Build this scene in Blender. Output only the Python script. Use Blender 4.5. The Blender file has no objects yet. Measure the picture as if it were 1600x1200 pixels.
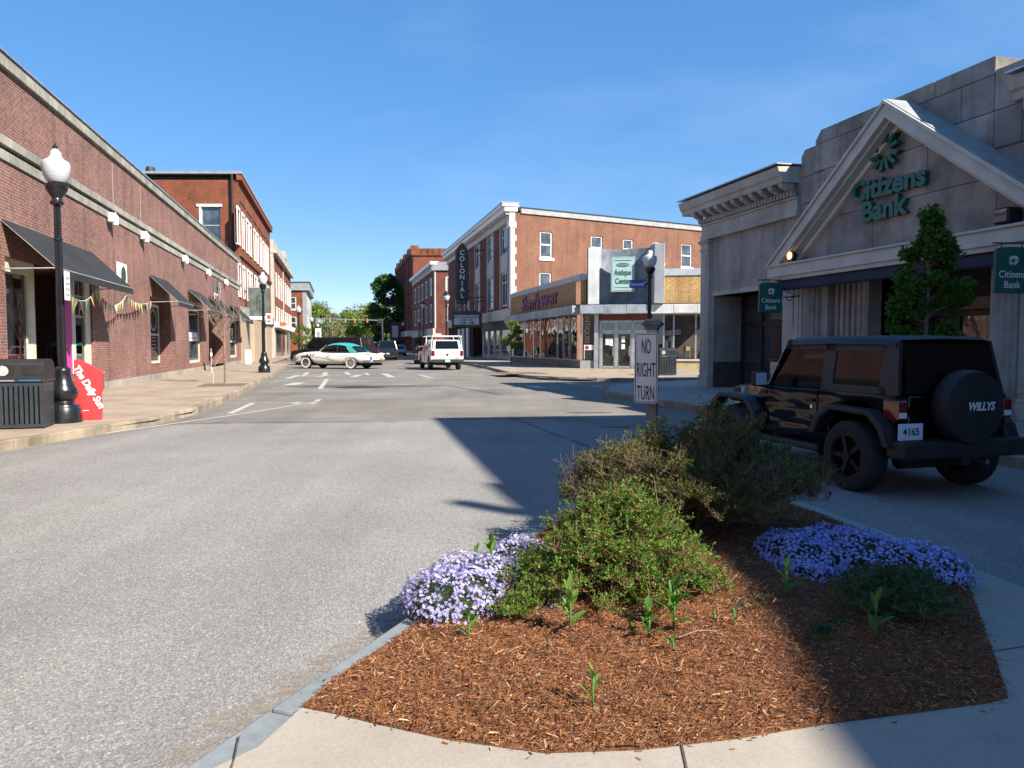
import bpy, bmesh, math, random
import numpy as np
from mathutils import Vector, Matrix
random.seed(7); np.random.seed(7)
R = math.radians
SC = bpy.context.scene
COL = SC.collection

# ---------------------------------------------------------------- camera, sky, sun, exposure
EYE = 1.55
PITCH = math.atan(61/1156)
cam_d = bpy.data.cameras.new('camera'); cam_d.sensor_width = 36; cam_d.lens = 36*1156/1600
cam_d.clip_end = 6000; cam_d.clip_start = .05
cam = bpy.data.objects.new('camera', cam_d); COL.objects.link(cam)
cam.location = (0, 0, EYE); cam.rotation_euler = (math.pi/2-PITCH, 0, 0)
SC.camera = cam

SUN_AZ, SUN_EL = R(-38.5), R(39)          # azimuth measured from +X, behind and right of the camera
sun_dir = Vector((math.cos(SUN_AZ)*math.cos(SUN_EL), math.sin(SUN_AZ)*math.cos(SUN_EL), math.sin(SUN_EL)))
world = bpy.data.worlds.new('World'); SC.world = world; world.use_nodes = True
wn = world.node_tree
sky = wn.nodes.new('ShaderNodeTexSky'); sky.sky_type = 'NISHITA'; sky.sun_disc = False
sky.sun_elevation = SUN_EL; sky.sun_rotation = math.atan2(sun_dir.x, sun_dir.y)
sky.air_density = 1.0; sky.dust_density = 0; sky.ozone_density = 6; sky.altitude = 1500
bg = wn.nodes['Background']; bg.inputs[1].default_value = .15
sg = wn.nodes.new('ShaderNodeGamma'); sg.inputs[1].default_value = .5
sh = wn.nodes.new('ShaderNodeHueSaturation'); sh.inputs['Saturation'].default_value = 1.64; sh.inputs['Hue'].default_value = .508; sh.inputs['Value'].default_value = 1.15
wn.links.new(sky.outputs[0], sg.inputs[0]); wn.links.new(sg.outputs[0], sh.inputs['Color'])
# thin cirrus veil over the whole sky
wtc = wn.nodes.new('ShaderNodeTexCoord'); wmp = wn.nodes.new('ShaderNodeMapping'); wmp.inputs['Rotation'].default_value = (0, .35, .6); wmp.inputs['Scale'].default_value = (.8, 2.2, 3.2); wmp.inputs['Location'].default_value = (.35, .1, .4)
wno = wn.nodes.new('ShaderNodeTexNoise'); wno.inputs['Scale'].default_value = 1.3; wno.inputs['Detail'].default_value = 7; wno.inputs['Roughness'].default_value = .55
wra = wn.nodes.new('ShaderNodeValToRGB'); wra.color_ramp.elements[0].position = .52; wra.color_ramp.elements[0].color = (0, 0, 0, 1); wra.color_ramp.elements[1].position = .8; wra.color_ramp.elements[1].color = (.13, .13, .13, 1)
wmi = wn.nodes.new('ShaderNodeMix'); wmi.data_type = 'RGBA'; wmi.inputs[7].default_value = (4.2, 4.7, 5.4, 1)
wn.links.new(wtc.outputs['Generated'], wmp.inputs[0]); wn.links.new(wmp.outputs[0], wno.inputs['Vector']); wn.links.new(wno.outputs[0], wra.inputs[0]); wn.links.new(wra.outputs[0], wmi.inputs[0]); wn.links.new(sh.outputs[0], wmi.inputs[6]); wn.links.new(wmi.outputs[2], bg.inputs[0])
sun_d = bpy.data.lights.new('sun', 'SUN'); sun_d.energy = 4.4; sun_d.angle = R(.53); sun_d.color = (1, .93, .82)
sun = bpy.data.objects.new('sun', sun_d); COL.objects.link(sun)
sun.rotation_euler = sun_dir.to_track_quat('Z', 'Y').to_euler(); sun.location = (20, -15, 30)
SC.view_settings.view_transform = 'Standard'; SC.view_settings.look = 'None'
SC.view_settings.exposure = 1.27; SC.view_settings.gamma = 1; SC.view_settings.use_curve_mapping = False
SC.render.engine = 'CYCLES'
SC.cycles.use_denoising = True
SC.cycles.max_bounces = 6; SC.cycles.transparent_max_bounces = 12; SC.cycles.caustics_reflective = False; SC.cycles.caustics_refractive = False

# ---------------------------------------------------------------- survey helpers (sight line -> point in the place)
def ray(px, py):
    c, s = math.cos(PITCH), math.sin(PITCH)
    a, b = (px-800)/1156, (600-py)/1156
    return Vector((a, c+b*s, -s+b*c))
def G(px, py, z=0.):
    d = ray(px, py); t = (z-EYE)/d.z
    return Vector((d.x*t, d.y*t, z))
def at(px, py, Y):
    d = ray(px, py); t = Y/d.y
    return Vector((d.x*t, Y, EYE+d.z*t))

# ---------------------------------------------------------------- object helpers
def tag(o, label=None, cat=None, group=None, kind=None):
    if label: o['label'] = label
    if cat: o['category'] = cat
    if group: o['group'] = group
    if kind: o['kind'] = kind
    return o
def thing(name, loc, rz, label, cat, group=None, scale=None):
    o = bpy.data.objects.new(name, None); COL.objects.link(o)
    o.location = loc; o.rotation_euler = (0, 0, rz); o.empty_display_size = .2
    if scale: o.scale = (scale,)*3
    return tag(o, label, cat, group)
def copy_tree(o, parent=None):
    c = o.copy(); COL.objects.link(c); c.parent = parent
    for ch in o.children: copy_tree(ch, c)
    return c

class MB:
    def __init__(s): s.v = []; s.f = []; s.mi = []; s.m = 0
    def add(s, vs, fs):
        n = len(s.v); s.v += [tuple(v) for v in vs]; s.f += [tuple(n+i for i in f) for f in fs]; s.mi += [s.m]*len(fs); return s
    def quad(s, *p): return s.add(p, [tuple(range(len(p)))])
    def box(s, x0, x1, y0, y1, z0, z1):
        if x0 > x1: x0, x1 = x1, x0
        if y0 > y1: y0, y1 = y1, y0
        if z0 > z1: z0, z1 = z1, z0
        return s.add([(x0,y0,z0),(x1,y0,z0),(x1,y1,z0),(x0,y1,z0),(x0,y0,z1),(x1,y0,z1),(x1,y1,z1),(x0,y1,z1)],
              [(0,3,2,1),(4,5,6,7),(0,1,5,4),(1,2,6,5),(2,3,7,6),(3,0,4,7)])
    def prism(s, poly, z0, z1):
        n = len(poly)
        a = sum(poly[i][0]*poly[(i+1)%n][1]-poly[(i+1)%n][0]*poly[i][1] for i in range(n))
        if a < 0: poly = poly[::-1]
        return s.add([(p[0],p[1],z0) for p in poly]+[(p[0],p[1],z1) for p in poly],
              [tuple(range(n))[::-1], tuple(range(n, 2*n))]+[(i,(i+1)%n,(i+1)%n+n,i+n) for i in range(n)])
    def prism_y(s, poly, y0, y1):      # poly in x,z
        n = len(poly)
        a = sum(poly[i][0]*poly[(i+1)%n][1]-poly[(i+1)%n][0]*poly[i][1] for i in range(n))
        if a < 0: poly = poly[::-1]
        return s.add([(p[0],y0,p[1]) for p in poly]+[(p[0],y1,p[1]) for p in poly],
              [tuple(range(n)), tuple(range(n, 2*n))[::-1]]+[(i+n,(i+1)%n+n,(i+1)%n,i) for i in range(n)])
    def prism_x(s, poly, x0, x1):      # poly in y,z
        n = len(poly)
        a = sum(poly[i][0]*poly[(i+1)%n][1]-poly[(i+1)%n][0]*poly[i][1] for i in range(n))
        if a < 0: poly = poly[::-1]
        return s.add([(x0,p[0],p[1]) for p in poly]+[(x1,p[0],p[1]) for p in poly],
              [tuple(range(n))[::-1], tuple(range(n, 2*n))]+[(i,(i+1)%n,(i+1)%n+n,i+n) for i in range(n)])
    def lathe(s, prof, n=16, c=(0,0,0), axis='z', cap=True):
        vs = []; fs = []; k = len(prof); m = n
        for i in range(n):
            a = 2*math.pi*i/n
            for r, h in prof:
                p = (r*math.cos(a), r*math.sin(a), h)
                if axis == 'y': p = (p[0], p[2], -p[1])
                if axis == 'x': p = (p[2], p[0], p[1])
                vs.append((p[0]+c[0], p[1]+c[1], p[2]+c[2]))
        for i in range(n):
            j = (i+1)%n
            for q in range(k-1): fs.append((i*k+q, j*k+q, j*k+q+1, i*k+q+1))
        if cap and prof[0][0] > 1e-6: fs.append(tuple(i*k for i in range(n))[::-1])
        if cap and prof[-1][0] > 1e-6: fs.append(tuple(i*k+k-1 for i in range(n)))
        return s.add(vs, fs)
    def tube(s, pts, r, n=6):
        pts = [Vector(p) for p in pts]; rs = r if isinstance(r, (list, tuple)) else [r]*len(pts)
        vs = []; fs = []
        for i, p in enumerate(pts):
            d = (pts[min(i+1, len(pts)-1)]-pts[max(i-1, 0)]).normalized()
            a = d.orthogonal().normalized() if abs(d.z) > .95 else d.cross(Vector((0,0,1))).normalized()
            b = d.cross(a).normalized()
            for k in range(n):
                t = 2*math.pi*k/n; vs.append(p+(a*math.cos(t)+b*math.sin(t))*rs[i])
        for i in range(len(pts)-1):
            for k in range(n):
                l = (k+1)%n; fs.append((i*n+k, (i+1)*n+k, (i+1)*n+l, i*n+l))
        fs.append(tuple(range(n))); fs.append(tuple(range((len(pts)-1)*n, len(pts)*n))[::-1])
        return s.add(vs, fs)
    def grid(s, rows):
        k = len(rows[0]); vs = [p for r in rows for p in r]
        return s.add(vs, [(i*k+j, i*k+j+1, (i+1)*k+j+1, (i+1)*k+j) for i in range(len(rows)-1) for j in range(k-1)])
    def build(s, name, mats, parent=None, bevel=0, smooth=False, subsurf=0, loc=None, rot=None, autosmooth=None, seg=1):
        me = bpy.data.meshes.new(name); me.from_pydata(s.v, [], s.f)
        if not isinstance(mats, (list, tuple)): mats = [mats]
        for m in mats: me.materials.append(m)
        if any(s.mi): me.polygons.foreach_set('material_index', s.mi)
        if smooth: me.polygons.foreach_set('use_smooth', [True]*len(s.f))
        if autosmooth is not None:
            bm = bmesh.new(); bm.from_mesh(me)
            for f in bm.faces: f.smooth = True
            for e in bm.edges:
                if len(e.link_faces) == 2 and e.calc_face_angle(0) > R(autosmooth): e.smooth = False
            bm.to_mesh(me); bm.free()
        me.update()
        o = bpy.data.objects.new(name, me); COL.objects.link(o)
        if parent: o.parent = parent
        if bevel:
            b = o.modifiers.new('bevel', 'BEVEL'); b.width = bevel; b.segments = seg; b.limit_method = 'ANGLE'; b.angle_limit = R(35)
        if subsurf:
            u = o.modifiers.new('sub', 'SUBSURF'); u.levels = subsurf; u.render_levels = subsurf
        if loc is not None: o.location = loc
        if rot is not None: o.rotation_euler = rot
        return o

def np_mesh(name, verts, faces, mats, parent=None, fmat=None, smooth=False):
    """verts (n,3); faces (m,k) uniform k"""
    me = bpy.data.meshes.new(name); verts = np.asarray(verts, dtype=np.float32); faces = np.asarray(faces, dtype=np.int32)
    me.vertices.add(len(verts)); me.vertices.foreach_set('co', verts.ravel())
    k = faces.shape[1]; me.loops.add(faces.size); me.loops.foreach_set('vertex_index', faces.ravel())
    me.polygons.add(len(faces)); me.polygons.foreach_set('loop_start', np.arange(0, faces.size, k, dtype=np.int32))
    try: me.polygons.foreach_set('loop_total', np.full(len(faces), k, dtype=np.int32))
    except Exception: pass
    if not isinstance(mats, (list, tuple)): mats = [mats]
    for m in mats: me.materials.append(m)
    if fmat is not None: me.polygons.foreach_set('material_index', np.asarray(fmat, dtype=np.int32))
    me.polygons.foreach_set('use_smooth', np.full(len(faces), smooth, dtype=bool))
    me.update(); me.validate()
    o = bpy.data.objects.new(name, me); COL.objects.link(o)
    if parent: o.parent = parent
    return o

def text(body, size, m, parent, loc, rot=(math.pi/2, 0, 0), ext=.005, bold=0., sx=1., shear=0., align='CENTER', name='lettering', space=1.):
    cu = bpy.data.curves.new('t', 'FONT'); cu.body = body; cu.size = size; cu.extrude = ext; cu.offset = bold
    cu.align_x = align; cu.align_y = 'CENTER'; cu.shear = shear; cu.space_character = space; cu.resolution_u = 3
    t = bpy.data.objects.new('t', cu); COL.objects.link(t)
    me = bpy.data.meshes.new_from_object(t.evaluated_get(bpy.context.evaluated_depsgraph_get()))
    bpy.data.objects.remove(t); me.materials.clear(); me.materials.append(m)
    o = bpy.data.objects.new(name, me); COL.objects.link(o); o.parent = parent
    o.location = loc; o.rotation_euler = rot; o.scale = (sx, 1, 1)
    return o

# ---------------------------------------------------------------- materials
def nt(name):
    m = bpy.data.materials.new(name); m.use_nodes = True; t = m.node_tree
    return m, t, t.nodes['Principled BSDF']
def N(t, kind, **kw):
    n = t.nodes.new('ShaderNode'+kind)
    for k, v in kw.items():
        if k.startswith('i_'):
            key = k[2:].replace('_', ' ')
            n.inputs[key].default_value = v
        else: setattr(n, k, v)
    return n
def ramp(t, src, stops):
    r = t.nodes.new('ShaderNodeValToRGB'); e = r.color_ramp.elements
    while len(e) < len(stops): e.new(.5)
    for i, (p, c) in enumerate(stops):
        e[i].position = p; e[i].color = (*c, 1) if len(c) == 3 else c
    t.links.new(src, r.inputs[0]); return r
def mixc(t, fac, a, b, mode='MIX'):
    n = t.nodes.new('ShaderNodeMix'); n.data_type = 'RGBA'; n.blend_type = mode
    for sck, val in ((n.inputs[0], fac), (n.inputs[6], a), (n.inputs[7], b)):
        if hasattr(val, 'is_output'): t.links.new(val, sck)
        elif isinstance(val, (int, float)): sck.default_value = val
        else: sck.default_value = (*val, 1)
    return n.outputs[2]
def bumpn(t, p, h, strength, dist=.01):
    b = t.nodes.new('ShaderNodeBump'); b.inputs['Strength'].default_value = strength; b.inputs['Distance'].default_value = dist
    t.links.new(h, b.inputs['Height']); t.links.new(b.outputs[0], p.inputs['Normal']); return b
def S(h):
    h = h.lstrip('#'); return tuple(((int(h[i:i+2], 16)/255+.055)/1.055)**2.4 if int(h[i:i+2], 16) > 10 else int(h[i:i+2], 16)/255/12.92 for i in (0, 2, 4))

def mat(name, c, rough=.6, metal=0., var=.12, vs=3., bump=0., bs=40., coat=0., spec=.5, c2=None, ecoord='Object'):
    m, t, p = nt(name)
    p.inputs['Roughness'].default_value = rough; p.inputs['Metallic'].default_value = metal
    p.inputs['Coat Weight'].default_value = coat; p.inputs['Specular IOR Level'].default_value = spec
    tc = N(t, 'TexCoord')
    n = N(t, 'TexNoise', i_Scale=vs, i_Detail=5., i_Roughness=.65); t.links.new(tc.outputs[ecoord], n.inputs['Vector'])
    c2 = c2 or tuple(max(0, x*(1-2.2*var)) for x in c); ch = tuple(min(1, x*(1+var)) for x in c)
    r = ramp(t, n.outputs[0], [(.3, c2), (.62, ch)]); t.links.new(r.outputs[0], p.inputs['Base Color'])
    if bump:
        b = N(t, 'TexNoise', i_Scale=bs, i_Detail=4.); t.links.new(tc.outputs[ecoord], b.inputs['Vector']); bumpn(t, p, b.outputs[0], bump, .01)
    return m

def brick(name, c1, c2, mortar, stain=.35, bw=.215, bh=.072, ms=.011, dirt=(.06, .045, .035)):
    m, t, p = nt(name); p.inputs['Roughness'].default_value = .88; p.inputs['Specular IOR Level'].default_value = .25
    tc = N(t, 'TexCoord'); sp = N(t, 'SeparateXYZ'); t.links.new(tc.outputs['Object'], sp.inputs[0])
    ad = N(t, 'Math', operation='ADD'); t.links.new(sp.outputs[0], ad.inputs[0]); t.links.new(sp.outputs[1], ad.inputs[1])
    cb = N(t, 'CombineXYZ'); t.links.new(ad.outputs[0], cb.inputs[0]); t.links.new(sp.outputs[2], cb.inputs[1])
    b = N(t, 'TexBrick', i_Scale=1., i_Color1=(*c1, 1), i_Color2=(*c2, 1), i_Mortar=(*mortar, 1)); b.inputs['Mortar Size'].default_value = ms
    b.inputs['Brick Width'].default_value = bw; b.inputs['Row Height'].default_value = bh; b.inputs['Bias'].default_value = -.1
    b.inputs['Mortar Smooth'].default_value = .3
    t.links.new(cb.outputs[0], b.inputs['Vector'])
    n = N(t, 'TexNoise', i_Scale=.55, i_Detail=7., i_Roughness=.7); t.links.new(tc.outputs['Object'], n.inputs['Vector'])
    mp = N(t, 'Mapping'); mp.inputs['Scale'].default_value = (1.6, 1.6, .12); t.links.new(tc.outputs['Object'], mp.inputs[0])
    n2 = N(t, 'TexNoise', i_Scale=1.3, i_Detail=6.); t.links.new(mp.outputs[0], n2.inputs['Vector'])
    r = ramp(t, n.outputs[0], [(.33, (1-stain,)*3), (.5, (.95,)*3), (.68, (1.22, 1.2, 1.16))])
    r2 = ramp(t, n2.outputs[0], [(.52, (0,)*3), (.75, (.55,)*3)])
    c = mixc(t, 1., b.outputs[0], r.outputs[0], 'MULTIPLY'); c = mixc(t, r2.outputs[0], c, dirt)
    # scattered darker bricks
    n3 = N(t, 'TexNoise', i_Scale=9., i_Detail=2.); t.links.new(cb.outputs[0], n3.inputs['Vector'])
    r3 = ramp(t, n3.outputs[0], [(.35, (.78,)*3), (.6, (1.1,)*3)]); c = mixc(t, 1., c, r3.outputs[0], 'MULTIPLY')
    t.links.new(c, p.inputs['Base Color'])
    bb = bumpn(t, p, b.outputs['Fac'], .6, .006); bb.invert = True
    return m

def asphalt(name, base, light, patch=.25, fine=130., crack=.3, speck=1.):
    m, t, p = nt(name); p.inputs['Roughness'].default_value = .9; p.inputs['Specular IOR Level'].default_value = .2
    tc = N(t, 'TexCoord'); O = tc.outputs['Object']
    v = N(t, 'TexVoronoi', i_Scale=fine*.75); t.links.new(O, v.inputs['Vector'])
    f = N(t, 'TexNoise', i_Scale=fine, i_Detail=3., i_Roughness=.7); t.links.new(O, f.inputs['Vector'])
    g = N(t, 'TexNoise', i_Scale=.35, i_Detail=7., i_Roughness=.6); t.links.new(O, g.inputs['Vector'])
    st = N(t, 'Mapping'); st.inputs['Rotation'].default_value = (0, 0, R(13.5)); st.inputs['Scale'].default_value = (1.1, .07, 1); t.links.new(O, st.inputs[0])
    g2 = N(t, 'TexNoise', i_Scale=1., i_Detail=5.); t.links.new(st.outputs[0], g2.inputs['Vector'])
    r1 = ramp(t, f.outputs[0], [(.3, tuple(x*.62 for x in base)), (.52, base), (.72, light)])
    rv = ramp(t, v.outputs['Color'], [(.12, (.68,)*3), (.5, (.95,)*3), (.80, (1.18,)*3), (.94, (1.7,)*3)])
    c = mixc(t, .9*speck, r1.outputs[0], rv.outputs[0], 'MULTIPLY')
    r2 = ramp(t, g.outputs[0], [(.3, (1-patch,)*3), (.7, (1+patch*.6,)*3)]); c = mixc(t, 1., c, r2.outputs[0], 'MULTIPLY')
    r3 = ramp(t, g2.outputs[0], [(.35, (.90, .90, .90)), (.65, (1.06, 1.055, 1.03))]); c = mixc(t, 1., c, r3.outputs[0], 'MULTIPLY')
    # hairline cracks
    w = N(t, 'TexNoise', i_Scale=1.2, i_Detail=4.); t.links.new(O, w.inputs['Vector'])
    wm = mixc(t, .22, (0, 0, 0), w.outputs['Color'])
    ad = N(t, 'VectorMath', operation='ADD'); t.links.new(O, ad.inputs[0]); t.links.new(wm, ad.inputs[1])
    cr = N(t, 'TexVoronoi', feature='DISTANCE_TO_EDGE', i_Scale=.22); t.links.new(ad.outputs[0], cr.inputs['Vector'])
    cm = ramp(t, cr.outputs[0], [(.0, (.55,)*3), (.0035, (1,)*3)]); c = mixc(t, crack, c, cm.outputs[0], 'MULTIPLY')
    t.links.new(c, p.inputs['Base Color']); bumpn(t, p, v.outputs['Distance'], .5, .006)
    return m

def concrete(name, c, stain=.2, bs=60., joint=None, rough=.85):
    m, t, p = nt(name); p.inputs['Roughness'].default_value = rough; p.inputs['Specular IOR Level'].default_value = .25
    tc = N(t, 'TexCoord'); O = tc.outputs['Object']
    n = N(t, 'TexNoise', i_Scale=.9, i_Detail=8., i_Roughness=.65); t.links.new(O, n.inputs['Vector'])
    f = N(t, 'TexNoise', i_Scale=bs, i_Detail=4., i_Roughness=.7); t.links.new(O, f.inputs['Vector'])
    mp = N(t, 'Mapping'); mp.inputs['Scale'].default_value = (2.5, 2.5, .25); t.links.new(O, mp.inputs[0])
    n2 = N(t, 'TexNoise', i_Scale=1.5, i_Detail=6.); t.links.new(mp.outputs[0], n2.inputs['Vector'])
    r = ramp(t, n.outputs[0], [(.3, tuple(x*(1-stain*1.3) for x in c)), (.65, tuple(x*(1+stain*.4) for x in c))])
    rf = ramp(t, f.outputs[0], [(.3, (.86,)*3), (.7, (1.1,)*3)]); cc = mixc(t, 1., r.outputs[0], rf.outputs[0], 'MULTIPLY')
    r2 = ramp(t, n2.outputs[0], [(.5, (1,)*3), (.78, (1-stain,)*3)]); cc = mixc(t, 1., cc, r2.outputs[0], 'MULTIPLY')
    t.links.new(cc, p.inputs['Base Color']); bumpn(t, p, f.outputs[0], .35, .003)
    return m

def leafmat(name, cols, rough=.5, trans=.35, spec=.3):
    m, t, p = nt(name); p.inputs['Roughness'].default_value = rough; p.inputs['Specular IOR Level'].default_value = spec
    g = N(t, 'NewGeometry'); r = ramp(t, g.outputs['Random Per Island'], [(i/max(1, len(cols)-1), c) for i, c in enumerate(cols)])
    t.links.new(r.outputs[0], p.inputs['Base Color'])
    tr = N(t, 'BsdfTranslucent'); mul = mixc(t, 1., r.outputs[0], (1., 1.15, .6), 'MULTIPLY'); t.links.new(mul, tr.inputs[0])
    ms = N(t, 'MixShader'); ms.inputs[0].default_value = trans
    t.links.new(p.outputs[0], ms.inputs[1]); t.links.new(tr.outputs[0], ms.inputs[2])
    t.links.new(ms.outputs[0], t.nodes['Material Output'].inputs[0]); return m

def glassmat(name, c=(.02, .025, .03), rough=.03, wave=.0, ws=1.5, spec=1., inner=None):
    """dark reflecting pane; slightly wavy"""
    m, t, p = nt(name); p.inputs['Roughness'].default_value = rough; p.inputs['Specular IOR Level'].default_value = spec
    p.inputs['IOR'].default_value = 1.6
    tc = N(t, 'TexCoord')
    if inner:
        mp = N(t, 'Mapping'); mp.inputs['Scale'].default_value = (.9, .9, .7); t.links.new(tc.outputs['Object'], mp.inputs[0])
        n = N(t, 'TexNoise', i_Scale=1.6, i_Detail=3.); t.links.new(mp.outputs[0], n.inputs['Vector'])
        r = ramp(t, n.outputs[0], [(.4, c), (.68, inner)]); t.links.new(r.outputs[0], p.inputs['Base Color'])
    else: p.inputs['Base Color'].default_value = (*c, 1)
    if wave:
        n = N(t, 'TexNoise', i_Scale=ws, i_Detail=1.); t.links.new(tc.outputs['Object'], n.inputs['Vector']); bumpn(t, p, n.outputs[0], 1., wave)
    return m
def clearglass(name, tint=(.9, .93, .92), refl=.12, rough=.02):
    m, t, p = nt(name); t.nodes.remove(p)
    tr = N(t, 'BsdfTransparent'); tr.inputs[0].default_value = (*tint, 1)
    gl = N(t, 'BsdfGlossy'); gl.inputs['Roughness'].default_value = rough
    fr = N(t, 'Fresnel'); fr.inputs[0].default_value = 1.5
    ad = N(t, 'Math', operation='ADD'); ad.inputs[1].default_value = refl*.5; t.links.new(fr.outputs[0], ad.inputs[0])
    ms = N(t, 'MixShader'); t.links.new(ad.outputs[0], ms.inputs[0]); t.links.new(tr.outputs[0], ms.inputs[1]); t.links.new(gl.outputs[0], ms.inputs[2])
    t.links.new(ms.outputs[0], t.nodes['Material Output'].inputs[0]); return m
def emis(name, c, s):
    m, t, p = nt(name); p.inputs['Base Color'].default_value = (*c, 1); p.inputs['Emission Color'].default_value = (*c, 1); p.inputs['Emission Strength'].default_value = s; return m

m_asph_near = asphalt('asphalt_near', (.265, .252, .236), (.42, .40, .375), .18, crack=.12)
m_asph_far = asphalt('asphalt_far', (.225, .205, .18), (.31, .285, .255), .3, crack=.5, speck=.6)
m_walk = concrete('sidewalk_tan', (.36, .285, .21), .22, 45)
m_conc = concrete('slab_concrete', (.36, .33, .29), .16, 70)
m_granite = concrete('kerb_granite', (.36, .29, .21), .5, 55)
m_slate = concrete('kerb_slate', (.22, .245, .25), .35, 25)
m_paint = mat('road_paint', (.72, .71, .68), .7, var=.12, vs=9, bump=.3, bs=120)
m_brickA = brick('brick_rose', (.27, .112, .085), (.195, .082, .066), (.29, .225, .195), .3)
m_brickB = brick('brick_orange', (.27, .078, .036), (.20, .058, .03), (.22, .10, .065), .35)
m_brickT = brick('brick_salmon', (.23, .088, .052), (.165, .065, .042), (.26, .17, .125), .25)
m_brickD = brick('brick_dark', (.22, .065, .045), (.14, .045, .035), (.2, .1, .08), .3)
m_brickTan = brick('brick_tan', (.50, .31, .13), (.44, .27, .115), (.30, .19, .1), .12, .3, .075)
m_band = concrete('cast_band', (.36, .345, .29), .35, 30)
m_plinth = concrete('plinth', (.38, .34, .29), .25, 30)
m_stone = concrete('bank_stone', (.38, .335, .30), .34, 30)
m_stone2 = concrete('bank_stone_light', (.46, .43, .38), .25, 30)
m_trim = mat('painted_trim', (.50, .47, .41), .6, var=.07, vs=2, bump=.1, bs=30)
m_white = mat('white_paint', (.78, .77, .73), .5, var=.05, vs=4)
m_cream = mat('cream_paint', (.62, .58, .46), .55, var=.07, vs=3)
m_greytrim = mat('grey_trim', (.30, .31, .31), .6, var=.1, vs=2)
m_metalgrey = mat('aluminium', (.46, .48, .49), .35, .6, var=.12, vs=2.5, bump=.1, bs=6)
m_black = mat('black_enamel', (.012, .012, .014), .28, var=.2, coat=.3)
m_blackmatt = mat('black_matt', (.016, .016, .018), .65, var=.2)
m_awning = mat('awning_canvas', (.019, .020, .021), .82, var=.18, vs=1.2, bump=.2, bs=90)
m_navy = mat('navy_canvas', (.022, .03, .055), .8, var=.15, vs=1.)
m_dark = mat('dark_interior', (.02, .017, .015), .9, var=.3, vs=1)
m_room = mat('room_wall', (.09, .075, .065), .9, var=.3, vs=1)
m_pane = glassmat('pane_dark', (.035, .042, .05), .03, .006, 1.2, inner=(.10, .115, .125))
m_panew = glassmat('pane_wavy', (.012, .012, .014), .02, .02, .9)
m_shop = clearglass('shop_glass')
m_roof = mat('roof_membrane', (.12, .12, .12), .9, var=.1, vs=1)
m_globe = None
def _globe():
    m, t, p = nt('lamp_globe'); p.inputs['Base Color'].default_value = (.66, .67, .68, 1); p.inputs['Roughness'].default_value = .22
    p.inputs['Transmission Weight'].default_value = .28; p.inputs['IOR'].default_value = 1.2
    tc = N(t, 'TexCoord'); w = N(t, 'TexWave', i_Scale=14., wave_type='RINGS', rings_direction='Z'); t.links.new(tc.outputs['Object'], w.inputs['Vector'])
    bumpn(t, p, w.outputs[0], .25, .004); return m
m_globe = _globe()

# ================================================================ GROUND
ST = R(13.5)                                   # the street runs 13.5 deg left of the view axis
U = Vector((-math.sin(ST), math.cos(ST), 0)); NR = Vector((math.cos(ST), math.sin(ST), 0))
def xy(v): return (v[0], v[1])
def clip(poly, cell):
    out = list(poly); n = len(cell)
    for i in range(n):
        a, b = cell[i], cell[(i+1)%n]; inp = out; out = []
        if not inp: return []
        ins = lambda p: (b[0]-a[0])*(p[1]-a[1])-(b[1]-a[1])*(p[0]-a[0]) >= 0
        for j in range(len(inp)):
            p, q = inp[j-1], inp[j]; pi, qi = ins(p), ins(q)
            if pi != qi:
                d1 = (b[0]-a[0])*(p[1]-a[1])-(b[1]-a[1])*(p[0]-a[0]); d2 = (b[0]-a[0])*(q[1]-a[1])-(b[1]-a[1])*(q[0]-a[0])
                t = d1/(d1-d2); out.append((p[0]+(q[0]-p[0])*t, p[1]+(q[1]-p[1])*t))
            if qi: out.append(q)
    return out
def parea(p): return abs(sum(p[i][0]*p[(i+1)%len(p)][1]-p[(i+1)%len(p)][0]*p[i][1] for i in range(len(p)))/2)
def offset_line(pts, d):
    out = []
    for i, p in enumerate(pts):
        a = Vector(pts[max(i-1, 0)][:2]); b = Vector(pts[min(i+1, len(pts)-1)][:2]); t = (b-a).normalized()
        out.append((p[0]-t.y*d, p[1]+t.x*d))
    return out
def resample(pts, step):
    pts = [Vector(p[:2]) for p in pts]; out = [pts[0]]; acc = 0
    for a, b in zip(pts[:-1], pts[1:]):
        L = (b-a).length; d = step-acc
        while d <= L:
            out.append(a+(b-a)*d/L); d += step
        acc = L-(d-step)
    if (out[-1]-pts[-1]).length > .3: out.append(pts[-1])
    return out
def sheet(name, poly, z, m, kind='structure', label=None, parent=None):
    b = MB(); a = sum(poly[i][0]*poly[(i+1)%len(poly)][1]-poly[(i+1)%len(poly)][0]*poly[i][1] for i in range(len(poly)))
    if a < 0: poly = poly[::-1]
    b.quad(*[(p[0], p[1], z) for p in poly]); o = b.build(name, m, parent)
    if kind: o['kind'] = kind
    if label: o['label'] = label
    return o
def kerb(pts, root, m, step=1.9, w=.16, h=.155, side=1, far=70, bev=.015):
    ps = resample(pts, step)
    for a, b in zip(ps[:-1], ps[1:]):
        t = (b-a).normalized(); n = Vector((-t.y, t.x))*side*w; g = t*.008; j = random.uniform(-.008, .008)
        q = [a+g, b-g, b-g+n, a+g+n]
        k = MB().prism([tuple(v) for v in q], -.02, h+j)
        o = k.build('kerb_stone', m, root, bevel=bev if (a.length < far) else 0, seg=2)
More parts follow.
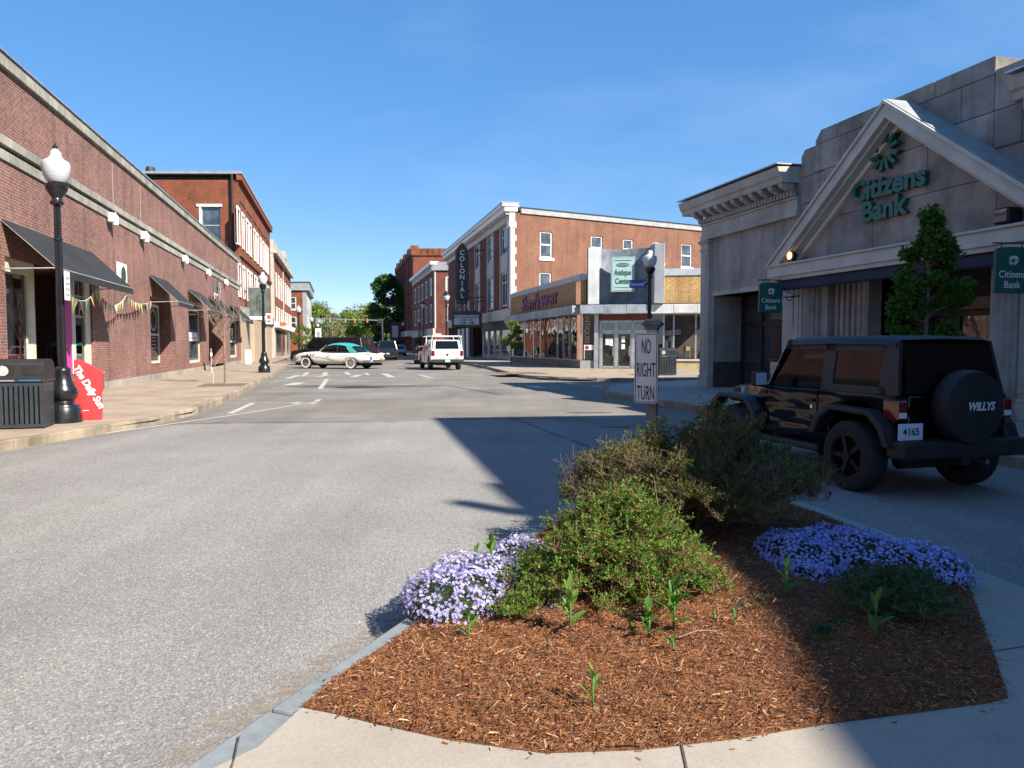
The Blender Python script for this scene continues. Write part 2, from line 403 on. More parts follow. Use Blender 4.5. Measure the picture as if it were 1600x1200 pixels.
def slabs(root, poly, m, size=1.6, ang=ST, z=.15, zone=None, gap=.006, origin=(0, 0), maxd=60, th=.05, name='paving_slab'):
    c, s = math.cos(ang), math.sin(ang)
    loc = [((p[0]-origin[0])*c+(p[1]-origin[1])*s, -(p[0]-origin[0])*s+(p[1]-origin[1])*c) for p in poly]
    x0, x1 = min(p[0] for p in loc), max(p[0] for p in loc); y0, y1 = min(p[1] for p in loc), max(p[1] for p in loc)
    i = math.floor(x0/size)
    cnt = 0
    while i*size < x1:
        j = math.floor(y0/size)
        while j*size < y1:
            X, Y = i*size, j*size
            wc = (X*c-Y*s+origin[0], X*s+Y*c+origin[1]); d = math.hypot(*wc)
            if d < maxd and wc[1] > -2:
                cell = [(X+gap, Y+gap), (X+size-gap, Y+gap), (X+size-gap, Y+size-gap), (X+gap, Y+size-gap)]
                pl = clip(loc, cell)
                if len(pl) > 2 and parea(pl) > .04:
                    w = [(p[0]*c-p[1]*s+origin[0], p[0]*s+p[1]*c+origin[1]) for p in pl]
                    cc = []
                    for p in w:
                        if not cc or math.hypot(p[0]-cc[-1][0], p[1]-cc[-1][1]) > .004: cc.append(p)
                    if len(cc) > 2:
                        MB().prism(cc, z-th, z+random.uniform(-.0015, .0015)).build(name, m, root); cnt += 1
            j += 1
        i += 1
    return cnt

m_ground = mat('ground_earth', (.10, .095, .06), .95, var=.3, vs=.05)
sheet('ground', [(-2500, -1500), (2500, -1500), (2500, 4500), (-2500, 4500)], -.05, m_ground)
road = sheet('road', [(-90, -40), (110, -40), (110, 420), (-140, 420)], 0, m_asph_far)
near_line = [G(-300, 672), G(250, 664), G(560, 660), G(760, 656), G(870, 657), G(960, 668), G(1100, 692), G(1300, 700)]
sheet('asphalt_overlay', [xy(p) for p in near_line]+[(30, 12), (30, -20), (-30, -20), (-30, 9)], .004, m_asph_near)

# ---- left pavement
lk = [(-9.0, -8), (-7.9, 5)]+[xy(G(*p)) for p in [(0,706.5),(52,696.5),(162,678),(245,663.7),(302,649.7),(341,632),(372,619),(402,601.6),(424,589.7),(442,577),(449,573)]]
nose = Vector(lk[-1])
lk += [tuple(nose+Vector((-.8, 3.2))), tuple(nose+Vector((-2.6, 4.2))), tuple(nose+Vector((-2.8, 4.4))+U.xy*150)]
lw = sheet('left_pavement', [(p[0]-.01, p[1]) for p in lk]+[(-110, 260), (-60, -8)], .1, m_plinth)
kerb(lk[:-1], lw, m_granite)
kb = MB(); a, b = Vector(lk[-2]), Vector(lk[-1]); n = Vector((-(b-a).normalized().y, (b-a).normalized().x))*.16
kb.prism([tuple(a), tuple(b), tuple(b+n), tuple(a+n)], -.02, .155); kb.build('kerb_run', m_granite, lw)
lin = offset_line(lk, .165)
slabs(lw, lin+[(-75, 200), (-60, 100), (-30, 60), (-30, -8)], m_walk, 1.75)
fp = [p for p in lin if p[1] > 50]; fp = [lin[-3], lin[-2], lin[-1], (-110, 200), (-30, 62)]
sheet('far_paving', [(p[0], p[1]) for p in [tuple(nose+Vector((-3.1, 6.5))), tuple(nose+Vector((-3.1, 6.5))+U.xy*145), (-110, 200), (-34, 55)]], .146, m_walk, parent=lw)

# ---- far right pavement (theatre / antiques corner)
rk = [tuple((G(724, 569)).xy+U.xy*170), xy(G(724, 569)), xy(G(760, 576)), xy(G(790, 584.5)), xy(G(812, 590)), xy(G(845, 593.5)), xy(G(900, 596)), xy(G(985, 596.5)), xy(G(1095, 597)), xy(G(1500, 598))]
rw = sheet('corner_pavement', rk+[(90, 60), (60, 260)], .1, m_plinth)
kerb(rk[1:], rw, m_granite, side=1, far=0)
kb = MB(); a, b = Vector(rk[0]), Vector(rk[1]); t = (b-a).normalized(); n = Vector((-t.y, t.x))*.16
kb.prism([tuple(a), tuple(b), tuple(b+n), tuple(a+n)], -.02, .155); kb.build('kerb_run', m_granite, rw)
rin = offset_line(rk, .165)
slabs(rw, rin[1:]+[(40, 60), (14, 75)], m_walk, 2.0, maxd=80)
sheet('far_paving', [tuple(Vector(rin[1])+U.xy*14), (3, 75), (40, 130), tuple(Vector(rin[1])+U.xy*160)], .146, m_walk, parent=rw)

# ---- bank pavement
BA = R(-75)                                    # bank frontage direction (local x runs toward the camera)
bk = [(24, 33.5), (9.5, 31.5), xy(G(1010, 603)), xy(G(962, 606)), xy(G(941, 611.5)), xy(G(945, 617)), xy(G(975, 624)), xy(G(1027, 633)), xy(G(1083, 643.5)), (6.4, 9.0), (8.9, -.3), (11, -8)]
bw = sheet('bank_pavement', bk+[(45, -8), (45, 34)], .1, m_plinth)
kerb(bk[1:], bw, m_granite, side=1)
bin_ = offset_line(bk, .165)
slabs(bw, bin_+[(30, -8), (30, 33)], m_conc, 1.9, ang=R(15), maxd=40)

# ---- planted island
iz = .15
outer_l = [G(150, 1268, iz), G(239, 1200, iz), G(355, 1147, iz), G(480, 1068, iz), G(563, 1007, iz), G(624, 972, iz), G(842, 812, iz)]
d = (outer_l[-1]-outer_l[-2]).normalized()
tipL = outer_l[-1]+d*3.0
outer_r = [G(1600, 915, iz), G(1320, 808, iz)]
isl = [(-1.9, -.5)]+[xy(p) for p in outer_l]+[xy(tipL), (tipL.x+.35, tipL.y+.35), (tipL.x+.75, tipL.y+.2), (2.45, 7.2), xy(outer_r[1]), xy(outer_r[0]), (3.15, 3.0), (3.9, -1.5), (3.9, -2.5), (-2.4, -2.5)]
ki = sheet('island', isl, .10, m_plinth)
kerb([isl[0]]+isl[1:8], ki, m_slate, step=1.15, w=.155, h=.152, side=-1, bev=.012)
kerb(isl[8:15], ki, m_conc, step=1.6, w=.13, h=.152, side=-1, bev=.012)
# mulch bed outline
bed = [xy(G(*p, iz)) for p in [(471,1105),(541,1049),(636,985),(700,932)]]
inner = offset_line([xy(p) for p in outer_l[4:]]+[xy(tipL)], -.16)
bed += [inner[2], inner[3]]+[(tipL.x+.45, tipL.y+.1), (2.28, 7.1)]+[xy(G(*p, iz)) for p in [(1262,798),(1330,822),(1430,856),(1505,886),(1530,960),(1556,1030),(1575,1090),(1555,1097),(1425,1115),(1290,1132),(1150,1155),(1000,1172),(850,1177),(700,1156),(600,1134),(520,1115)]]
# concrete apron round the bed
ap = offset_line([isl[0]]+[xy(p) for p in outer_l[:4]], -.162)[:-1]
apl = ap+[bed[0]]+bed[::-1][:13]+[(2.79, 4.72), (3.01, 3.0), (3.76, -1.5), (3.75, -2.4), (-2.3, -2.4)]
# joints: lines radiating across the apron as in the photo
def halfclip(poly, a, b):  # keep left of a->b
    a = Vector(a); b = Vector(b); t = (b-a).normalized(); nn = Vector((-t.y, t.x)); L = 60
    return clip(poly, [tuple(a-t*L), tuple(a+t*L), tuple(a+t*L+nn*L), tuple(a-t*L+nn*L)])
rest = apl
jl = [((375, 1151), (362, 1200)), ((1062, 1150), (1072, 1200)), ((1545, 1020), (1660, 1000))]
j0 = [G(a[0], a[1], iz).xy for a, b in jl]; j1 = [G(b[0], b[1], iz).xy for a, b in jl]
m_apron = concrete('apron_concrete', (.38, .335, .275), .12, 90)
def cl(poly):
    out = []
    for p in poly:
        if not out or math.hypot(p[0]-out[-1][0], p[1]-out[-1][1]) > .002: out.append(p)
    return out
pieces = []
A = halfclip(rest, j0[0], j1[0]); B = halfclip(rest, j1[0], j0[0])
C1 = halfclip(A, j0[1], j1[1]); D1 = halfclip(A, j1[1], j0[1])
E1 = halfclip(C1, j0[2], j1[2]); F1 = halfclip(C1, j1[2], j0[2])
for pl in (B, D1, E1, F1):
    if len(pl) > 2 and parea(pl) > .05:
        MB().prism(cl(pl), .08, .15+random.uniform(-.001, .001)).build('paving_slab', m_apron, ki)
m_joint = mat('joint_dirt', (.10, .075, .05), .95, var=.3, vs=30)
for q0, q1, ln in ((j0[0], j1[0], .9), (j0[1], j1[1], 1.6), (j0[2], j1[2], 1.2)):
    t = (q1-q0).normalized(); nn = Vector((-t.y, t.x))*.004
    pts = [q0+t*(ln*i/14)+Vector((random.uniform(-.003, .003), random.uniform(-.003, .003))) for i in range(15)]
    b = MB(); b.grid([[(*(p-nn*random.uniform(.5, 1.2)), .1535), (*(p+nn*random.uniform(.5, 1.2)), .1535)] for p in pts]); b.build('joint', m_joint, ki)

def inpoly(P, poly):
    x, y = P[:, 0], P[:, 1]; r = np.zeros(len(P), bool); n = len(poly)
    for i in range(n):
        x0, y0 = poly[i]; x1, y1 = poly[(i+1)%n]
        c = ((y0 > y) != (y1 > y)) & (x < (x1-x0)*(y-y0)/((y1-y0) if abs(y1-y0) > 1e-9 else 1e-9)+x0); r ^= c
    return r
def distpoly(P, poly):
    d = np.full(len(P), 1e9)
    for i in range(len(poly)):
        a = np.array(poly[i]); b = np.array(poly[(i+1)%len(poly)]); ab = b-a; t = np.clip(((P-a)@ab)/max(ab@ab, 1e-9), 0, 1)
        d = np.minimum(d, np.linalg.norm(P-(a+t[:, None]*ab), axis=1))
    return d
def bedz(P):
    e = distpoly(P, bed)
    return iz+.004+.055*(1-np.exp(-e/.35))+.008*np.sin(P[:, 0]*9+1.3)*np.sin(P[:, 1]*7)+.005*np.sin(P[:, 0]*23+P[:, 1]*17)
# soil under the mulch
bm = bmesh.new()
m_soil = mat('mulch_soil', (.17, .068, .028), .95, var=.35, vs=25, bump=1., bs=120)
gx = np.arange(-1.2, 3.2, .05); gy = np.arange(1.9, 9.4, .05)
GX, GY = np.meshgrid(gx, gy); PP = np.stack([GX.ravel(), GY.ravel()], 1); ins = inpoly(PP, bed); zz = bedz(PP)
idx = {}; vs = []; fs = []
nx = len(gx)
for j in range(len(gy)-1):
    for i in range(nx-1):
        q = [j*nx+i, j*nx+i+1, (j+1)*nx+i+1, (j+1)*nx+i]
        if all(ins[k] for k in q):
            f = []
            for k in q:
                if k not in idx: idx[k] = len(vs); vs.append((PP[k, 0], PP[k, 1], zz[k]-.006))
                f.append(idx[k])
            fs.append(f)
soil = np_mesh('bed_soil', vs, fs, m_soil, smooth=True); tag(soil, 'dark soil under the shredded bark in the island bed', kind='structure')
MB().prism(bed, .09, iz+.003).build('bed_edge', m_soil, soil)
# bark chips
def chips(n, seed, lmin, lmax, near):
    rs = np.random.RandomState(seed)
    P = np.stack([rs.uniform(-1.2, 3.2, n*3), (rs.uniform(0, 1, n*3)**(1.7 if near else 1.))*7.2+1.95], 1)
    P = P[inpoly(P, bed)][:n]; k = len(P); z = bedz(P)
    a = rs.uniform(0, 2*np.pi, k); L = rs.uniform(lmin, lmax, k)*(rs.uniform(.4, 1, k)); W = L*rs.uniform(.1, .3, k)+.001; tilt = rs.normal(0, .33, k); roll = rs.normal(0, .5, k)
    dx = np.stack([np.cos(a)*np.cos(tilt), np.sin(a)*np.cos(tilt), np.sin(tilt)], 1)
    dy = np.stack([-np.sin(a)*np.cos(roll), np.cos(a)*np.cos(roll), np.sin(roll)], 1)
    c = np.column_stack([P, z+np.abs(np.sin(tilt))*L*.45+rs.uniform(0, .008, k)]); up = np.cross(dx, dy)
    hx = dx*(L/2)[:, None]; hy = dy*(W/2)[:, None]; th = up*(W*.35)[:, None]
    V = np.stack([c-hx-hy*.5, c+hx-hy*.3, c+hx*.9+hy*.4, c-hx*.8+hy*.6, c-hx*.6+th, c+hx*.7+th], 1).reshape(-1, 3)
    base = (np.arange(k)*6)[:, None]
    F = np.concatenate([base+np.array([[0, 1, 5, 4]]), base+np.array([[2, 3, 4, 5]]), base+np.array([[1, 2, 5, 5]])[:, [0, 1, 2, 2]]], 0)
    F = np.concatenate([base+np.array([[0, 1, 5, 4]]), base+np.array([[2, 3, 4, 5]])], 0)
    return V, F
m_mulch = leafmat('bark_mulch', [(.07, .025, .011), (.15, .052, .019), (.24, .090, .032), (.30, .118, .043), (.21, .075, .027), (.42, .20, .085), (.17, .058, .020), (.58, .40, .24)], rough=.8, trans=.0, spec=.2)
V1, F1_ = chips(150000, 3, .008, .032, True); V2, F2_ = chips(9000, 5, .025, .06, True)
rs_ = np.random.RandomState(77); Q = np.stack([rs_.uniform(-1.4, 3.2, 60000), rs_.uniform(1.9, 5., 60000)], 1); dq = distpoly(Q, bed); Q = Q[(~inpoly(Q, bed)) & (dq < .10) & (rs_.rand(60000) < np.exp(-dq/.018)*.22)]
kq = len(Q); aq = rs_.uniform(0, 6.28, kq); Lq = rs_.uniform(.008, .026, kq); Cq = np.column_stack([Q, np.full(kq, .1535)]); hx_ = np.stack([np.cos(aq), np.sin(aq), np.zeros(kq)], 1)*(Lq/2)[:, None]; hy_ = np.stack([-np.sin(aq), np.cos(aq), np.full(kq, .3)], 1)*(Lq*.12)[:, None]
V3 = np.stack([Cq-hx_-hy_, Cq+hx_-hy_, Cq+hx_+hy_, Cq-hx_+hy_], 1).reshape(-1, 3); V3[:, 2] = np.maximum(V3[:, 2], .152); F3 = (np.arange(kq)*4)[:, None]+np.array([[0, 1, 2, 3]])
mul = np_mesh('bark_mulch', np.concatenate([V1, V2, V3]), np.concatenate([F1_, F2_+len(V1), F3+len(V1)+len(V2)]), m_mulch)
tag(mul, 'reddish brown shredded bark mulch covering the island bed', 'mulch', kind='stuff')

# ---- sand washed along the gutter of the island
def decal(name, c, thresh=.5, scale=6., soft=.12, edge=True):
    m, t, p = nt(name); p.inputs['Roughness'].default_value = .95; p.inputs['Base Color'].default_value = (*c, 1)
    tc = N(t, 'TexCoord'); n = N(t, 'TexNoise', i_Scale=scale, i_Detail=9., i_Roughness=.75); t.links.new(tc.outputs['Object'], n.inputs['Vector'])
    r = ramp(t, n.outputs[0], [(thresh-soft, (0,)*3), (thresh+soft, (.9,)*3)])
    out = r.outputs[0]
    t.links.new(out, p.inputs['Alpha']); return m
m_sand = decal('gutter_sand', (.34, .28, .20), .60, 7., .12); m_sand2 = decal('gutter_grit', (.29, .25, .205), .57, 18., .14)
gl = [isl[0]]+isl[1:8]
def ribbon(line, d0, d1, z, jit=.02):
    rs = resample(line, .12); a = offset_line(rs, d0); b = offset_line(rs, d1); rows = []
    for i, (p, q) in enumerate(zip(a, b)):
        w = random.uniform(.75, 1.1); rows.append([(p[0], p[1], z), (p[0]+(q[0]-p[0])*w, p[1]+(q[1]-p[1])*w, z)])
    return MB().grid(rows)
tag(ribbon(gl, .0, .30, .008).build('gutter_grit', m_sand2), kind='structure')
tag(ribbon(gl, .17, .34, .012).build('gutter_sand', m_sand), kind='structure')
tag(ribbon(lk[:12], -.32, -.0, .008).build('gutter_grit', m_sand2), kind='structure')

# ---- road markings (worn thermoplastic)
m_mark = decal('road_marking_paint', (.50, .49, .46), .40, 16., .12)
def stripe(p, q, w, name='road_marking', z=.009):
    a = G(*p).xy; b = G(*q).xy; t = (b-a).normalized(); n = Vector((-t.y, t.x))*w/2
    o = sheet(name, [tuple(a-n), tuple(b-n), tuple(b+n), tuple(a+n)], z, m_mark); return o
for p, q, w in [((162, 678), (376, 647.5), .1), ((376, 647.5), (499, 627.5), .1), ((345, 630.5), (466, 629), .09), ((359, 647), (397, 629.5), .15),
                ((458, 631.5), (470, 628.5), .2), ((487, 632), (499, 624.5), .14),
                ((424, 589.8), (650, 589.8), .14), ((500, 608), (511, 592.5), .17), ((452, 602), (470, 598), .5),
                ((422, 586.5), (470, 584), .12), ((449, 592), (466, 586.5), .3), ((474, 587.5), (481, 582), .2), ((497, 589), (512, 586.2), .3), ((507, 586), (509, 582), .25),
                ((540, 582), (546, 586), .22), ((551, 589.2), (562, 586), .35), ((571, 583), (576, 586), .2), ((600, 584), (612, 589.6), .35), ((612, 586), (640, 586.4), .12),
                ((655, 586), (675, 591), .2),
                ((830, 603), (845, 606.5), .5), ((880, 597.5), (900, 601), .45), ((1000, 608), (1030, 607), .2), ((925, 603), (945, 605.5), .2)]:
    stripe(p, q, w)
# tar seam, patches, manhole
m_tar = mat('tar_seam', (.05, .048, .045), .7, var=.3, vs=8)
def seam(pts, w, z=.0085):
    ps = resample([G(*p).xy for p in pts], .35); a = offset_line(ps, w/2); b = offset_line(ps, -w/2)
    rows = [[(p[0]+random.uniform(-.02, .02), p[1]+random.uniform(-.02, .02), z), (q[0]+random.uniform(-.02, .02), q[1]+random.uniform(-.02, .02), z)] for p, q in zip(a, b)]
    tag(MB().grid(rows).build('tar_seam', m_tar), kind='structure')
seam([(800, 655), (830, 664), (870, 680), (915, 697), (960, 712)], .045)
seam([(640, 600), (700, 603), (790, 618)], .05); seam([(250, 665), (330, 661), (470, 660), (620, 659)], .035)
m_patch = asphalt('asphalt_patch', (.11, .105, .1), (.19, .185, .18), .2)
for c, w, l in (((565, 603.5), 2.8, .9), ((560, 605.5), 1.0, .55), ((920, 645), .55, .16), ((960, 668), .3, .12)):
    g = G(*c).xy; poly = [(g.x+w*math.cos(a)*random.uniform(.75, 1.1), g.y+l*math.sin(a)*random.uniform(.75, 1.1)) for a in [i*math.pi/9 for i in range(18)]]
    sheet('asphalt_patch', poly, .0065, m_patch)

# ================================================================ FACADE TOOLKIT
class Fr:
    """a frontage: origin on the ground, local x along the front, outside = -y"""
    def __init__(s, O, ang): s.O = Vector((O[0], O[1], O[2] if len(O) > 2 else 0)); s.a = ang; s.c, s.s = math.cos(ang), math.sin(ang)
    def W(s, px, py, off=0.):
        d = ray(px, py); C = Vector((0, 0, EYE))-s.O
        cy = -C.x*s.s+C.y*s.c; dy = -d.x*s.s+d.y*s.c; t = (-off-cy)/dy
        return ((C.x+d.x*t)*s.c+(C.y+d.y*t)*s.s, EYE+d.z*t)
    def x(s, px, off=0.): return s.W(px, 539, off)[0]
    def loc(s, x, y, z=0): return Vector((s.O.x+x*s.c-y*s.s, s.O.y+x*s.s+y*s.c, z))
def wall(root, m, x0, x1, z0, z1, openings=(), y=0., reveal=.28, name='wall', rm=None, axis=0):
    xs = sorted({x0, x1, *[o[0] for o in openings], *[o[1] for o in openings]}); zs = sorted({z0, z1, *[o[2] for o in openings], *[o[3] for o in openings]})
    xs = [v for v in xs if x0 <= v <= x1]; zs = [v for v in zs if z0 <= v <= z1]
    b = MB()
    for i in range(len(xs)-1):
        for j in range(len(zs)-1):
            cx, cz = (xs[i]+xs[i+1])/2, (zs[j]+zs[j+1])/2
            if any(o[0] < cx < o[1] and o[2] < cz < o[3] for o in openings): continue
            b.quad((xs[i], y, zs[j]), (xs[i+1], y, zs[j]), (xs[i+1], y, zs[j+1]), (xs[i], y, zs[j+1]))
    b.m = 1 if rm else 0
    for (a, c, e, f, *r) in openings:
        d = r[0] if r else reveal
        b.quad((a, y, e), (a, y, f), (a, y+d, f), (a, y+d, e)); b.quad((c, y, f), (c, y, e), (c, y+d, e), (c, y+d, f))
        b.quad((a, y, f), (c, y, f), (c, y+d, f), (a, y+d, f)); b.quad((c, y, e), (a, y, e), (a, y+d, e), (c, y+d, e))
    return b.build(name, [m, rm] if rm else m, root)
def shell(root, m, x0, x1, y0, y1, z0, z1, front=False, sides=(True, True), roofm=None, name='side_wall'):
    b = MB()
    if front: b.quad((x0, y0, z0), (x1, y0, z0), (x1, y0, z1), (x0, y0, z1))
    b.quad((x1, y1, z0), (x0, y1, z0), (x0, y1, z1), (x1, y1, z1))
    if sides[0]: b.quad((x0, y1, z0), (x0, y0, z0), (x0, y0, z1), (x0, y1, z1))
    if sides[1]: b.quad((x1, y0, z0), (x1, y1, z0), (x1, y1, z1), (x1, y0, z1))
    b.build(name, m, root)
    r = MB(); r.quad((x0, y0, z1-.25), (x1, y0, z1-.25), (x1, y1, z1-.25), (x0, y1, z1-.25)); r.build('roof', roofm or m_roof, root)
def window(root, x0, x1, z0, z1, y=0., inset=.12, fm=None, pm=None, fw=.07, hm=1, vm=0, sill=None, lintel=None, casing=None, casw=.09, name='window', rows=None, sx=0):
    fm = fm or m_white; pm = pm or m_pane; b = MB(); Y = y+inset
    b.box(x0, x0+fw, Y-.03, Y+.03, z0, z1); b.box(x1-fw, x1, Y-.03, Y+.03, z0, z1)
    b.box(x0+fw, x1-fw, Y-.03, Y+.03, z0, z0+fw); b.box(x0+fw, x1-fw, Y-.03, Y+.03, z1-fw, z1)
    zs = rows or [z0+(z1-z0)*(i+1)/(hm+1) for i in range(hm)]
    for z in zs: b.box(x0+fw, x1-fw, Y-.035, Y+.02, z-fw*.35, z+fw*.35)
    for i in range(vm):
        x = x0+(x1-x0)*(i+1)/(vm+1); b.box(x-fw*.25, x+fw*.25, Y-.028, Y+.015, z0+fw, z1-fw)
    if casing:
        b.box(x0-casw, x0, y-.05, y+.02, z0, z1); b.box(x1, x1+casw, y-.05, y+.02, z0, z1); b.box(x0-casw-.04, x1+casw+.04, y-.07, y+.02, z1, z1+casw*1.5)
    w = b.build(name, fm, root)
    MB().quad((x0+fw*.5, Y, z0+fw*.5), (x1-fw*.5, Y, z0+fw*.5), (x1-fw*.5, Y, z1-fw*.5), (x0+fw*.5, Y, z1-fw*.5)).build('pane', pm, w)
    if sill: MB().box(x0-.08-sx, x1+.08+sx, y-.08, y+inset-.03, z0-.12, z0).build('sill', sill, w)
    if lintel: MB().box(x0-.08, x1+.08, y-.025, y+.1, z1, z1+.2).build('lintel', lintel, w)
    return w
def award(root, x0, x1, zt, zb, proj, m, bar, valence=.2, name=None):
    """triangular fabric awning, open ends, front bar and side rods"""
    b = MB(); n = 8
    rows = []
    for i in range(n+1):
        t = i/n; rows.append([(x0+(x1-x0)*k/6, -proj*t-.01+.0*k, zt+(zb-zt)*t-.03*math.sin(math.pi*t)*(1 if k%2 else .55)) for k in range(7)])
    b.grid(rows[::-1]); b.build('canopy', m, root)
    v = MB(); k = max(6, int((x1-x0)/.28)); 
    for i in range(k):
        a, c = x0+(x1-x0)*i/k, x0+(x1-x0)*(i+1)/k; s = valence*(1 if i%2 else .96)
        v.quad((a, -proj-.012, zb-s), (c, -proj-.012, zb-s), (c, -proj-.012, zb), (a, -proj-.012, zb))
    v.build('valence', m, root)
    f = MB(); f.tube([(x0, -proj, zb-.01), (x1, -proj, zb-.01)], .018)
    for x in (x0, x1): f.tube([(x, 0, zb-.05), (x, -proj, zb-.01)], .017); f.tube([(x, 0, zt-.03), (x, -proj, zb-.02)], .007)
    f.build('frame', m_greytrim, root)

# ================================================================ BUILDING A : long one-storey brick shop block on the left
LA = R(90+13.2)
FA = Fr((at(159, 539, 23.4).x, at(159, 539, 23.4).y), LA)
xe = FA.x(376.5); xs_ = -30
A_ = thing('brick_shop_block', FA.O, LA, 'long low rose brick shop block with black awnings, nearest on the left', 'building')
AH = 8.05
def fx(px): return FA.x(px)
# openings
bz = .72
op = [(fx(12), fx(146), bz, 3.55, 2.6)]
# recessed entry no. 2 with a tall window at its right, narrow window 3, recessed entry 4, window 5
e2a, e2b = fx(236), fx(267.5)
e4a, e4b = fx(326.5), fx(352)
w3a, w3b = fx(295.5), fx(314.5); w5a, w5b = fx(359.5), fx(371)
op += [(e2a, e2b, .4, 3.5, .55), (w3a, w3b, .62, 3.45, .2), (e4a, e4b, .38, 3.55, 1.6), (w5a, w5b, .66, 3.3, .2)]
BZ0, BZ1, BZ2, BZ3 = 5.68, 5.91, 5.99, 6.20
wall(A_, m_brickA, xs_, xe, .38, BZ0, op, y=0)
wall(A_, m_brickA, xs_, xe, BZ3, AH-.30, (), y=0, name='parapet_wall')
shell(A_, m_brickA, xs_, xe, .002, 16, .15, AH-.2)
MB().box(xs_, e4a, -.035, .4, .1, .38).build('plinth', m_plinth, A_); MB().box(e4b, xe, -.035, .4, .1, .38).build('plinth', m_plinth, A_)
L = xe-xs_; k = 0; x = xs_
while x < xe-.01:                                  # cast stone band pieces: lower course, recessed groove, upper course
    x2 = min(x+2.6, xe)
    MB().box(x+.006, x2-.006, -.05, .2, BZ0, BZ1).build('band_stone', m_band, A_, bevel=.01)
    MB().box(x+.006, x2-.006, -.11, .2, BZ2, BZ3).build('band_stone', m_band, A_, bevel=.01)
    MB().box(x+.006, x2-.006, -.09, .45, AH-.30, AH).build('coping_stone', m_band, A_, bevel=.012)
    x = x2
MB().box(xs_, xe, .06, .3, BZ1-.01, BZ2+.01).build('band_groove', m_blackmatt, A_)
MB().box(xs_, xe, -.13, .5, AH+.002, AH+.05).build('coping_flashing', m_metalgrey, A_)
# joint strips / downpipe scars
for px in (183, 225): MB().box(fx(px)-.015, fx(px)+.015, -.012, .01, BZ3, AH-.45).build('control_joint', m_plinth, A_)
# --- shopfront 1
def shopfront(x0, x1, z0, z1):
    p = [fx(12), fx(20), fx(50), fx(61), fx(97), fx(113), fx(118.5), fx(137), fx(145)]
    def post(a, b, n='frame_post'): MB().box(a, b, .06, .2, z0, z1).build(n, m_cream, A_, bevel=.008)
    post(fx(12), fx(15.8)); post(fx(50), fx(52.2)); post(fx(53), fx(61)); post(FA.x(113.8, -.06), FA.x(119, -.06)); post(fx(138.5), fx(145.8))
    MB().box(fx(12), fx(145.8), .05, .21, z1, z1+.12).build('frame_head', m_cream, A_)
    MB().box(fx(12), fx(145.8), .02, .24, z0-.14, z0).build('frame_sill', m_cream, A_)
    MB().box(fx(15.8), fx(53), .08, .18, z1-.32, z1).build('frame_head', m_cream, A_)
    MB().box(fx(61), fx(113), .9, 1.0, z1-.25, z1).build('door_head', m_cream, A_)
    g = MB().quad((fx(15.8), .12, z0), (fx(50), .12, z0), (fx(50), .12, z1), (fx(15.8), .12, z1)); g.build('shop_window', m_shop, A_)
    g = MB().quad((fx(117.5), .12, z0), (fx(138.5), .12, z0), (fx(138.5), .12, z1), (fx(117.5), .12, z1)); g.build('shop_window', m_shop, A_)
    m_mag = mat('magenta_paint', (.50, .045, .27), .45, var=.08, vs=2)
    MB().box(FA.x(97.5, -.08), FA.x(113.5, -.08), .08, .16, z0, z1).build('magenta_panel', m_mag, A_, bevel=.01)
    mu = MB()
    for q in (.33, .66): mu.box(fx(117.5)+(fx(138.5)-fx(117.5))*q-.02, fx(117.5)+(fx(138.5)-fx(117.5))*q+.02, .1, .14, z1-1.15, z1)
    mu.box(fx(117.5), fx(138.5), .1, .14, z1-.62, z1-.56); mu.box(fx(117.5), fx(138.5), .1, .14, z1-1.2, z1-1.14); mu.build('muntin', m_greytrim, A_)
    MB().box(fx(38), fx(49.5), .35, .40, z0, z1-.32).build('sheer_curtain', mat('sheer_curtain', (.34, .36, .33), .9, var=.15, vs=3), A_)
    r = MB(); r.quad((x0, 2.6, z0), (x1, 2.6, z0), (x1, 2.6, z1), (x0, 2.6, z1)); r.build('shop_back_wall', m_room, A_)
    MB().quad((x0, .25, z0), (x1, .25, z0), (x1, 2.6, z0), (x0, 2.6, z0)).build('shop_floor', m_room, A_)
shopfront(fx(12), fx(146), bz, 3.55)
# --- windows 2..5
window(A_, fx(249), fx(267.3), .75, 3.3, y=.0, inset=.5, fw=.12, hm=1, rows=[2.0], fm=m_cream, pm=m_pane)
MB().box(e2a, fx(249), .5, .58, .4, 3.5).build('brick_return', m_brickA, A_); MB().box(fx(249), e2b, .5, .58, .4, .75).build('brick_return', m_brickA, A_); MB().box(fx(249), e2b, .5, .58, 3.3, 3.5).build('brick_return', m_brickA, A_)
w = window(A_, w3a, w3b, .62, 3.45, inset=.12, fw=.14, hm=1, rows=[1.9], fm=m_cream); 
window(A_, w5a, w5b, .66, 3.3, inset=.12, fw=.16, hm=1, rows=[1.8], fm=m_cream)
MB().box(e4a, e4b, 1.6, 1.7, .15, 3.6).build('entry_wall', m_brickA, A_); 
dr = MB().box(e4a+.5, e4a+1.6, 1.52, 1.6, .2, 2.5).build('door', m_blackmatt, A_); MB().box(e4a+.6, e4a+.66, 1.46, 1.52, 1.1, 1.5).build('handle', m_metalgrey, dr)
MB().box(e4a, e4b, -.03, 1.6, .1, .22).build('door_step', m_plinth, A_)
# ring decal on window 2, papers in window 3
m_decal = mat('window_lettering', (.42, .42, .38), .7)
rg = MB()
cx, cz = (fx(249)+fx(267.3))/2, 2.62
rr = []
for i in range(25):
    a = 2*math.pi*i/24; rr.append([(cx+.55*math.cos(a), .462, cz+.46*math.sin(a)), (cx+.47*math.cos(a), .462, cz+.39*math.sin(a))])
rg.grid(rr); 
for q in range(5): rg.box(cx-.35, cx+.35, .458, .462, 1.85-q*.15, 1.88-q*.15)
rg.build('window_lettering', m_decal, A_)
MB().box(w3a+.35, w3b-.6, .085, .088, 1.75, 2.2).build('paper_notice', m_white, A_)

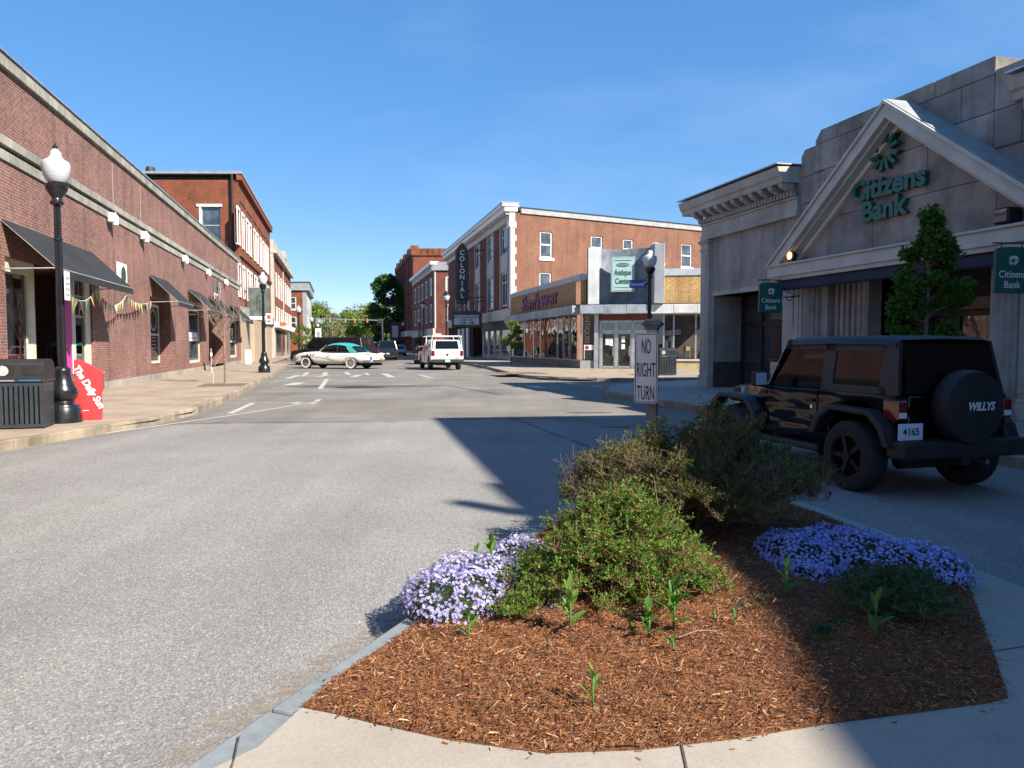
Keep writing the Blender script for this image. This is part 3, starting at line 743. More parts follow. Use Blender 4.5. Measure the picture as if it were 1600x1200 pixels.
# --- shop goods behind the first window
gr_leaf = leafmat('houseplant_leaf', [(.12, .30, .05), (.25, .45, .12), (.08, .22, .04)])
def leaf_cloud(n, c, r, size, seed, flat=0.):
    rs = np.random.RandomState(seed); d = rs.normal(size=(n, 3)); d /= np.linalg.norm(d, axis=1)[:, None]
    P = np.array(c)+d*np.array(r)*(rs.uniform(.25, 1, n)**.5)[:, None]
    return leaf_quads(P, rs, size)
def leaf_quads(P, rs, size, aspect=.5, outward=None, droop=0.):
    n = len(P); u = rs.normal(size=(n, 3))
    if outward is not None: u = u*.7+outward
    u[:, 2] -= droop
    u /= np.linalg.norm(u, axis=1)[:, None]; w = rs.normal(size=(n, 3)); v = np.cross(u, w); v /= np.linalg.norm(v, axis=1)[:, None]+1e-9
    s = size*rs.uniform(.6, 1.25, n)[:, None] if np.isscalar(size) else (size*rs.uniform(.7, 1.2, n))[:, None]
    nrm = np.cross(u, v)
    V = np.stack([P, P+u*s*.5+v*s*aspect*.5+nrm*s*.08, P+u*s, P+u*s*.5-v*s*aspect*.5+nrm*s*.08], 1).reshape(-1, 3)
    F = (np.arange(n)*4)[:, None]+np.array([[0, 1, 2, 3]]); return V, F
def wA(x, y, z=0): return FA.loc(x, y, z)
st = thing('display_stand', wA(fx(28), .75, bz), LA, 'small cream display stand inside the first shop window', 'display stand')
b = MB()
for sx in (-.35, .35):
    for sy in (-.2, .2): b.box(sx-.02, sx+.02, sy-.02, sy+.02, 0, 1.25)
b.build('frame', m_cream, st)
for z in (.02, .62, 1.22): MB().box(-.36, .36, -.21, .21, z, z+.03).build('shelf', m_cream, st)
V, F = leaf_cloud(260, (0, 0, .22), (.3, .25, .2), .12, 4)
pl = thing('potted_plant', wA(fx(28), .75, bz+.65), LA, 'light green potted plant on the middle shelf of the window stand', 'plant')
np_mesh('foliage', V, F, gr_leaf, pl); MB().lathe([(.08, 0), (.11, .14), (.1, .14)], 10).build('pot', m_plinth, pl)
m_teal = mat('teal_paint', (.06, .33, .30), .5)
t = thing('teal_stool', wA(fx(128), .7, bz), LA, 'teal topped stool behind the small pane right of the magenta panel', 'stool')
MB().lathe([(.3, .78), (.32, .84), (.28, .9)], 14).build('seat', m_teal, t)
for a in range(4): MB().tube([(.22*math.cos(a*1.571+.8), .22*math.sin(a*1.571+.8), .8), (.3*math.cos(a*1.571+.8), .3*math.sin(a*1.571+.8), 0)], .02).build('leg', m_room, t)
m_cloth = mat('display_cloth', (.30, .14, .07), .9, var=.3, vs=6)
t = thing('dress_form', wA(fx(78), 1.5, .72), LA, 'dressmaker dummy standing in the dark shop doorway', 'dress form')
MB().lathe([(.16, .75), (.2, .9), (.17, 1.1), (.14, 1.2), (.2, 1.42), (.17, 1.55), (.06, 1.62), (.05, 1.72)], 14).build('torso', m_cloth, t, smooth=True)
MB().lathe([(.2, 0), (.18, .03), (.02, .06), (.02, .76)], 10).build('stand', m_room, t)

# --- awnings on block A
g5 = 'black triangular awnings along the brick shop block'
aw = [(fx(7.5), fx(148.5), 4.36, 3.3, 1.1, 'widest black awning, over the shopfront behind the near lamp post'),
      (fx(235.5), fx(264), 4.35, 3.3, 1.05, 'black awning over the recessed window with the ring emblem, right of the flag bunting'),
      (fx(295), fx(316), 4.36, 3.32, 1.05, 'black awning over the white framed window left of the recessed doorway'),
      (fx(327), fx(346.5), 4.4, 3.32, 1.05, 'black awning over the dark recessed doorway below the round sign'),
      (fx(360), fx(373.5), 4.36, 3.3, 1.05, 'last black awning at the far end of the brick shop block')]
for i, (a, b_, zt_, zb_, pr, lab) in enumerate(aw):
    t = thing('awning', wA(a, -.004), LA, lab, 'awning', g5); t.location.z = 0
    award(t, 0, b_-a, zt_, zb_, pr, m_awning, m_metalgrey)

# --- wall lights under the band
m_fix = mat('light_housing', (.56, .56, .52), .5, var=.15, vs=9)
fps = [172, 222, 286, 323, 351]
lbl = ['first', 'second', 'third', 'fourth', 'last']
for i, px in enumerate(fps):
    t = thing('wall_light', wA(fx(px), -.05, BZ0+.02), LA, f'white box and cylinder wall light below the stone band, {lbl[i]} of five from the left', 'wall light', 'wall lights along the stone band')
    s = 1.0
    MB().box(-.09, .09, -.17, -.001, -.17, .14).build('housing', m_fix, t, bevel=.02)
    MB().lathe([(.08, -.24), (.10, -.22), (.10, .06), (.08, .1), (.04, .13), (.03, .19)], 14, c=(.27, -.14, 0)).build('lamp_cylinder', m_fix, t, autosmooth=35)
    MB().tube([(0, -.1, .1), (.27, -.14, .16)], .015).build('arm', m_fix, t)

# --- signs on block A
t = thing('shop_sign', wA(fx(184), -.02, 0), LA, 'square white sign with green oval beside the widest awning', 'sign')
sx, sz = FA.W(184, 442); sz = 4.0
MB().box(0, 1.0, -.08, 0, 3.55, 4.35).build('board', m_white, t, bevel=.01)
gg = MB(); gg.lathe([(0, 0), (.3, 0)], 20, c=(.55, -.083, 3.95), axis='y'); o = gg.build('emblem', mat('sign_green', (.05, .16, .09), .5), t)
t = thing('round_sign', wA(fx(341.5), -.06, 4.95), LA, 'round white sign with dark rim and figure above the recessed doorway', 'sign')
MB().lathe([(0, 0), (.62, 0), (.62, .06), (0, .06)], 28, axis='y').build('rim', mat('sign_blue', (.03, .07, .12), .5), t)
MB().lathe([(0, 0), (.52, 0)], 28, c=(0, -.062, 0), axis='y').build('face', m_white, t)
MB().prism_y([(-.06, -.4), (.06, -.4), (.14, .1), (.06, .2), (.1, .35), (-.1, .35), (-.06, .2), (-.14, .1)], -.07, -.065).build('emblem', m_blackmatt, t)
t = thing('shop_name_board', wA(fx(334.5), -.05, 3.9), LA, 'red and white name board under the round sign', 'sign')
m_redl = mat('red_lettering', (.55, .06, .04), .5)
MB().box(0, 2.1, -.03, 0, .18, .78).build('board', m_white, t, bevel=.01)
text('TREE', .42, m_redl, t, (.55, -.035, .48), bold=.012); text('HUT', .42, m_blackmatt, t, (1.5, -.035, .48), bold=.012)

# --- bunting
m_str = mat('bunting_string', (.7, .7, .66), .8)
fc = [mat('flag_'+n, c, .75, var=.1) for n, c in (('lime', (.45, .55, .18)), ('white', (.8, .8, .78)), ('orange', (.75, .38, .08)), ('teal', (.08, .4, .42)), ('brown', (.12, .07, .05)), ('yellow', (.72, .62, .2)))]
PO = at(104, 455, 13.5)
P1 = at(150, 449, 22.0); P2 = at(197, 462, 24.6); P3 = at(237, 470, 30.2)
t = thing('flag_bunting', PO, 0, 'string of small coloured pennants from the near lamp post to the second awning', 'bunting')
def cat(a, b, sag, n): return [a.lerp(b, i/n)-Vector((0, 0, sag*4*(i/n)*(1-i/n))) for i in range(n+1)]
full = cat(PO, P1, .28, 10)[:-1]+cat(P1, P2, .42, 12)[:-1]+cat(P2, P3, .2, 14)
MB().tube([p-PO for p in full], .009, 4).build('string', m_str, t)
for i, p in enumerate(full[1:-1]):
    q = full[i+2]; d = (q-p)*.8; dn = Vector((random.uniform(-.09, .09), random.uniform(-.12, .12), -random.uniform(.26, .38)))
    p = p-PO
    MB().add([p, p+d, p+d*.5+dn, p+Vector((.002, .002, 0)), p+d+Vector((.002, .002, 0)), p+d*.5+dn+Vector((.002, .002, 0))], [(0, 1, 2), (5, 4, 3)]).build('pennant', fc[(i*5+i//3)%6], t)

# ================================================================ LAMP POSTS
def lamp_post(loc, label, H=5.05, globe='clear', seg=20, group='black lamp posts with acorn globes', detail=True):
    t = thing('street_lamp', loc, random.uniform(0, 1), label, 'lamp post', group); s = H/5.05
    base = [(.30, 0), (.30, .12), (.285, .16), (.285, .26), (.27, .28), (.25, .33), (.19, .36), (.18, .40), (.23, .46), (.255, .54), (.24, .62), (.19, .70), (.155, .80), (.14, .92), (.14, .95), (.13, .99), (.09, 1.02)]
    MB().lathe([(r, h*s) for r, h in base], seg).build('base', m_black, t, autosmooth=40)
    b = MB(); n = 16; prof = [(1.02, .076), (2.2, .068), (3.3, .060), (3.95, .055)]
    vs = []; fs = []
    for (h, r) in prof:
        for k in range(n*2):
            a = math.pi*k/n; q = r*(1 if k%2 == 0 else .86); vs.append((q*math.cos(a), q*math.sin(a), h*s))
    for i in range(len(prof)-1):
        for k in range(n*2): l = (k+1)%(n*2); fs.append((i*2*n+k, i*2*n+l, (i+1)*2*n+l, (i+1)*2*n+k))
    b.add(vs, fs); b.build('shaft', m_black, t)
    cap = [(.075, 3.93), (.11, 3.95), (.115, 3.99), (.085, 4.02), (.08, 4.06), (.12, 4.12), (.17, 4.2), (.185, 4.26), (.185, 4.30), (.15, 4.31)]
    MB().lathe([(r, h*s) for r, h in cap], seg).build('capital', m_black, t, autosmooth=40)
    if detail: MB().lathe([(.065, 3.3*s), (.074, 3.31*s), (.074, 3.34*s), (.065, 3.35*s)], seg).build('collar', m_black, t)
    g = [(.115, 4.31), (.155, 4.36), (.205, 4.46), (.228, 4.58), (.228, 4.66), (.212, 4.71), (.17, 4.735), (.12, 4.77), (.09, 4.83), (.092, 4.87), (.06, 4.91), (.03, 4.94)]
    MB().lathe([(r, h*s) for r, h in g], seg+8).build('globe', m_globe, t, smooth=True)
    MB().lathe([(.05, 4.3*s), (.06, 4.34*s), (.045, 4.55*s), (.0, 4.6*s)], 10).build('bulb', m_white, t)
    MB().lathe([(.03, 4.935*s), (.045, 4.955*s), (.04, 4.985*s), (.015, 5.01*s), (0, 5.06*s)], 10).build('finial', m_black, t)
    return t
L1 = lamp_post(at(100, 660, 13.35).xy.to_3d()+Vector((0, 0, .15)), 'black lamp post with acorn globe between the litter bin and the red news box', H=4.99)
# parking notice on the first lamp
o = thing('post_notice', L1.location, R(103), 'narrow white notice strapped to the near lamp post', 'sign')
MB().box(-.13, .13, -.128, -.115, 2.2, 2.72).build('plate', m_white, o, bevel=.004)
MB().box(-.03, .03, -.118, -.09, 2.3, 2.6).build('strap', m_metalgrey, o)
for q in range(4): MB().box(-.09, .09, -.131, -.1285, 2.28+q*.1, 2.32+q*.1).build('lettering', mat('faded_green', (.3, .4, .32), .7), o)
L2 = lamp_post(at(413, 581, 37.6).xy.to_3d()+Vector((0, 0, .15)), 'black lamp post with acorn globe on the left kerb beyond the bare sapling', H=5.2)
t = thing('post_notice', L2.location, 0, 'small white parking notice on the second lamp post', 'sign')
MB().box(.13, .45, -.02, .0, 2.45, 3.0).build('plate', m_white, t); MB().box(.08, .2, -.015, .0, 2.7, 2.74).build('strap', m_blackmatt, t)
MB().box(.2, .38, -.024, -.021, 2.55, 2.65).build('lettering', mat('notice_green', (.08, .3, .15), .6), t)
MB().box(.2, .38, -.024, -.021, 2.72, 2.9).build('lettering', m_redl, t)
for px, Y, lab, hh in ((467.5, 66, 'black lamp post with acorn globe in front of the grey corniced building', 5.0), (487.5, 95, 'distant black lamp post beside the pale shop awning on the left', 5.1), (497, 120, 'farthest lamp post on the left side of the street', 5.0)):
    lamp_post(at(px, 545, Y).xy.to_3d()+Vector((0, 0, .15)), lab, H=hh, seg=10, detail=False)

# ================================================================ LITTER BINS
def litter_bin(loc, rz, label, s=1.):
    t = thing('litter_bin', loc, rz, label, 'litter bin', 'dark slatted litter bins', s)
    m_sl = mat('bin_slate', (.028, .036, .042), .45, var=.15, vs=3)
    W, D = .78, .62
    MB().box(-W/2+.05, W/2-.05, -D/2+.05, D/2-.05, .05, .82).build('liner', m_blackmatt, t)
    for z0, z1 in ((.02, .08), (.76, .86)):
        f = MB(); f.box(-W/2, W/2, -D/2, -D/2+.03, z0, z1); f.box(-W/2, W/2, D/2-.03, D/2, z0, z1); f.box(-W/2, -W/2+.03, -D/2+.03, D/2-.03, z0, z1); f.box(W/2-.03, W/2, -D/2+.03, D/2-.03, z0, z1)
        f.build('frame', m_sl, t)
    for i in range(10):
        x = -W/2+.04+(W-.08)*i/9
        for y in (-D/2, D/2-.02): MB().box(x-.025, x+.025, y, y+.02, .08, .76).build('slat', m_sl, t)
    for i in range(8):
        y = -D/2+.04+(D-.08)*i/7
        for x in (-W/2, W/2-.02): MB().box(x, x+.02, y-.025, y+.025, .08, .76).build('slat', m_sl, t)
    h = MB(); h.prism_x([(-D/2-.02, .86), (D/2+.02, .86), (D/2+.02, 1.16), (D/2-.12, 1.235), (-D/2+.12, 1.235), (-D/2-.02, 1.16)], -W/2-.02, W/2+.02)
    h.build('hood', m_blackmatt, t, bevel=.015)
    MB().box(-W/2-.03, W/2+.03, -D/2-.03, D/2+.03, .845, .875).build('rim', m_sl, t)
    for x, wd in ((-.19, .15), (.2, .13)):
        MB().box(x-wd, x+wd, -D/2-.026, -D/2-.02, .95, 1.12).build('opening', m_dark, t, bevel=.02)
    MB().lathe([(0, 0), (.09, 0)], 16, c=(-.22, -D/2-.03, 1.035), axis='y').build('recycling_label', m_white, t)
    MB().box(.02, .36, -D/2-.034, -D/2-.03, .85, .872).build('blue_label', mat('label_blue', (.03, .14, .32), .4), t)
    MB().box(-.33, -.05, -D/2-.034, -D/2-.03, .85, .872).build('grey_label', m_metalgrey, t)
    MB().lathe([(.05, 0), (.08, 0)], 16, c=(-W/2-.022, 0, 1.03), axis='x').build('recycling_label', m_white, t)
    return t
BL = at(18, 672, 12.45)
litter_bin((at(40, 672, 12.55).x, 12.55, .15), R(17), 'dark slatted litter bin with hooded top at the left edge by the near lamp post', .94)

# ================================================================ NEWS BOX
t = thing('news_box', (at(140.5, 657, 13.9).x, 13.9, .15), R(27), 'red newspaper box standing on the left kerb beside the near lamp post', 'newspaper box')
m_red = mat('newsbox_red', (.62, .035, .04), .38, var=.06, vs=3, coat=.3)
prof = [(-.24, .0), (.24, .0), (.24, .62), (.28, .64), (.28, 1.08), (.13, 1.16), (-.19, 1.36), (-.25, 1.32)]
MB().prism_y([(x*.88, z*.84) for x, z in prof], -.22, .22).build('cabinet', m_red, t, bevel=.012)
tx = text('The Daily Sun', .165, m_white, t, (.01, -.224, .62), rot=(math.pi/2, R(62), 0), bold=.006, shear=.1, ext=.002, space=.95)
MB().box(-.1, .0, -.2235, -.2205, .18, .19).build('scratch', m_white, t)
MB().box(.243, .262, -.17, .17, .6, .85).build('door_window', m_pane, t); MB().box(.243, .27, -.06, .06, .87, .89).build('handle', m_metalgrey, t)

# ================================================================ BARE SAPLING, TREE PIT
m_bark = mat('young_bark', (.22, .16, .12), .85, var=.25, vs=14, bump=.4, bs=60)
def grow(b, p, d, L, r, depth, rs, up=.15, spread=.5, n=3):
    pts = [p]; q = p.copy(); dd = d.copy()
    for i in range(4):
        dd = (dd+Vector((rs.uniform(-.12, .12), rs.uniform(-.12, .12), up*.3))).normalized(); q = q+dd*L/4; pts.append(q.copy())
    b.tube(pts, [r, r*.85, r*.72, r*.6, r*.5], 5 if r > .01 else 3)
    if depth:
        for k in range(n):
            i = rs.choice([2, 3, 4]); a = dd.cross(Vector((rs.uniform(-1, 1), rs.uniform(-1, 1), rs.uniform(-.3, .3)))).normalized()
            grow(b, pts[i], (dd+a*spread).normalized(), L*rs.uniform(.55, .8), r*.5, depth-1, rs, up, spread, n)
    return pts
sp = at(352, 598, 27.2)
t = thing('bare_sapling', (sp.x, sp.y, .15), 0, 'leafless young tree with twiggy crown in a soil pit on the left pavement', 'tree')
b = MB(); pts = [Vector((0, 0, 0)), Vector((.01, .0, .9)), Vector((-.02, .02, 1.7))]; b.tube(pts, [.05, .042, .036], 8); b.build('trunk', m_bark, t)
b = MB(); rs = random.Random(5)
for k in range(11):
    a = rs.uniform(0, 6.28); grow(b, Vector((-.02, .02, 1.3+.4*k/11)), Vector((math.cos(a)*.5, math.sin(a)*.5, 1)).normalized(), rs.uniform(.7, 1.1), .02, 3, rs, .2, .55, 3)
grow(b, Vector((-.02, .02, 1.65)), Vector((0, 0, 1)), 1.5, .03, 3, rs, .3, .5, 4)
b.build('crown', m_bark, t)
b = MB(); b.tube([(-.02, .02, 1.2), (-.35, .1, .75), (-.7, .2, .25)], .008, 4); b.tube([(-.45, 0, 0), (-.42, 0, .3), (-.55, .05, .6)], .008, 4); b.build('tie_strap', m_str, t)
m_soil2 = mat('pit_soil', (.16, .11, .07), .95, var=.35, vs=12, bump=1, bs=60)
def pit(px, py, w, l, name='tree_pit', z=.156):
    g = G(px, py, .15); c, s = math.cos(ST), math.sin(ST)
    loc = lambda a, b_: (g.x+a*c-b_*s, g.y+a*s+b_*c)
    sheet(name, [loc(*q) for q in ((-w, -l), (w, -l), (w, l), (-w, l))], z, m_soil2, label='square soil pit cut in the pavement')
pit(350, 601.5, .75, .95)

# ================================================================ small signs
t = thing('pavement_sign', (FA.loc(fx(377.5), -.9).x, FA.loc(fx(377.5), -.9).y, .15), R(15), 'white upright pavement sign beyond the last awning', 'sign')
t.location = at(388, 566, 54); t.location.z = .15
MB().box(-.22, .22, -.05, .05, 0, 1.05).build('board', m_white, t, bevel=.01)
for i in range(4): MB().box(-.08, .08, -.055, -.051, .2+i*.19, .3+i*.19).build('lettering', m_greytrim, t)
t = thing('standpipe', (FA.loc(fx(325.2), -.15).x, FA.loc(fx(325.2), -.15).y, .15), LA, 'thin grey post with white cap at the recessed doorway', 'post')
MB().tube([(0, 0, 0), (0, 0, 1.2)], .035, 8).build('pipe', m_greytrim, t); MB().lathe([(.06, .75), (.07, .9), (.05, .95)], 10).build('cap', m_white, t)

# ================================================================ BUILDING B : three-storey orange brick block
xb1 = FA.x(424.5)
tB = FA.W(371, 270)[1]; XB0 = xe+.03
FB = Fr(tuple(FA.loc(XB0, 0).xy), LA); WB = lambda px, py, off=0: FB.W(px, py, off)
B_ = thing('three_storey_brick_block', FB.O, LA, 'three-storey orange brick block with white window surrounds rising behind the low shop block', 'building')
Lb = FB.x(424.5); HB = tB
SKL = .225   # the end walls run back at a skew to the frontage
def skew(o, kx=SKL, x0=0):
    for v_ in o.data.vertices: v_.co.x += v_.co.y*kx
    return o
opB = []; winB = []
pxs = [(369.5, 374.5), (377, 382), (386, 389.8), (391.5, 395), (397.5, 400.3), (402, 404.8), (406.8, 409.8), (412.5, 415), (416.5, 418.6), (419.5, 421.8)]
pxs = [(374.5, 378), (381.5, 385), (388, 391), (393, 396), (399.5, 402), (404, 406.3), (409, 411.2), (413.2, 415), (417, 418.6), (420, 421.6)]
for (a, b) in pxs:
    xa, xb = FB.x(a), FB.x(b); xb = xa+1.15 if xb-xa > 1.3 or True else xb
    for (z0, z1) in ((9.25, 11.75), (5.3, 7.6)):
        opB.append((xa, xb, z0, z1)); winB.append((xa, xb, z0, z1))
wall(B_, m_brickB, 0, Lb, 4.5, HB-.5, [(*o, .22) for o in opB])
for w_ in winB: window(B_, *w_, inset=.16, fm=m_white, fw=.1, casing=m_white, casw=.16, sill=m_white, name='window')
# gable end facing the camera, with its one window
gw = (6.0+.0)
bwd = 16
ee = MB()
y0w, y1w, z0w, z1w = 1.35, 2.75, 9.2, 12.05
ys = [0, y0w, y1w, bwd]; zs2 = [.15, z0w, z1w, HB-.5]
for i in range(3):
    for j in range(3):
        if i == 1 and j == 1: continue
        ee.quad((0, ys[i+1], zs2[j]), (0, ys[i], zs2[j]), (0, ys[i], zs2[j+1]), (0, ys[i+1], zs2[j+1]))
for (p, q) in (((y0w, z0w), (y0w, z1w)), ((y1w, z1w), (y1w, z0w)), ((y0w, z1w), (y1w, z1w)), ((y1w, z0w), (y0w, z0w))):
    ee.quad((0, *p), (0, *q), (.25, *q), (.25, *p))
skew(ee.build('end_wall', m_brickB, B_))
fb = MB(); fb.box(.1, .16, y0w, y0w+.09, z0w, z1w); fb.box(.1, .16, y1w-.09, y1w, z0w, z1w); fb.box(.1, .16, y0w, y1w, z1w-.09, z1w); fb.box(.1, .16, y0w, y1w, z0w, z0w+.09); fb.box(.09, .15, y0w, y1w, 10.6, 10.7)
w_ = skew(fb.build('window', m_greytrim, B_)); skew(MB().quad((.14, y1w, z0w), (.14, y0w, z0w), (.14, y0w, z1w), (.14, y1w, z1w)).build('pane', m_pane, w_))
skew(MB().box(-.03, .24, y1w-.01, y1w+.16, z0w, z1w).build('casing', m_white, w_))
skew(MB().box(-.07, .2, y0w-.15, y1w+.35, z1w, z1w+.2).build('lintel', m_white, w_))
bb = MB(); bb.quad((Lb, 0, .15), (Lb, bwd, .15), (Lb, bwd, HB), (Lb, 0, HB)); bb.quad((0, 0, HB-.3), (Lb, 0, HB-.3), (Lb, bwd, HB-.3), (0, bwd, HB-.3)); skew(bb.build('roof', m_roof, B_))
MB().box(-.12, Lb+.1, -.28, .1, HB-.5, HB-.06).build('cornice', m_brickB, B_)
skew(MB().box(-.16, Lb+.1, -.34, bwd, HB-.06, HB+.12).build('coping', m_greytrim, B_))
MB().tube([(-.1, .42, .2), (-.1, .42, HB-.1)], .09, 8).build('downpipe', m_blackmatt, B_)
for i in range(6):
    a = .4+i*(Lb-.8)/6
    MB().box(a+.3, a+(Lb-.8)/6-.3, -.06, .02, 12.6, 13.5).build('frieze_panel', m_brickB, B_, bevel=.02)
MB().box(0, Lb, -.14, .05, 8.35, 8.6).build('string_course', m_brickB, B_)
# street level of B
m_tanpan = mat('tan_panel', (.40, .31, .22), .7, var=.08, vs=2)
MB().box(0, Lb, -.35, .2, 3.8, 4.5).build('fascia', m_greytrim, B_)
for a, b, y in ((.02, FB.x(392), -.05), (FB.x(392), FB.x(404), -.3), (FB.x(416), FB.x(423.5), -.1)):
    MB().box(a+.03, b-.03, y, .3, .15, 3.8).build('panel', m_tanpan, B_)
MB().box(FB.x(404), FB.x(416), .5, .6, .15, 3.8).build('shop_door_wall', m_dark, B_)
MB().lathe([(.35, 0), (.4, .5), (.3, .9)], 8, c=(2.2, 6.6, HB-.3)).build('roof_vent', m_blackmatt, B_)
t = thing('projecting_sign', at(405, 476, 60), R(13), 'grey green square hanging sign board just left of the second lamp post', 'sign')
MB().box(-.8, .8, -.1, .1, -.95, 1.3).build('board', mat('board_greygreen', (.10, .12, .11), .5, var=.25, vs=2), t)
MB().box(-.86, .86, -.13, .13, 1.3, 1.42).build('frame', m_metalgrey, t); MB().box(-.86, .86, -.13, .13, -1.2, -.95).build('frame', m_white, t)
for i in range(3): MB().box(-.2+i*.2, -.1+i*.2, -.105, -.101, -.5, .7-.3*i).build('lettering', mat('board_letters', (.03, .04, .04), .6), t)

# ================================================================ BUILDING C : pale stone trimmed brick block
FC = Fr(tuple(FA.loc(xb1+.1, -.2).xy), LA)
C_ = thing('stone_trimmed_block', FC.O, LA, 'pale stone and brick three-storey block with balustraded cornice, beyond the orange brick block', 'building')
Lc = FC.x(455.5); HC = FC.W(428, 379)[1]
m_lime = concrete('limestone', (.50, .45, .38), .2, 10)
opC = []
nC = 9
for i in range(nC):
    xa = .9+(Lc-2.2)*i/(nC-1)-.2 if nC > 1 else 1
    for z0, z1 in ((HC-6.1, HC-3.5), (HC-10., HC-7.5)): opC.append((xa, xa+1.2, z0, z1))
wall(C_, m_brickB, 0, Lc, 4.2, HC-1.5, [(*o, .2) for o in opC])
shell(C_, m_brickB, 0, Lc, .002, 14, .15, HC-.4)
for o in opC: window(C_, *o, inset=.14, fm=m_white, fw=.12, casing=m_white, casw=.16, name='window')
MB().box(-.04, 1.0, -.12, .4, .15, HC-1.5).build('corner_stonework', m_lime, C_); MB().box(Lc/2-.3, Lc/2+.3, -.1, .1, 4.2, HC-1.5).build('pilaster', m_lime, C_)
MB().box(-.1, Lc+.1, -.5, .5, HC-1.5, HC-1.15).build('cornice', m_lime, C_); MB().box(-.05, Lc, -.15, .4, HC-1.15, HC).build('parapet', m_lime, C_)
MB().box(Lc*.55, Lc*.68, -.2, .4, HC, HC+.9).build('parapet_block', m_lime, C_)
MB().box(0, Lc, -.5, .3, 3.55, 4.2).build('fascia', m_white, C_)
for i in range(9): MB().box(Lc*i/9+.2, Lc*(i+1)/9-.2, -.02, .3, .15, 3.5).build('shop_panel', [m_tanpan, m_pane, m_pane, m_brickB, m_pane][i%5], C_)
t = thing('oval_sign', FC.loc(FC.x(434), -1.0, 0)+Vector((0, 0, at(438, 506, 88).z)), R(20), 'orange oval hanging sign under the pale fascia on the left', 'sign')
t.location = at(439, 506.5, 86)
MB().lathe([(0, 0), (.5, 0), (.5, .08), (0, .08)], 24, axis='y').build('board', mat('sign_orange', (.50, .14, .03), .5), t).scale = (1.25, 1, .52)
tx = text('NATURE', .3, mat('dark_orange_text', (.30, .07, .02), .5), t, (0, -.02, .0), bold=.003)

# ================================================================ BUILDING D : grey corniced building
FD = Fr((at(480, 539, 133).x, 133), LA)
D_ = thing('grey_corniced_block', FD.O, LA, 'brick building with heavy grey cornice, farthest on the left side', 'building')
HD = FD.W(480, 443)[1]; Ld = FD.x(487.5)
wall(D_, mat('grey_stone_far', (.42, .43, .42), .7), 0, Ld, .15, HD-1.6, [(2+i*3.4, 3.6+i*3.4, z, z+2.3, .2) for i in range(5) for z in (4.8, 8.4)])
for i in range(5):
    for z in (4.8, 8.4): window(D_, 2+i*3.4, 3.6+i*3.4, z, z+2.3, fm=m_white, fw=.12)
eb = MB(); W_ = 12
wys = [(2.3, 3.9)]
yy = [0, .7, 1.8, 3.8, W_]; zz2 = [.15, 4.4, 6.6, 7.9, 10.1, HD-1.6]
for i in range(4):
    for j in range(5):
        if i == 2 and j in (1, 3): continue
        eb.m = 1 if i == 0 else 0
        eb.quad((0, yy[i+1], zz2[j]), (0, yy[i], zz2[j]), (0, yy[i], zz2[j+1]), (0, yy[i+1], zz2[j+1]))
skew(eb.build('end_wall', [m_brickB, m_greytrim], D_))
for (a, b) in ((4.4, 6.6), (7.9, 10.1)):
    f = MB(); f.box(.02, .1, 1.8, 1.95, a, b); f.box(.02, .1, 3.65, 3.8, a, b); f.box(.02, .1, 1.8, 3.8, b-.12, b); f.box(.02, .1, 1.8, 3.8, a, a+.12); f.box(.02, .1, 1.95, 3.65, (a+b)/2-.05, (a+b)/2+.05); f.box(.03, .09, 2.78, 2.83, a, b)
    w_ = skew(f.build('window', m_white, D_)); skew(MB().quad((.08, 3.8, a), (.08, 1.8, a), (.08, 1.8, b), (.08, 3.8, b)).build('pane', m_pane, w_))
    skew(MB().box(-.1, .1, 1.6, 4.0, a-.18, a).build('sill', m_white, w_))
skew(MB().box(-.3, Ld+.2, -.5, W_, HD-1.6, HD-.1).build('cornice', m_greytrim, D_, bevel=.06)); skew(MB().box(-.45, Ld+.2, -.7, W_, HD-.1, HD+.08).build('cornice_cap', m_metalgrey, D_))

# ================================================================ FAR SIDE, RIGHT ROW
RA = R(-90+13.5)             # right-hand frontages: local x runs toward the camera
def frR(px, Y): p = at(px, 539, Y); return Fr((p.x, p.y), RA)
m_doorglass = glassmat('door_glass', (.010, .010, .010), .03, .012, 1.4, spec=.4, inner=(.03, .027, .024))
# ---- theatre
FT0 = frR(800, 67.5)         # near corner
far = FT0.x(701)
FT = Fr(tuple(FT0.loc(far, 0).xy), RA); LT = -far
HT = FT0.W(800, 318, 0)[1]
T_ = thing('theatre_building', FT.O, RA, 'three-storey brick theatre block with white cornice and quoined corner', 'building')
print('theatre len', LT, 'H', HT)
zf = 4.4
bays = [(FT.x(783)-.0, FT.x(793.5)), (FT.x(762.5), FT.x(771.5)), (FT.x(743.5), FT.x(750.5)), (FT.x(727), FT.x(733.5)), (FT.x(713.5), FT.x(719))]
opT = []
for a, b in bays: opT += [(a, b, 5.2, 8.4, .25), (a, b, 10.1, 13.0-.3, .25)]
wall(T_, m_brickD, 0, LT, zf, HT-1.5, opT)
for a, b in bays:
    for z0, z1 in ((5.2, 8.4), (10.1, 12.7)):
        window(T_, a, b, z0, z1, inset=.12, fm=m_white, fw=.14, vm=1, rows=[z1-.95], pm=m_pane, name='window')
    MB().box(a, b, -.04, .2, 8.42, 10.08).build('spandrel_panel', m_trim, T_, bevel=.03)
    MB().box(a-.22, a-.02, -.09, .1, 5.0, 12.9).build('bay_trim', m_trim, T_); MB().box(b+.02, b+.22, -.09, .1, 5.0, 12.9).build('bay_trim', m_trim, T_)
    MB().box(a-.3, b+.3, -.12, .1, 12.72, 13.0).build('bay_head', m_trim, T_)
MB().box(0, LT-.3, -.35, .3, zf-.55, zf+.5).build('fascia_cornice', m_trim, T_, bevel=.05)
MB().box(0, LT, -.25, .3, HT-1.5, HT-.75).build('frieze', m_trim, T_)
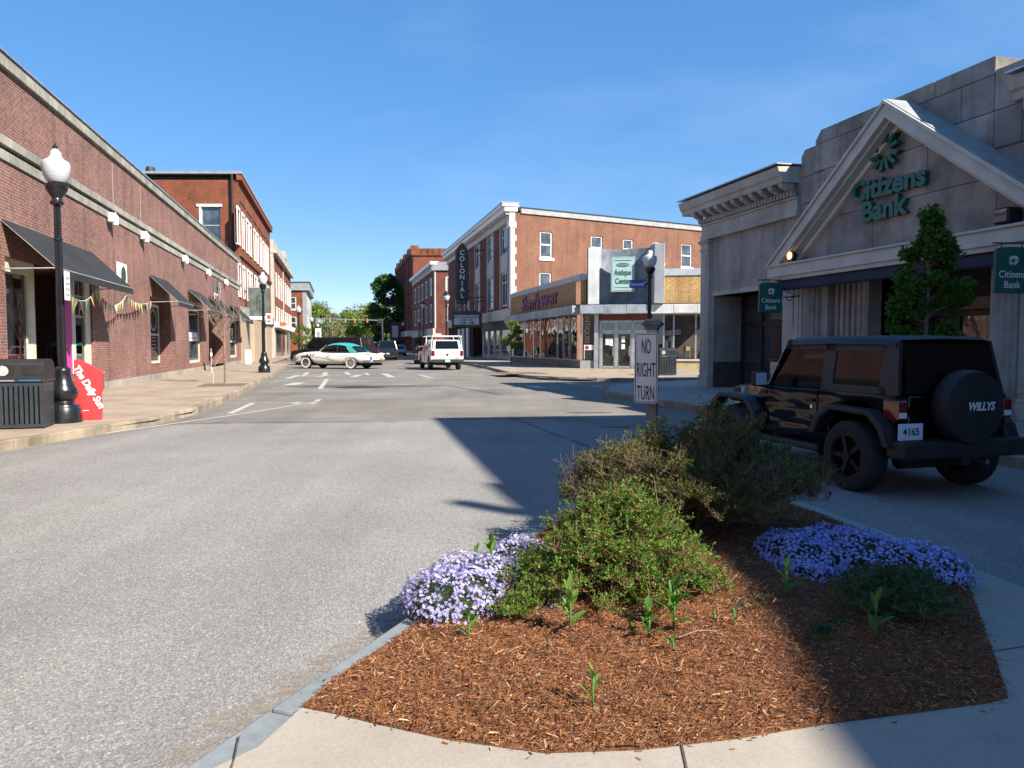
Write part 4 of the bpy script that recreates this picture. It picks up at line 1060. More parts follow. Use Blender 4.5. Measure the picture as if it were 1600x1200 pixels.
for i in range(44):
    x = .2+i*(LT-.4)/43; MB().box(x-.14, x+.14, -.55, -.25, HT-.98, HT-.76).build('modillion', m_trim, T_)
MB().box(-.2, LT+.12, -.75, .5, HT-.75, HT-.3).build('cornice', m_white, T_, bevel=.06); MB().box(-.2, LT+.2, -.95, .6, HT-.3, HT).build('cornice_cap', m_white, T_, bevel=.04)
MB().box(-.2, LT+.22, -1.0, .65, HT, HT+.1).build('cornice_flashing', m_metalgrey, T_)
MB().box(LT-.75, LT+.03, -.12, .05, 4.3, HT-1.5).build('corner_pilaster', m_white, T_); MB().box(LT-.85, LT+.08, -.3, .3, HT-2.1, HT-1.5).build('corner_capital', m_white, T_, bevel=.05)
# side wall, turned back from the corner
pc = FT.loc(LT, 0); pe = at(1096, 539, 78.5); SA = math.atan2(pe.y-pc.y, pe.x-pc.x); FS = Fr((pc.x, pc.y), SA)
LS = 34
def sidemb(b, name, m, parent=None, **k):
    o = b.build(name, m, parent or T_, **k)
    if not parent:
        o.matrix_local = Matrix.Translation((LT, 0, 0)) @ Matrix.Rotation(SA-RA, 4, 'Z')
    return o
sw = [(FS.x(843.5), FS.x(862.5), FS.W(843, 402)[1], FS.W(843, 361)[1]), (FS.x(843), FS.x(861.5), 5.2, FS.W(843, 425)[1]), (FS.x(922.5), FS.x(940.5), FS.W(922, 404)[1], FS.W(922, 368)[1]),
      (FS.x(972.5), FS.x(988), FS.W(972, 404)[1], FS.W(972, 373)[1]), (FS.x(1019), FS.x(1035), FS.W(1019, 410)[1], FS.W(1019, 377)[1]), (FS.x(1063), FS.x(1079.5), FS.W(1064, 417)[1], FS.W(1064, 380.5)[1])]
xs3 = sorted({0, LS, *[v for q in sw for v in q[:2]]}); zs3 = sorted({.15, HT-.8, *[v for q in sw for v in q[2:]]})
b = MB()
for i in range(len(xs3)-1):
    for j in range(len(zs3)-1):
        cx, cz = (xs3[i]+xs3[i+1])/2, (zs3[j]+zs3[j+1])/2
        if any(q[0] < cx < q[1] and q[2] < cz < q[3] for q in sw): continue
        b.quad((xs3[i], 0, zs3[j]), (xs3[i+1], 0, zs3[j]), (xs3[i+1], 0, zs3[j+1]), (xs3[i], 0, zs3[j+1]))
for q in sw:
    a, c, e, f = q; d = .22
    b.quad((a, 0, e), (a, 0, f), (a, d, f), (a, d, e)); b.quad((c, 0, f), (c, 0, e), (c, d, e), (c, d, f)); b.quad((a, 0, f), (c, 0, f), (c, d, f), (a, d, f)); b.quad((c, 0, e), (a, 0, e), (a, d, e), (c, d, e))
sidemb(b, 'side_wall', m_brickT)
for q in sw:
    a, c, e, f = q; b = MB(); fw = .12
    b.box(a, a+fw, .1, .16, e, f); b.box(c-fw, c, .1, .16, e, f); b.box(a, c, .1, .16, f-fw, f); b.box(a, c, .1, .16, e, e+fw); b.box(a, c, .09, .15, (e+f)/2-.06, (e+f)/2+.06)
    w_ = sidemb(b, 'window', m_white); MB().quad((a, .14, e), (c, .14, e), (c, .14, f), (a, .14, f)).build('pane', m_pane, w_)
    MB().box(a-.15, c+.15, -.1, .1, e-.28, e).build('sill', m_white, w_)
sidemb(MB().box(.9, LS, -.15, .5, HT-.8, HT-.35), 'side_coping', m_greytrim); sidemb(MB().box(.9, LS, -.2, .55, HT-.34, HT-.24), 'coping_flashing', m_blackmatt)
for i in range(14): sidemb(MB().box(0, .44 if i%2 else .26, -.04, .1, 4.6+i*.58, 4.6+i*.58+.55), 'quoin', m_trim)
sidemb(MB().box(20, 21, 5, 6, HT-.4, HT+.6), 'roof_unit', m_metalgrey)
dd_ = Vector((math.cos(SA-RA), math.sin(SA-RA)))*LS; b = MB(); b.quad((0, dd_.y, HT-.5), (0, 0, HT-.5), (LT-.05, .05, HT-.5), (LT+dd_.x-.05, dd_.y, HT-.5)); b.build('roof', m_roof, T_)
MB().quad((0, 20, .15), (0, 0, .15), (0, 0, HT), (0, 20, HT)).build('far_wall', m_brickD, T_)
# street level
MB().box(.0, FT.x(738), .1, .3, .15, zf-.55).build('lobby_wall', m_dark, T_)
m_dkfas = mat('dark_fascia', (.03, .035, .05), .6, var=.1)
MB().box(FT.x(755), LT-.1, -.2, .2, 3.0, zf-.56).build('dark_fascia', m_dkfas, T_)
for a, b_ in ((755, 762), (763, 771), (772, 780), (781, 796)):
    q = MB().box(FT.x(a), FT.x(b_), .1, .16, .6, 3.0).build('shop_window', m_pane, T_); MB().box(FT.x(a)-.1, FT.x(a)+.1, -.05, .2, .15, 3.0).build('mullion', m_white if a < 772 else m_metalgrey, T_)
MB().box(FT.x(755), LT, -.02, .2, .15, .6).build('stall_riser', m_greytrim, T_)
for a in (716, 722, 729): MB().box(FT.x(a), FT.x(a+3), -.06, .1, .15, 3.6).build('door_trim', m_white, T_)

# ---- blade sign and marquee
m_sign = mat('sign_black', (.018, .02, .02), .5, var=.3, vs=2); m_signf = mat('sign_bronze', (.07, .06, .04), .5, .4, var=.3, vs=4)
YC = 79.0
pt_, pb = at(722, 379, YC), at(722, 475, YC)
wS = 21/1156*YC/2
t = thing('theatre_blade_sign', (pt_.x, YC, pb.z), R(4), 'tall vertical black blade sign reading COLONIAL on the theatre front', 'sign')
Hs = pt_.z-pb.z
MB().prism_y([(-wS, .5), (-wS*.7, 0), (wS*.7, 0), (wS, .5), (wS, Hs-1.0), (wS*.6, Hs-.45), (0, Hs), (-wS*.6, Hs-.45), (-wS, Hs-1.0)], -.28, .28).build('frame', m_signf, t, bevel=.04)
MB().prism_y([(-wS*.68, .55), (-wS*.5, .25), (wS*.5, .25), (wS*.68, .55), (wS*.68, Hs-1.1), (wS*.4, Hs-.8), (-wS*.4, Hs-.8), (-wS*.68, Hs-1.1)], -.3, -.275).build('face', m_sign, t)
m_let = mat('sign_letters', (.66, .70, .68), .45, var=.05)
for i, ch in enumerate('COLONIAL'):
    text(ch, .70, m_let, t, (0, -.32, Hs-1.12-i*(Hs-1.75)/7.35), bold=.012, ext=.02, name='letter')
b = MB(); b.tube([(.3, .2, Hs-.9), (wS+2.2, .3, Hs-.7)], .05, 6); b.tube([(.3, .2, .6), (wS+3.2, .3, .9)], .05, 6); b.tube([(wS+.2, .2, 0), (wS+3.2, .3, .9)], .05, 6); b.tube([(-1.2, -.5, -1.1), (.4, .1, .4)], .05, 6); b.tube([(wS+.4, 0, -1.2), (wS+3.5, .3, .5)], .05, 6)
b.tube([(1.5, .2, Hs-.85), (2.2, .2, Hs-1.8)], .03, 4); b.build('bracket', m_black, t)
a, b2 = at(705.5, 488.5, 74), at(752, 511, 74)
t = thing('theatre_marquee', (0, 0, 0), 0, 'dark framed marquee board with box office hours below the blade sign', 'sign')
t.location = ((a.x+b2.x)/2, 74.8, b2.z); mw = (b2.x-a.x)/2; mh = a.z-b2.z
MB().box(-mw, mw, -.7, 1.4, 0, mh).build('frame', m_signf, t, bevel=.05); MB().box(-mw+.12, mw-.12, -.72, -.69, .14, mh-.14).build('border', m_sign, t)
MB().box(-mw+.24, mw-.24, -.75, -.715, .24, mh-.24).build('panel', mat('marquee_white', (.36, .42, .48), .4, var=.04), t)
for i, s_ in enumerate(('BOX OFFICE OPEN', 'TUES - FRI', '11AM - 2PM')):
    tt = text(s_, .30, m_blackmatt, t, (0, -.76, mh-.46-i*.29), bold=.006, ext=.003)
MB().box(-mw+.2, mw-.2, -.3, 1.2, mh, mh+.12).build('crest_base', m_signf, t)
for q in (-.62, -.3, 0, .3, .62):
    h = .55 if q == 0 else .28; MB().prism_y([(q*mw-.25, mh+.1), (q*mw+.25, mh+.1), (q*mw+.12, mh+h*.7), (q*mw, mh+h), (q*mw-.12, mh+h*.7)], -.35, -.2).build('crest', m_signf, t)

# ---- second row building (two-storey brick, bay windows)
F2 = frR(681, 119); 
def mkfr(pnear, Y, pfar):
    f0 = frR(pnear, Y); fl = f0.x(pfar); return Fr(tuple(f0.loc(fl, 0).xy), RA), -fl, f0
FE, LE, f0 = mkfr(680.5, 117, 646.5); HE = f0.W(681, 407.5)[1]
print('E', LE, HE)
E_ = thing('bay_windowed_block', FE.O, RA, 'brick block with pale sloping cornice and white windows just past the theatre', 'building')
opE = [];
for i in range(5):
    xa = 1.6+i*(LE-3)/5
    for z in (5.3, 9.6): opE.append((xa, xa+3.2, z, z+2.9, .15))
wall(E_, m_brickD, 0, LE, 4.2, HE-1.4, opE)
for o in opE: window(E_, *o[:4], inset=.1, fm=m_white, fw=.2, vm=2, hm=0)
MB().box(-.2, LE+.3, -.8, .5, HE-.5, HE).build('cornice', m_white, E_); MB().box(0, LE+.1, -.3, .5, HE-1.4, HE-.5).build('frieze', m_greytrim, E_)
MB().box(LE-.9, LE+.05, -.1, .1, 4.2, HE-1.4).build('corner_board', m_trim, E_)
eb = MB(); ze = [.15, 5.3, 7.9, 9.6, 12.3, HE-1.4]; ye = [0, 1.6, 4.3, 14]
for i in range(3):
    for j in range(5):
        if i == 1 and j in (1, 3): continue
        eb.quad((LE, ye[i], ze[j]), (LE, ye[i+1], ze[j]), (LE, ye[i+1], ze[j+1]), (LE, ye[i], ze[j+1]))
SKR = -.24
for v_ in eb.build('end_wall', m_brickD, E_).data.vertices: v_.co.x -= SKR*v_.co.y
for (a, b) in ((5.3, 7.9), (9.6, 12.3)):
    f = MB(); f.box(LE-.1, LE, 1.6, 1.85, a, b); f.box(LE-.1, LE, 4.05, 4.3, a, b); f.box(LE-.1, LE, 1.6, 4.3, b-.2, b); f.box(LE-.1, LE+.05, 1.5, 4.4, a-.2, a+.1)
    w_ = skew(f.build('window', m_white, E_), .24); skew(MB().quad((LE-.05, 1.6, a), (LE-.05, 4.3, a), (LE-.05, 4.3, b), (LE-.05, 1.6, b)).build('pane', m_pane, w_), .24)
skew(MB().box(LE, LE+.25, -.6, 14, HE-1.4, HE-.1).build('end_cornice', m_greytrim, E_), .24)
MB().quad((0, 0, HE-.3), (LE, 0, HE-.3), (LE, 14, HE-.3), (0, 14, HE-.3)).build('roof', m_roof, E_)
m_greenf = mat('green_fascia', (.07, .13, .10), .6, var=.1)
MB().box(0, LE*.35, -.4, .2, 3.0, 4.2).build('fascia', m_greytrim, E_); MB().box(LE*.35+.1, LE*.75, -.4, .2, 3.0, 4.2).build('fascia', m_greenf, E_); MB().box(LE*.75+.1, LE, -.4, .2, 3.0, 4.2).build('fascia', m_trim, E_)
for i in range(9): MB().box(.3+i*LE/9, (i+1)*LE/9-.3, 0, .2, .5, 2.9).build('shop_window', m_pane, E_)
MB().box(LE-.6, LE+.04, -.12, .2, .15, 3.0).build('pier', m_brickB, E_)

# ---- tall red block
FG, LG, f0 = mkfr(646.5, 158, 620); HG = f0.W(646.5, 386)[1]
print('G', LG, HG)
G_ = thing('tall_red_block', FG.O, RA, 'tall dark red brick block with crenellated parapet beyond the right-hand row', 'building')
opG = [(1.5+i*(LG-3)/8, 1.5+i*(LG-3)/8+1.9, z, z+2.8, .3) for i in range(8) for z in (6, 11.2, 16)]
wall(G_, m_brickD, 0, LG, .15, HG-1.2, opG)
for o in opG: window(G_, *o[:4], inset=.2, fm=m_greytrim, fw=.15, sill=m_greytrim)
for i in range(9):
    a = i*LG/9; MB().box(a, a+LG/9-.7, -.4, .6, HG-1.2, HG+(.6 if i%2 else 0)).build('parapet_block', m_brickD, G_)
    MB().box(a+.1, a+.9, -.3, .05, .15, HG-1.2).build('buttress', m_brickD, G_)
MB().quad((0, 0, HG-1.25), (LG, 0, HG-1.25), (LG, 30, HG-1.25), (0, 30, HG-1.25)).build('roof', m_roof, G_)
GE = 18
skew(MB().quad((LG, -.002, .15), (LG, GE*2, .15), (LG, GE*2, HG-1.6), (LG, -.002, HG-1.6)).build('end_wall', m_brickB, G_), .24)
skew(MB().box(LG-.4, LG+.25, -.4, GE*2, HG-1.6, HG-1.3).build('end_cornice', m_brickB, G_), .24)
skew(MB().box(LG-.3, LG, -.2, GE*2, HG-1.3, HG-.1).build('end_parapet', m_brickB, G_), .24)
for i in range(26): skew(MB().box(LG, LG+.14, .6+i*1.2, .6+i*1.2+.45, HG-1.3, HG-.2).build('corbel', m_brickB, G_), .24)
MB().box(LG-.6, LG+.3, -.5, 1.2, HG-1.4, HG+.5).build('corner_pinnacle', m_brickB, G_)
f = skew(MB().box(LG, LG+.06, 4.8, 7.2, 14.3, 17.0).build('window', m_white, G_), .24); skew(MB().box(LG+.061, LG+.07, 5.1, 6.9, 14.6, 16.7).build('pane', m_pane, f), .24)
MB().box(-.1, LG, -1.2, .1, 3.4, 4.6).build('fascia', m_greytrim, G_)

# ================================================================ ANTIQUES CORNER
FQ0 = frR(907, 44.3); fl = FQ0.x(797.6); FQ = Fr(tuple(FQ0.loc(fl, 0).xy), RA); LQ = -fl
Q_ = thing('antique_shop_building', FQ.O, RA, 'low tan brick corner shop with curved grey sign panel and wide show windows', 'building')
HQ = FQ0.W(907, 428)[1]; zq = FQ0.W(907, 476.5)[1]; zq0 = FQ0.W(907, 491)[1]
print('antique', LQ, HQ, zq, zq0)
m_ledge = mat('canopy_metal', (.30, .34, .38), .5, .2, var=.2, vs=1.5); m_copQ = mat('coping_grey', (.38, .41, .45), .5, var=.1)
b = MB().quad((0, 0, zq), (LQ-.9, 0, zq), (LQ-.9, 0, HQ-.35), (0, 0, HQ-.35)); b.build('sign_band', m_brickTan, Q_)
MB().box(0, LQ+.0, -.04, .3, HQ-.35, HQ).build('coping', m_copQ, Q_)
n = 7
for i in range(n):
    a = i*LQ/n; MB().box(a+.01, a+LQ/n-.01, -.55-.02*(i%2), .1, zq0-.04*(i%3)*.4, zq-.03).build('canopy_panel', m_ledge, Q_, bevel=.02)
MB().box(0, LQ, -.2, .1, zq-.03, zq+.03).build('canopy_flashing', m_blackmatt, Q_)
px_ = [800, 817.5, 831.5, 842, 850, 869, 878.5, 888, 899.5]
xsq = [FQ.x(p) for p in px_]
for i in range(8):
    g = MB(); dz = random.uniform(-.02, .02)
    g.quad((xsq[i]+.05, .1, .62), (xsq[i+1]-.05, .1+dz, .62), (xsq[i+1]-.05, .1-dz*.5, zq0), (xsq[i]+.05, .1, zq0)); g.build('show_window', m_panew, Q_)
    MB().box(xsq[i]-.035, xsq[i]+.035, .04, .14, .6, zq0).build('mullion', m_metalgrey if i != 4 else m_blackmatt, Q_)
MB().box(0, LQ-.1, -.02, .3, .15, .6).build('stall_riser', mat('riser_stone', (.20, .17, .12), .8, var=.25, vs=2), Q_); MB().box(0, LQ-.1, -.06, .3, .6, .66).build('riser_cap', m_metalgrey, Q_)
m_violet = mat('violet_letters', (.22, .055, .12), .5, var=.2, vs=3)
for ch, pa_, pb2, sz, zz4, sh_ in (("Sherri's", 816, 843.5, 1.5, .0, .35), ('BAKERY', 845.5, 871.5, .95, -.05, 0.)):
    xa, xb = FQ.x(pa_), FQ.x(pb2); o = text(ch, sz, m_violet, Q_, ((xa+xb)/2, -.06, (zq+HQ)/2-.2+zz4), bold=.02, ext=.05, shear=sh_)
    xs_v = [v_.co.x for v_ in o.data.vertices]; o.scale = ((xb-xa)/(max(xs_v)-min(xs_v)), 1, 1)
# entrance frontage, turned toward the camera
pA = FQ.loc(LQ, 0); pB = at(1112, 539, 43.0); QA = math.atan2(pB.y-pA.y, pB.x-pA.x); FV = Fr((pA.x, pA.y), QA)
V_ = thing('antique_shop_entrance_front', FV.O, QA, 'entrance front of the antique shop with curved grey panel, double doors and tan brick', 'building')
v = lambda px, off=0: FV.x(px, off)
vl, vr = v(916), v(1037)
x5 = v(1125)
MB().box(0, .24, -.06, .3, zq, HQ-.35).build('corner_pier', m_brickTan, V_); MB().box(-.02, vl+.3, -.09, .5, HQ-.35, HQ).build('coping', m_copQ, V_)
MB().box(.25, vl+.3, .35, .5, zq, HQ-.35).build('corner_return', m_brickTan, V_)
# panel, slightly concave, between splayed piers
m_gp = concrete('panel_render', (.27, .295, .33), .42, 14)
HP = FV.W(1030, 386)[1]
rows = []
for j in range(9):
    tt = j/8; x = vl+.25+(vr-vl-.9)*tt; y = .05+.55*math.sin(math.pi*tt); rows.append((x, y))
g = MB()
g.grid([[(x, y, zq), (x, y, (zq+HP)/2-.02)] for x, y in rows][::1]); g.build('panel_slab', m_gp, V_)
g = MB(); g.grid([[(x, y+.015, (zq+HP)/2-.02), (x, y+.015, HP)] for x, y in rows]); g.build('panel_slab', m_gp, V_)
m_pier = concrete('pier_render', (.37, .385, .40), .2, 20)
MB().prism([(vl, .3), (vl+.12, -.55), (vl+.55, -.25), (vl+.85, .3)], zq, HP).build('splayed_pier', m_pier, V_, bevel=.02)
MB().prism([(vr-.85, .4), (vr-.6, -1.0), (vr-.02, -1.05), (vr, .4)], zq, HP+.1).build('splayed_pier', m_pier, V_, bevel=.02)
MB().box(vl+.1, vr-.1, .62, .9, zq, HP-.02).build('panel_back', m_gp, V_)
# right wing
HR = FV.W(1045, 420)[1]
MB().box(vr+.01, x5, -.1, .3, zq, HR-.4).build('sign_band', m_brickTan, V_); MB().box(vr+.01, x5, -.16, .36, HR-.4, HR).build('coping', m_copQ, V_)
n = 6; m_ledge_lit = mat('canopy_sunlit', (.55, .56, .56), .5, var=.12, vs=2)  # paler canopy colour, sunlight on the right half painted in
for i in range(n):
    a = x5*i/n; MB().box(a+.008, a+x5/n-.008, -.75, .1, zq0-.02*(i%2), zq-.04).build('canopy_panel', m_ledge if i < 3 else m_ledge_lit, V_, bevel=.02)
MB().box(-.1, x5, -.3, .2, zq-.04, zq+.03).build('canopy_flashing', m_blackmatt, V_)
# show window left of doors (recessed), doors, right show window
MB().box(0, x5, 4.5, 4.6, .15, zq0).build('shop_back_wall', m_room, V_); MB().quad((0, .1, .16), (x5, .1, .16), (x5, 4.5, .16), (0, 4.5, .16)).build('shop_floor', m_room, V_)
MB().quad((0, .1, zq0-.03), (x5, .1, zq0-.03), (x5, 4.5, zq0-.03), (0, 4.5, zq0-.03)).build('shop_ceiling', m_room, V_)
m_maroon = mat('maroon_curtain', (.10, .025, .02), .8, var=.3, vs=2)
MB().box(-.02, .06, -.03, .08, .15, zq0).build('corner_post', m_metalgrey, V_); MB().box(.06, v(929), .02, .2, .15, .62).build('stall_riser', m_greytrim, V_)
MB().quad((.06, .06, .62), (v(929), .06, .62), (v(929), .06, zq0), (.06, .06, zq0)).build('show_window', m_shop, V_)
MB().box(.1, v(929), .5, .56, .6, zq0).build('curtain', m_maroon, V_)
MB().box(v(929)-.02, v(935), -.1, .25, .15, zq0).build('post', m_metalgrey, V_)
m_terr = mat('terracotta_paint', (.16, .045, .03), .7)
MB().box(v(935), v(1016), .1, .25, 3.0, zq0).build('transom_board', m_terr, V_)
df = MB(); d0, d1, d2, d3 = v(938), v(962.5), v(988), v(1013)
for x in (d0, d1, d2, d3): df.box(x-.06, x+.06, .1, .22, .15, 3.0)
df.box(d0, d3, .1, .22, 2.88, 3.0); df.box(d0, d3, .1, .22, 2.3, 2.44); df.build('door_frame', m_metalgrey, V_)
MB().quad((d0, .17, 2.44), (d3, .17, 2.44), (d3, .17, 2.88), (d0, .17, 2.88)).build('transom_light', m_pane, V_)
for (a, b_) in ((d0+.06, d1-.06), (d1+.06, d2-.06), (d2+.06, d3-.06)):
    dd = MB(); dd.box(a, a+.07, .12, .2, .18, 2.3); dd.box(b_-.07, b_, .12, .2, .18, 2.3); dd.box(a, b_, .12, .2, .18, .3); dd.box(a, b_, .12, .2, 2.2, 2.3); o = dd.build('door', m_metalgrey, V_)
    MB().quad((a, .16, .3), (b_, .16, .3), (b_, .16, 2.2), (a, .16, 2.2)).build('pane', m_doorglass, o)
    MB().tube([(b_-.12, .06, .9), (b_-.12, .06, 1.5)], .018, 5).build('handle', m_metalgrey, o)
for px, z0, z1, w_ in ((946, 1.55, 1.95, .2), (952, 1.5, 1.95, .2), (971, 1.7, 2.05, .2), (971, 1.3, 1.6, .2)): MB().box(v(px), v(px)+w_, .150, .155, z0, z1).build('paper_notice', m_white, V_)
rx0 = v(1020)
MB().box(v(1016), rx0, .02, .25, .15, zq0).build('post', m_terr, V_)
MB().box(rx0, x5, -.02, .25, .15, .62).build('stall_riser', mat('riser_tan', (.38, .30, .17), .8, var=.15, vs=2), V_); MB().box(rx0, x5, -.1, .3, .62, .72).build('riser_cap', m_trim, V_)
ms_ = [rx0, v(1037), v(1052.5), v(1087), v(1112)]
for a, b_ in zip(ms_[:-1], ms_[1:]): MB().quad((a, .08, .72), (b_, .08, .72), (b_, .08, zq0), (a, .08, zq0)).build('show_window', m_shop, V_)
for i, x in enumerate(ms_): MB().box(x-.045, x+.045, .03, .13, .72, zq0).build('mullion', m_metalgrey, V_)
# things in and on the shop
t = thing('vertical_banner', (FV.loc(v(916.5), .3).x, FV.loc(v(916.5), .3).y, 1.9), QA, 'vertical dark banner lettered ANTIQUES inside the corner show window', 'banner')
MB().box(-.24, .24, 0, .02, -.25, 1.55).build('cloth', mat('banner_slate', (.075, .08, .085), .8, var=.1), t)
text('ANTIQUES', .38, m_let, t, (0, -.01, .65), rot=(math.pi/2, math.pi/2, 0), bold=.004, ext=.002)
t = thing('realty_placard', (FV.loc(v(920.5), -.01).x, FV.loc(v(920.5), -.01).y, .7), QA, 'small board with red oval standing at the corner show window', 'sign')
MB().box(-.3, .3, 0, .03, .55, .85).build('board', m_white, t); MB().box(-.27, .27, .0, .02, .0, .55).build('lower_board', m_blackmatt, t); MB().box(-.3, -.27, 0, .03, 0, .55).build('leg', m_white, t); MB().box(.27, .3, 0, .03, 0, .55).build('leg', m_white, t)
MB().lathe([(0, 0), (.12, 0)], 16, c=(-.13, -.006, .7), axis='y').build('emblem', m_redl, t)
ps0, ps1 = at(953.5, 400.5, 41.5), at(991, 456, 41.5)
t = thing('antique_center_sign', (0, 0, 0), QA, 'pale green upright sign reading Antique Center on the curved grey panel', 'sign')
cx = (v(953.5, .3)+v(991, .3))/2; p = FV.loc(cx, -.28); t.location = (p.x, p.y, 0)
z1_, z0_ = FV.W(972, 401, .3)[1], FV.W(972, 456, .3)[1]; hw = (v(991, .3)-v(953.5, .3))/2; hh = z1_-z0_
m_sg = mat('sign_pale_green', (.37, .50, .47), .45, var=.04, vs=3); m_sgf = mat('sign_frame_green', (.26, .36, .38), .5, var=.05); m_sgt = mat('sign_dark_green', (.015, .13, .095), .45)
MB().box(-hw, hw, 0, .28, z0_, z1_).build('frame', m_sgf, t, bevel=.015); MB().box(-hw+.08, hw-.08, -.012, .01, z0_+.09, z1_-.09).build('face', m_sg, t)
MB().box(-hw+.2, hw-.2, -.018, -.01, z1_-.24, z1_-.20).build('rule', m_sgt, t); MB().box(-hw+.2, hw-.2, -.018, -.01, z0_+.24, z0_+.27).build('rule', m_sgt, t)
o = MB().lathe([(0, 0), (.38, 0), (.38, .01), (0, .01)], 24, axis='y').build('oval', m_sgt, t); o.location = (0, -.024, z1_-.48); o.scale = (1, 1, .3)
text('LACONIA', .15, m_sg, t, (0, -.037, z1_-.485), bold=.002, ext=.002)
text('Antique', .46, m_sgt, t, (0, -.02, z1_-.93), bold=.011, ext=.006, sx=.66); text('Center', .46, m_sgt, t, (0, -.02, z1_-1.43), bold=.011, ext=.006, sx=.66)
t = thing('ice_cream_sign', (FV.loc(v(1050), .25).x, FV.loc(v(1050), .25).y, FV.W(1050, 520)[1]), QA, 'narrow white sign reading ICE CREAM hung in the right show window', 'sign')
o = MB().box(-.5, .5, 0, .04, -.12, .14).build('board', m_white, t); o.rotation_euler = (0, R(-5), 0)
text('ICE CREAM', .19, m_blackmatt, t, (0, -.01, .01), rot=(math.pi/2, R(-5), 0), bold=.004, ext=.002)
t = thing('milkshake_urn', (FV.loc(v(1040.5), .5).x, FV.loc(v(1040.5), .5).y, .72), 0, 'white enamel urn standing in the right show window', 'urn')
MB().lathe([(.16, 0), (.2, .1), (.2, .5), (.15, .7), (.17, .75), (.17, 1.05), (.1, 1.15), (0, 1.2)], 14).build('body', m_white, t, autosmooth=40); MB().tube([(.2, 0, .3), (.35, 0, .4), (.2, 0, .6)], .03, 6).build('handle', m_white, t)
t = thing('gum_machine', (FV.loc(v(1050), .6).x, FV.loc(v(1050), .6).y, .72), 0, 'grey pole dispenser with white globe in the right show window', 'dispenser')
MB().tube([(0, 0, 0), (0, 0, 1.0)], .07, 8).build('stand', m_metalgrey, t); MB().lathe([(.12, 1.0), (.18, 1.1), (.19, 1.25), (.1, 1.4), (0, 1.45)], 14).build('globe', m_white, t, smooth=True); MB().box(-.14, .14, -.12, .12, .05, .42).build('box', m_redl, t)
t = thing('chair', (FV.loc(v(1078), .8).x, FV.loc(v(1078), .8).y, .16), .4, 'wooden chair back in the far right show window', 'chair')
m_wood = mat('chair_wood', (.30, .18, .08), .6)
for sx in (-.2, .2):
    MB().tube([(sx, .2, 0), (sx, .2, 1.35)], .03, 6).build('leg', m_wood, t); MB().tube([(sx, -.2, 0), (sx, -.2, .6)], .03, 6).build('leg', m_wood, t)
MB().box(-.23, .23, -.23, .23, .6, .64).build('seat', m_wood, t); MB().box(-.2, .2, .18, .22, 1.05, 1.3).build('backrest', m_wood, t)
for i, (px, z, s_, m_) in enumerate(((1060, .72, .25, m_metalgrey), (1066, .72, .18, m_white), (1095, .72, .3, m_cloth), (1101, .72, .2, m_metalgrey))):
    t = thing('glass_vase', (FV.loc(v(px), .55).x, FV.loc(v(px), .55).y, z), 0, ['pewter vase left of the chair in the shop window', 'small white vase beside the pewter vase in the shop window', 'brown jar in the rightmost shop pane', 'small pewter jar in the rightmost shop pane'][i], 'vase')
    MB().lathe([(s_*.3, 0), (s_*.5, s_*.6), (s_*.25, s_*1.3), (s_*.35, s_*1.6)], 12).build('body', m_, t, smooth=True)
litter_bin((at(1041, 588, 34.5).x, 34.5, .15), R(3), 'dark slatted litter bin in front of the antique shop behind the no right turn sign', 1.02)
# lamps on the far pavements
L3 = lamp_post(at(1013.5, 607, 24.0).xy.to_3d()+Vector((0, 0, .15)), 'black lamp post with acorn globe carrying the blue street name sign', H=4.55)
L3.location = (at(1013.5, 607, 24).x, 24, .15)
t = thing('street_name_sign', (L3.location.x, 24, 3.52), R(-8), 'blue street name blade fixed to the lamp post by the bank corner', 'sign')
z = 3.52
o = MB().box(-.64, -.1, -.012, .012, -.13, .13).build('blade', mat('street_blue', (.02, .06, .33), .4, var=.05), t, bevel=.004)
text('Hanover', .17, m_white, t, (-.42, -.016, -.01), bold=.001, ext=.002, sx=.85); text('St', .09, m_white, t, (-.15, -.016, .05), ext=.002)
MB().box(-.12, .0, -.03, .03, -.03, .03).build('clamp', m_blackmatt, t)
# theatre-side ornamental posts with black caps
def cap_post(px, Y, top, lab, H):
    p = at(px, 545, Y); t = thing('street_lamp', (p.x, Y, .15), 0, lab, 'lamp post', 'tall lamp posts with black capped globes')
    MB().lathe([(.25, 0), (.25, .3), (.16, .5), (.12, .9), (.09, 1.0), (.075, H-1.5), (.12, H-1.25), (.06, H-1.2), (.07, H-1.0), (.17, H-.93)], 12).build('post', m_black, t)
    MB().lathe([(.10, H-.95), (.24, H-.82), (.31, H-.55), (.29, H-.45)], 16).build('globe', m_globe, t, smooth=True)
    MB().lathe([(.34, H-.46), (.3, H-.36), (.14, H-.22), (.10, H-.12), (.05, H-.1), (0, H)], 16).build('cap', m_black, t)
cap_post(697.5, 62, 453, 'tall black capped lamp post in front of the blade sign', at(697.5, 453, 62).z-.15)
cap_post(661.5, 85, 469, 'tall black capped lamp post left of the theatre marquee', at(661.5, 469, 85).z-.15)
for px, Y, lab in ((655.5, 103, 'thin lamp post with clear globe behind the white pickup'), (630, 135, 'distant lamp post with clear globe at the right row of shops')):
    lamp_post((at(px, 545, Y).x, Y, .15), lab, H=(at(px, 496 if px > 640 else 502, Y).z-.15), seg=10, detail=False)
t = thing('street_banner', at(617.5, 519, 128), 0, 'dark banner with white emblem hanging from a distant post on the right', 'banner')
MB().box(-.9, .9, -.05, .05, -1.6, 1.6).build('cloth', m_blackmatt, t); MB().box(-.5, .5, -.08, -.055, -.9, 1.1).build('emblem', m_greytrim, t)
MB().tube([(1.0, 0, 2), (1.0, 0, -2.4-.2)], .06, 6).build('pole', m_blackmatt, t)
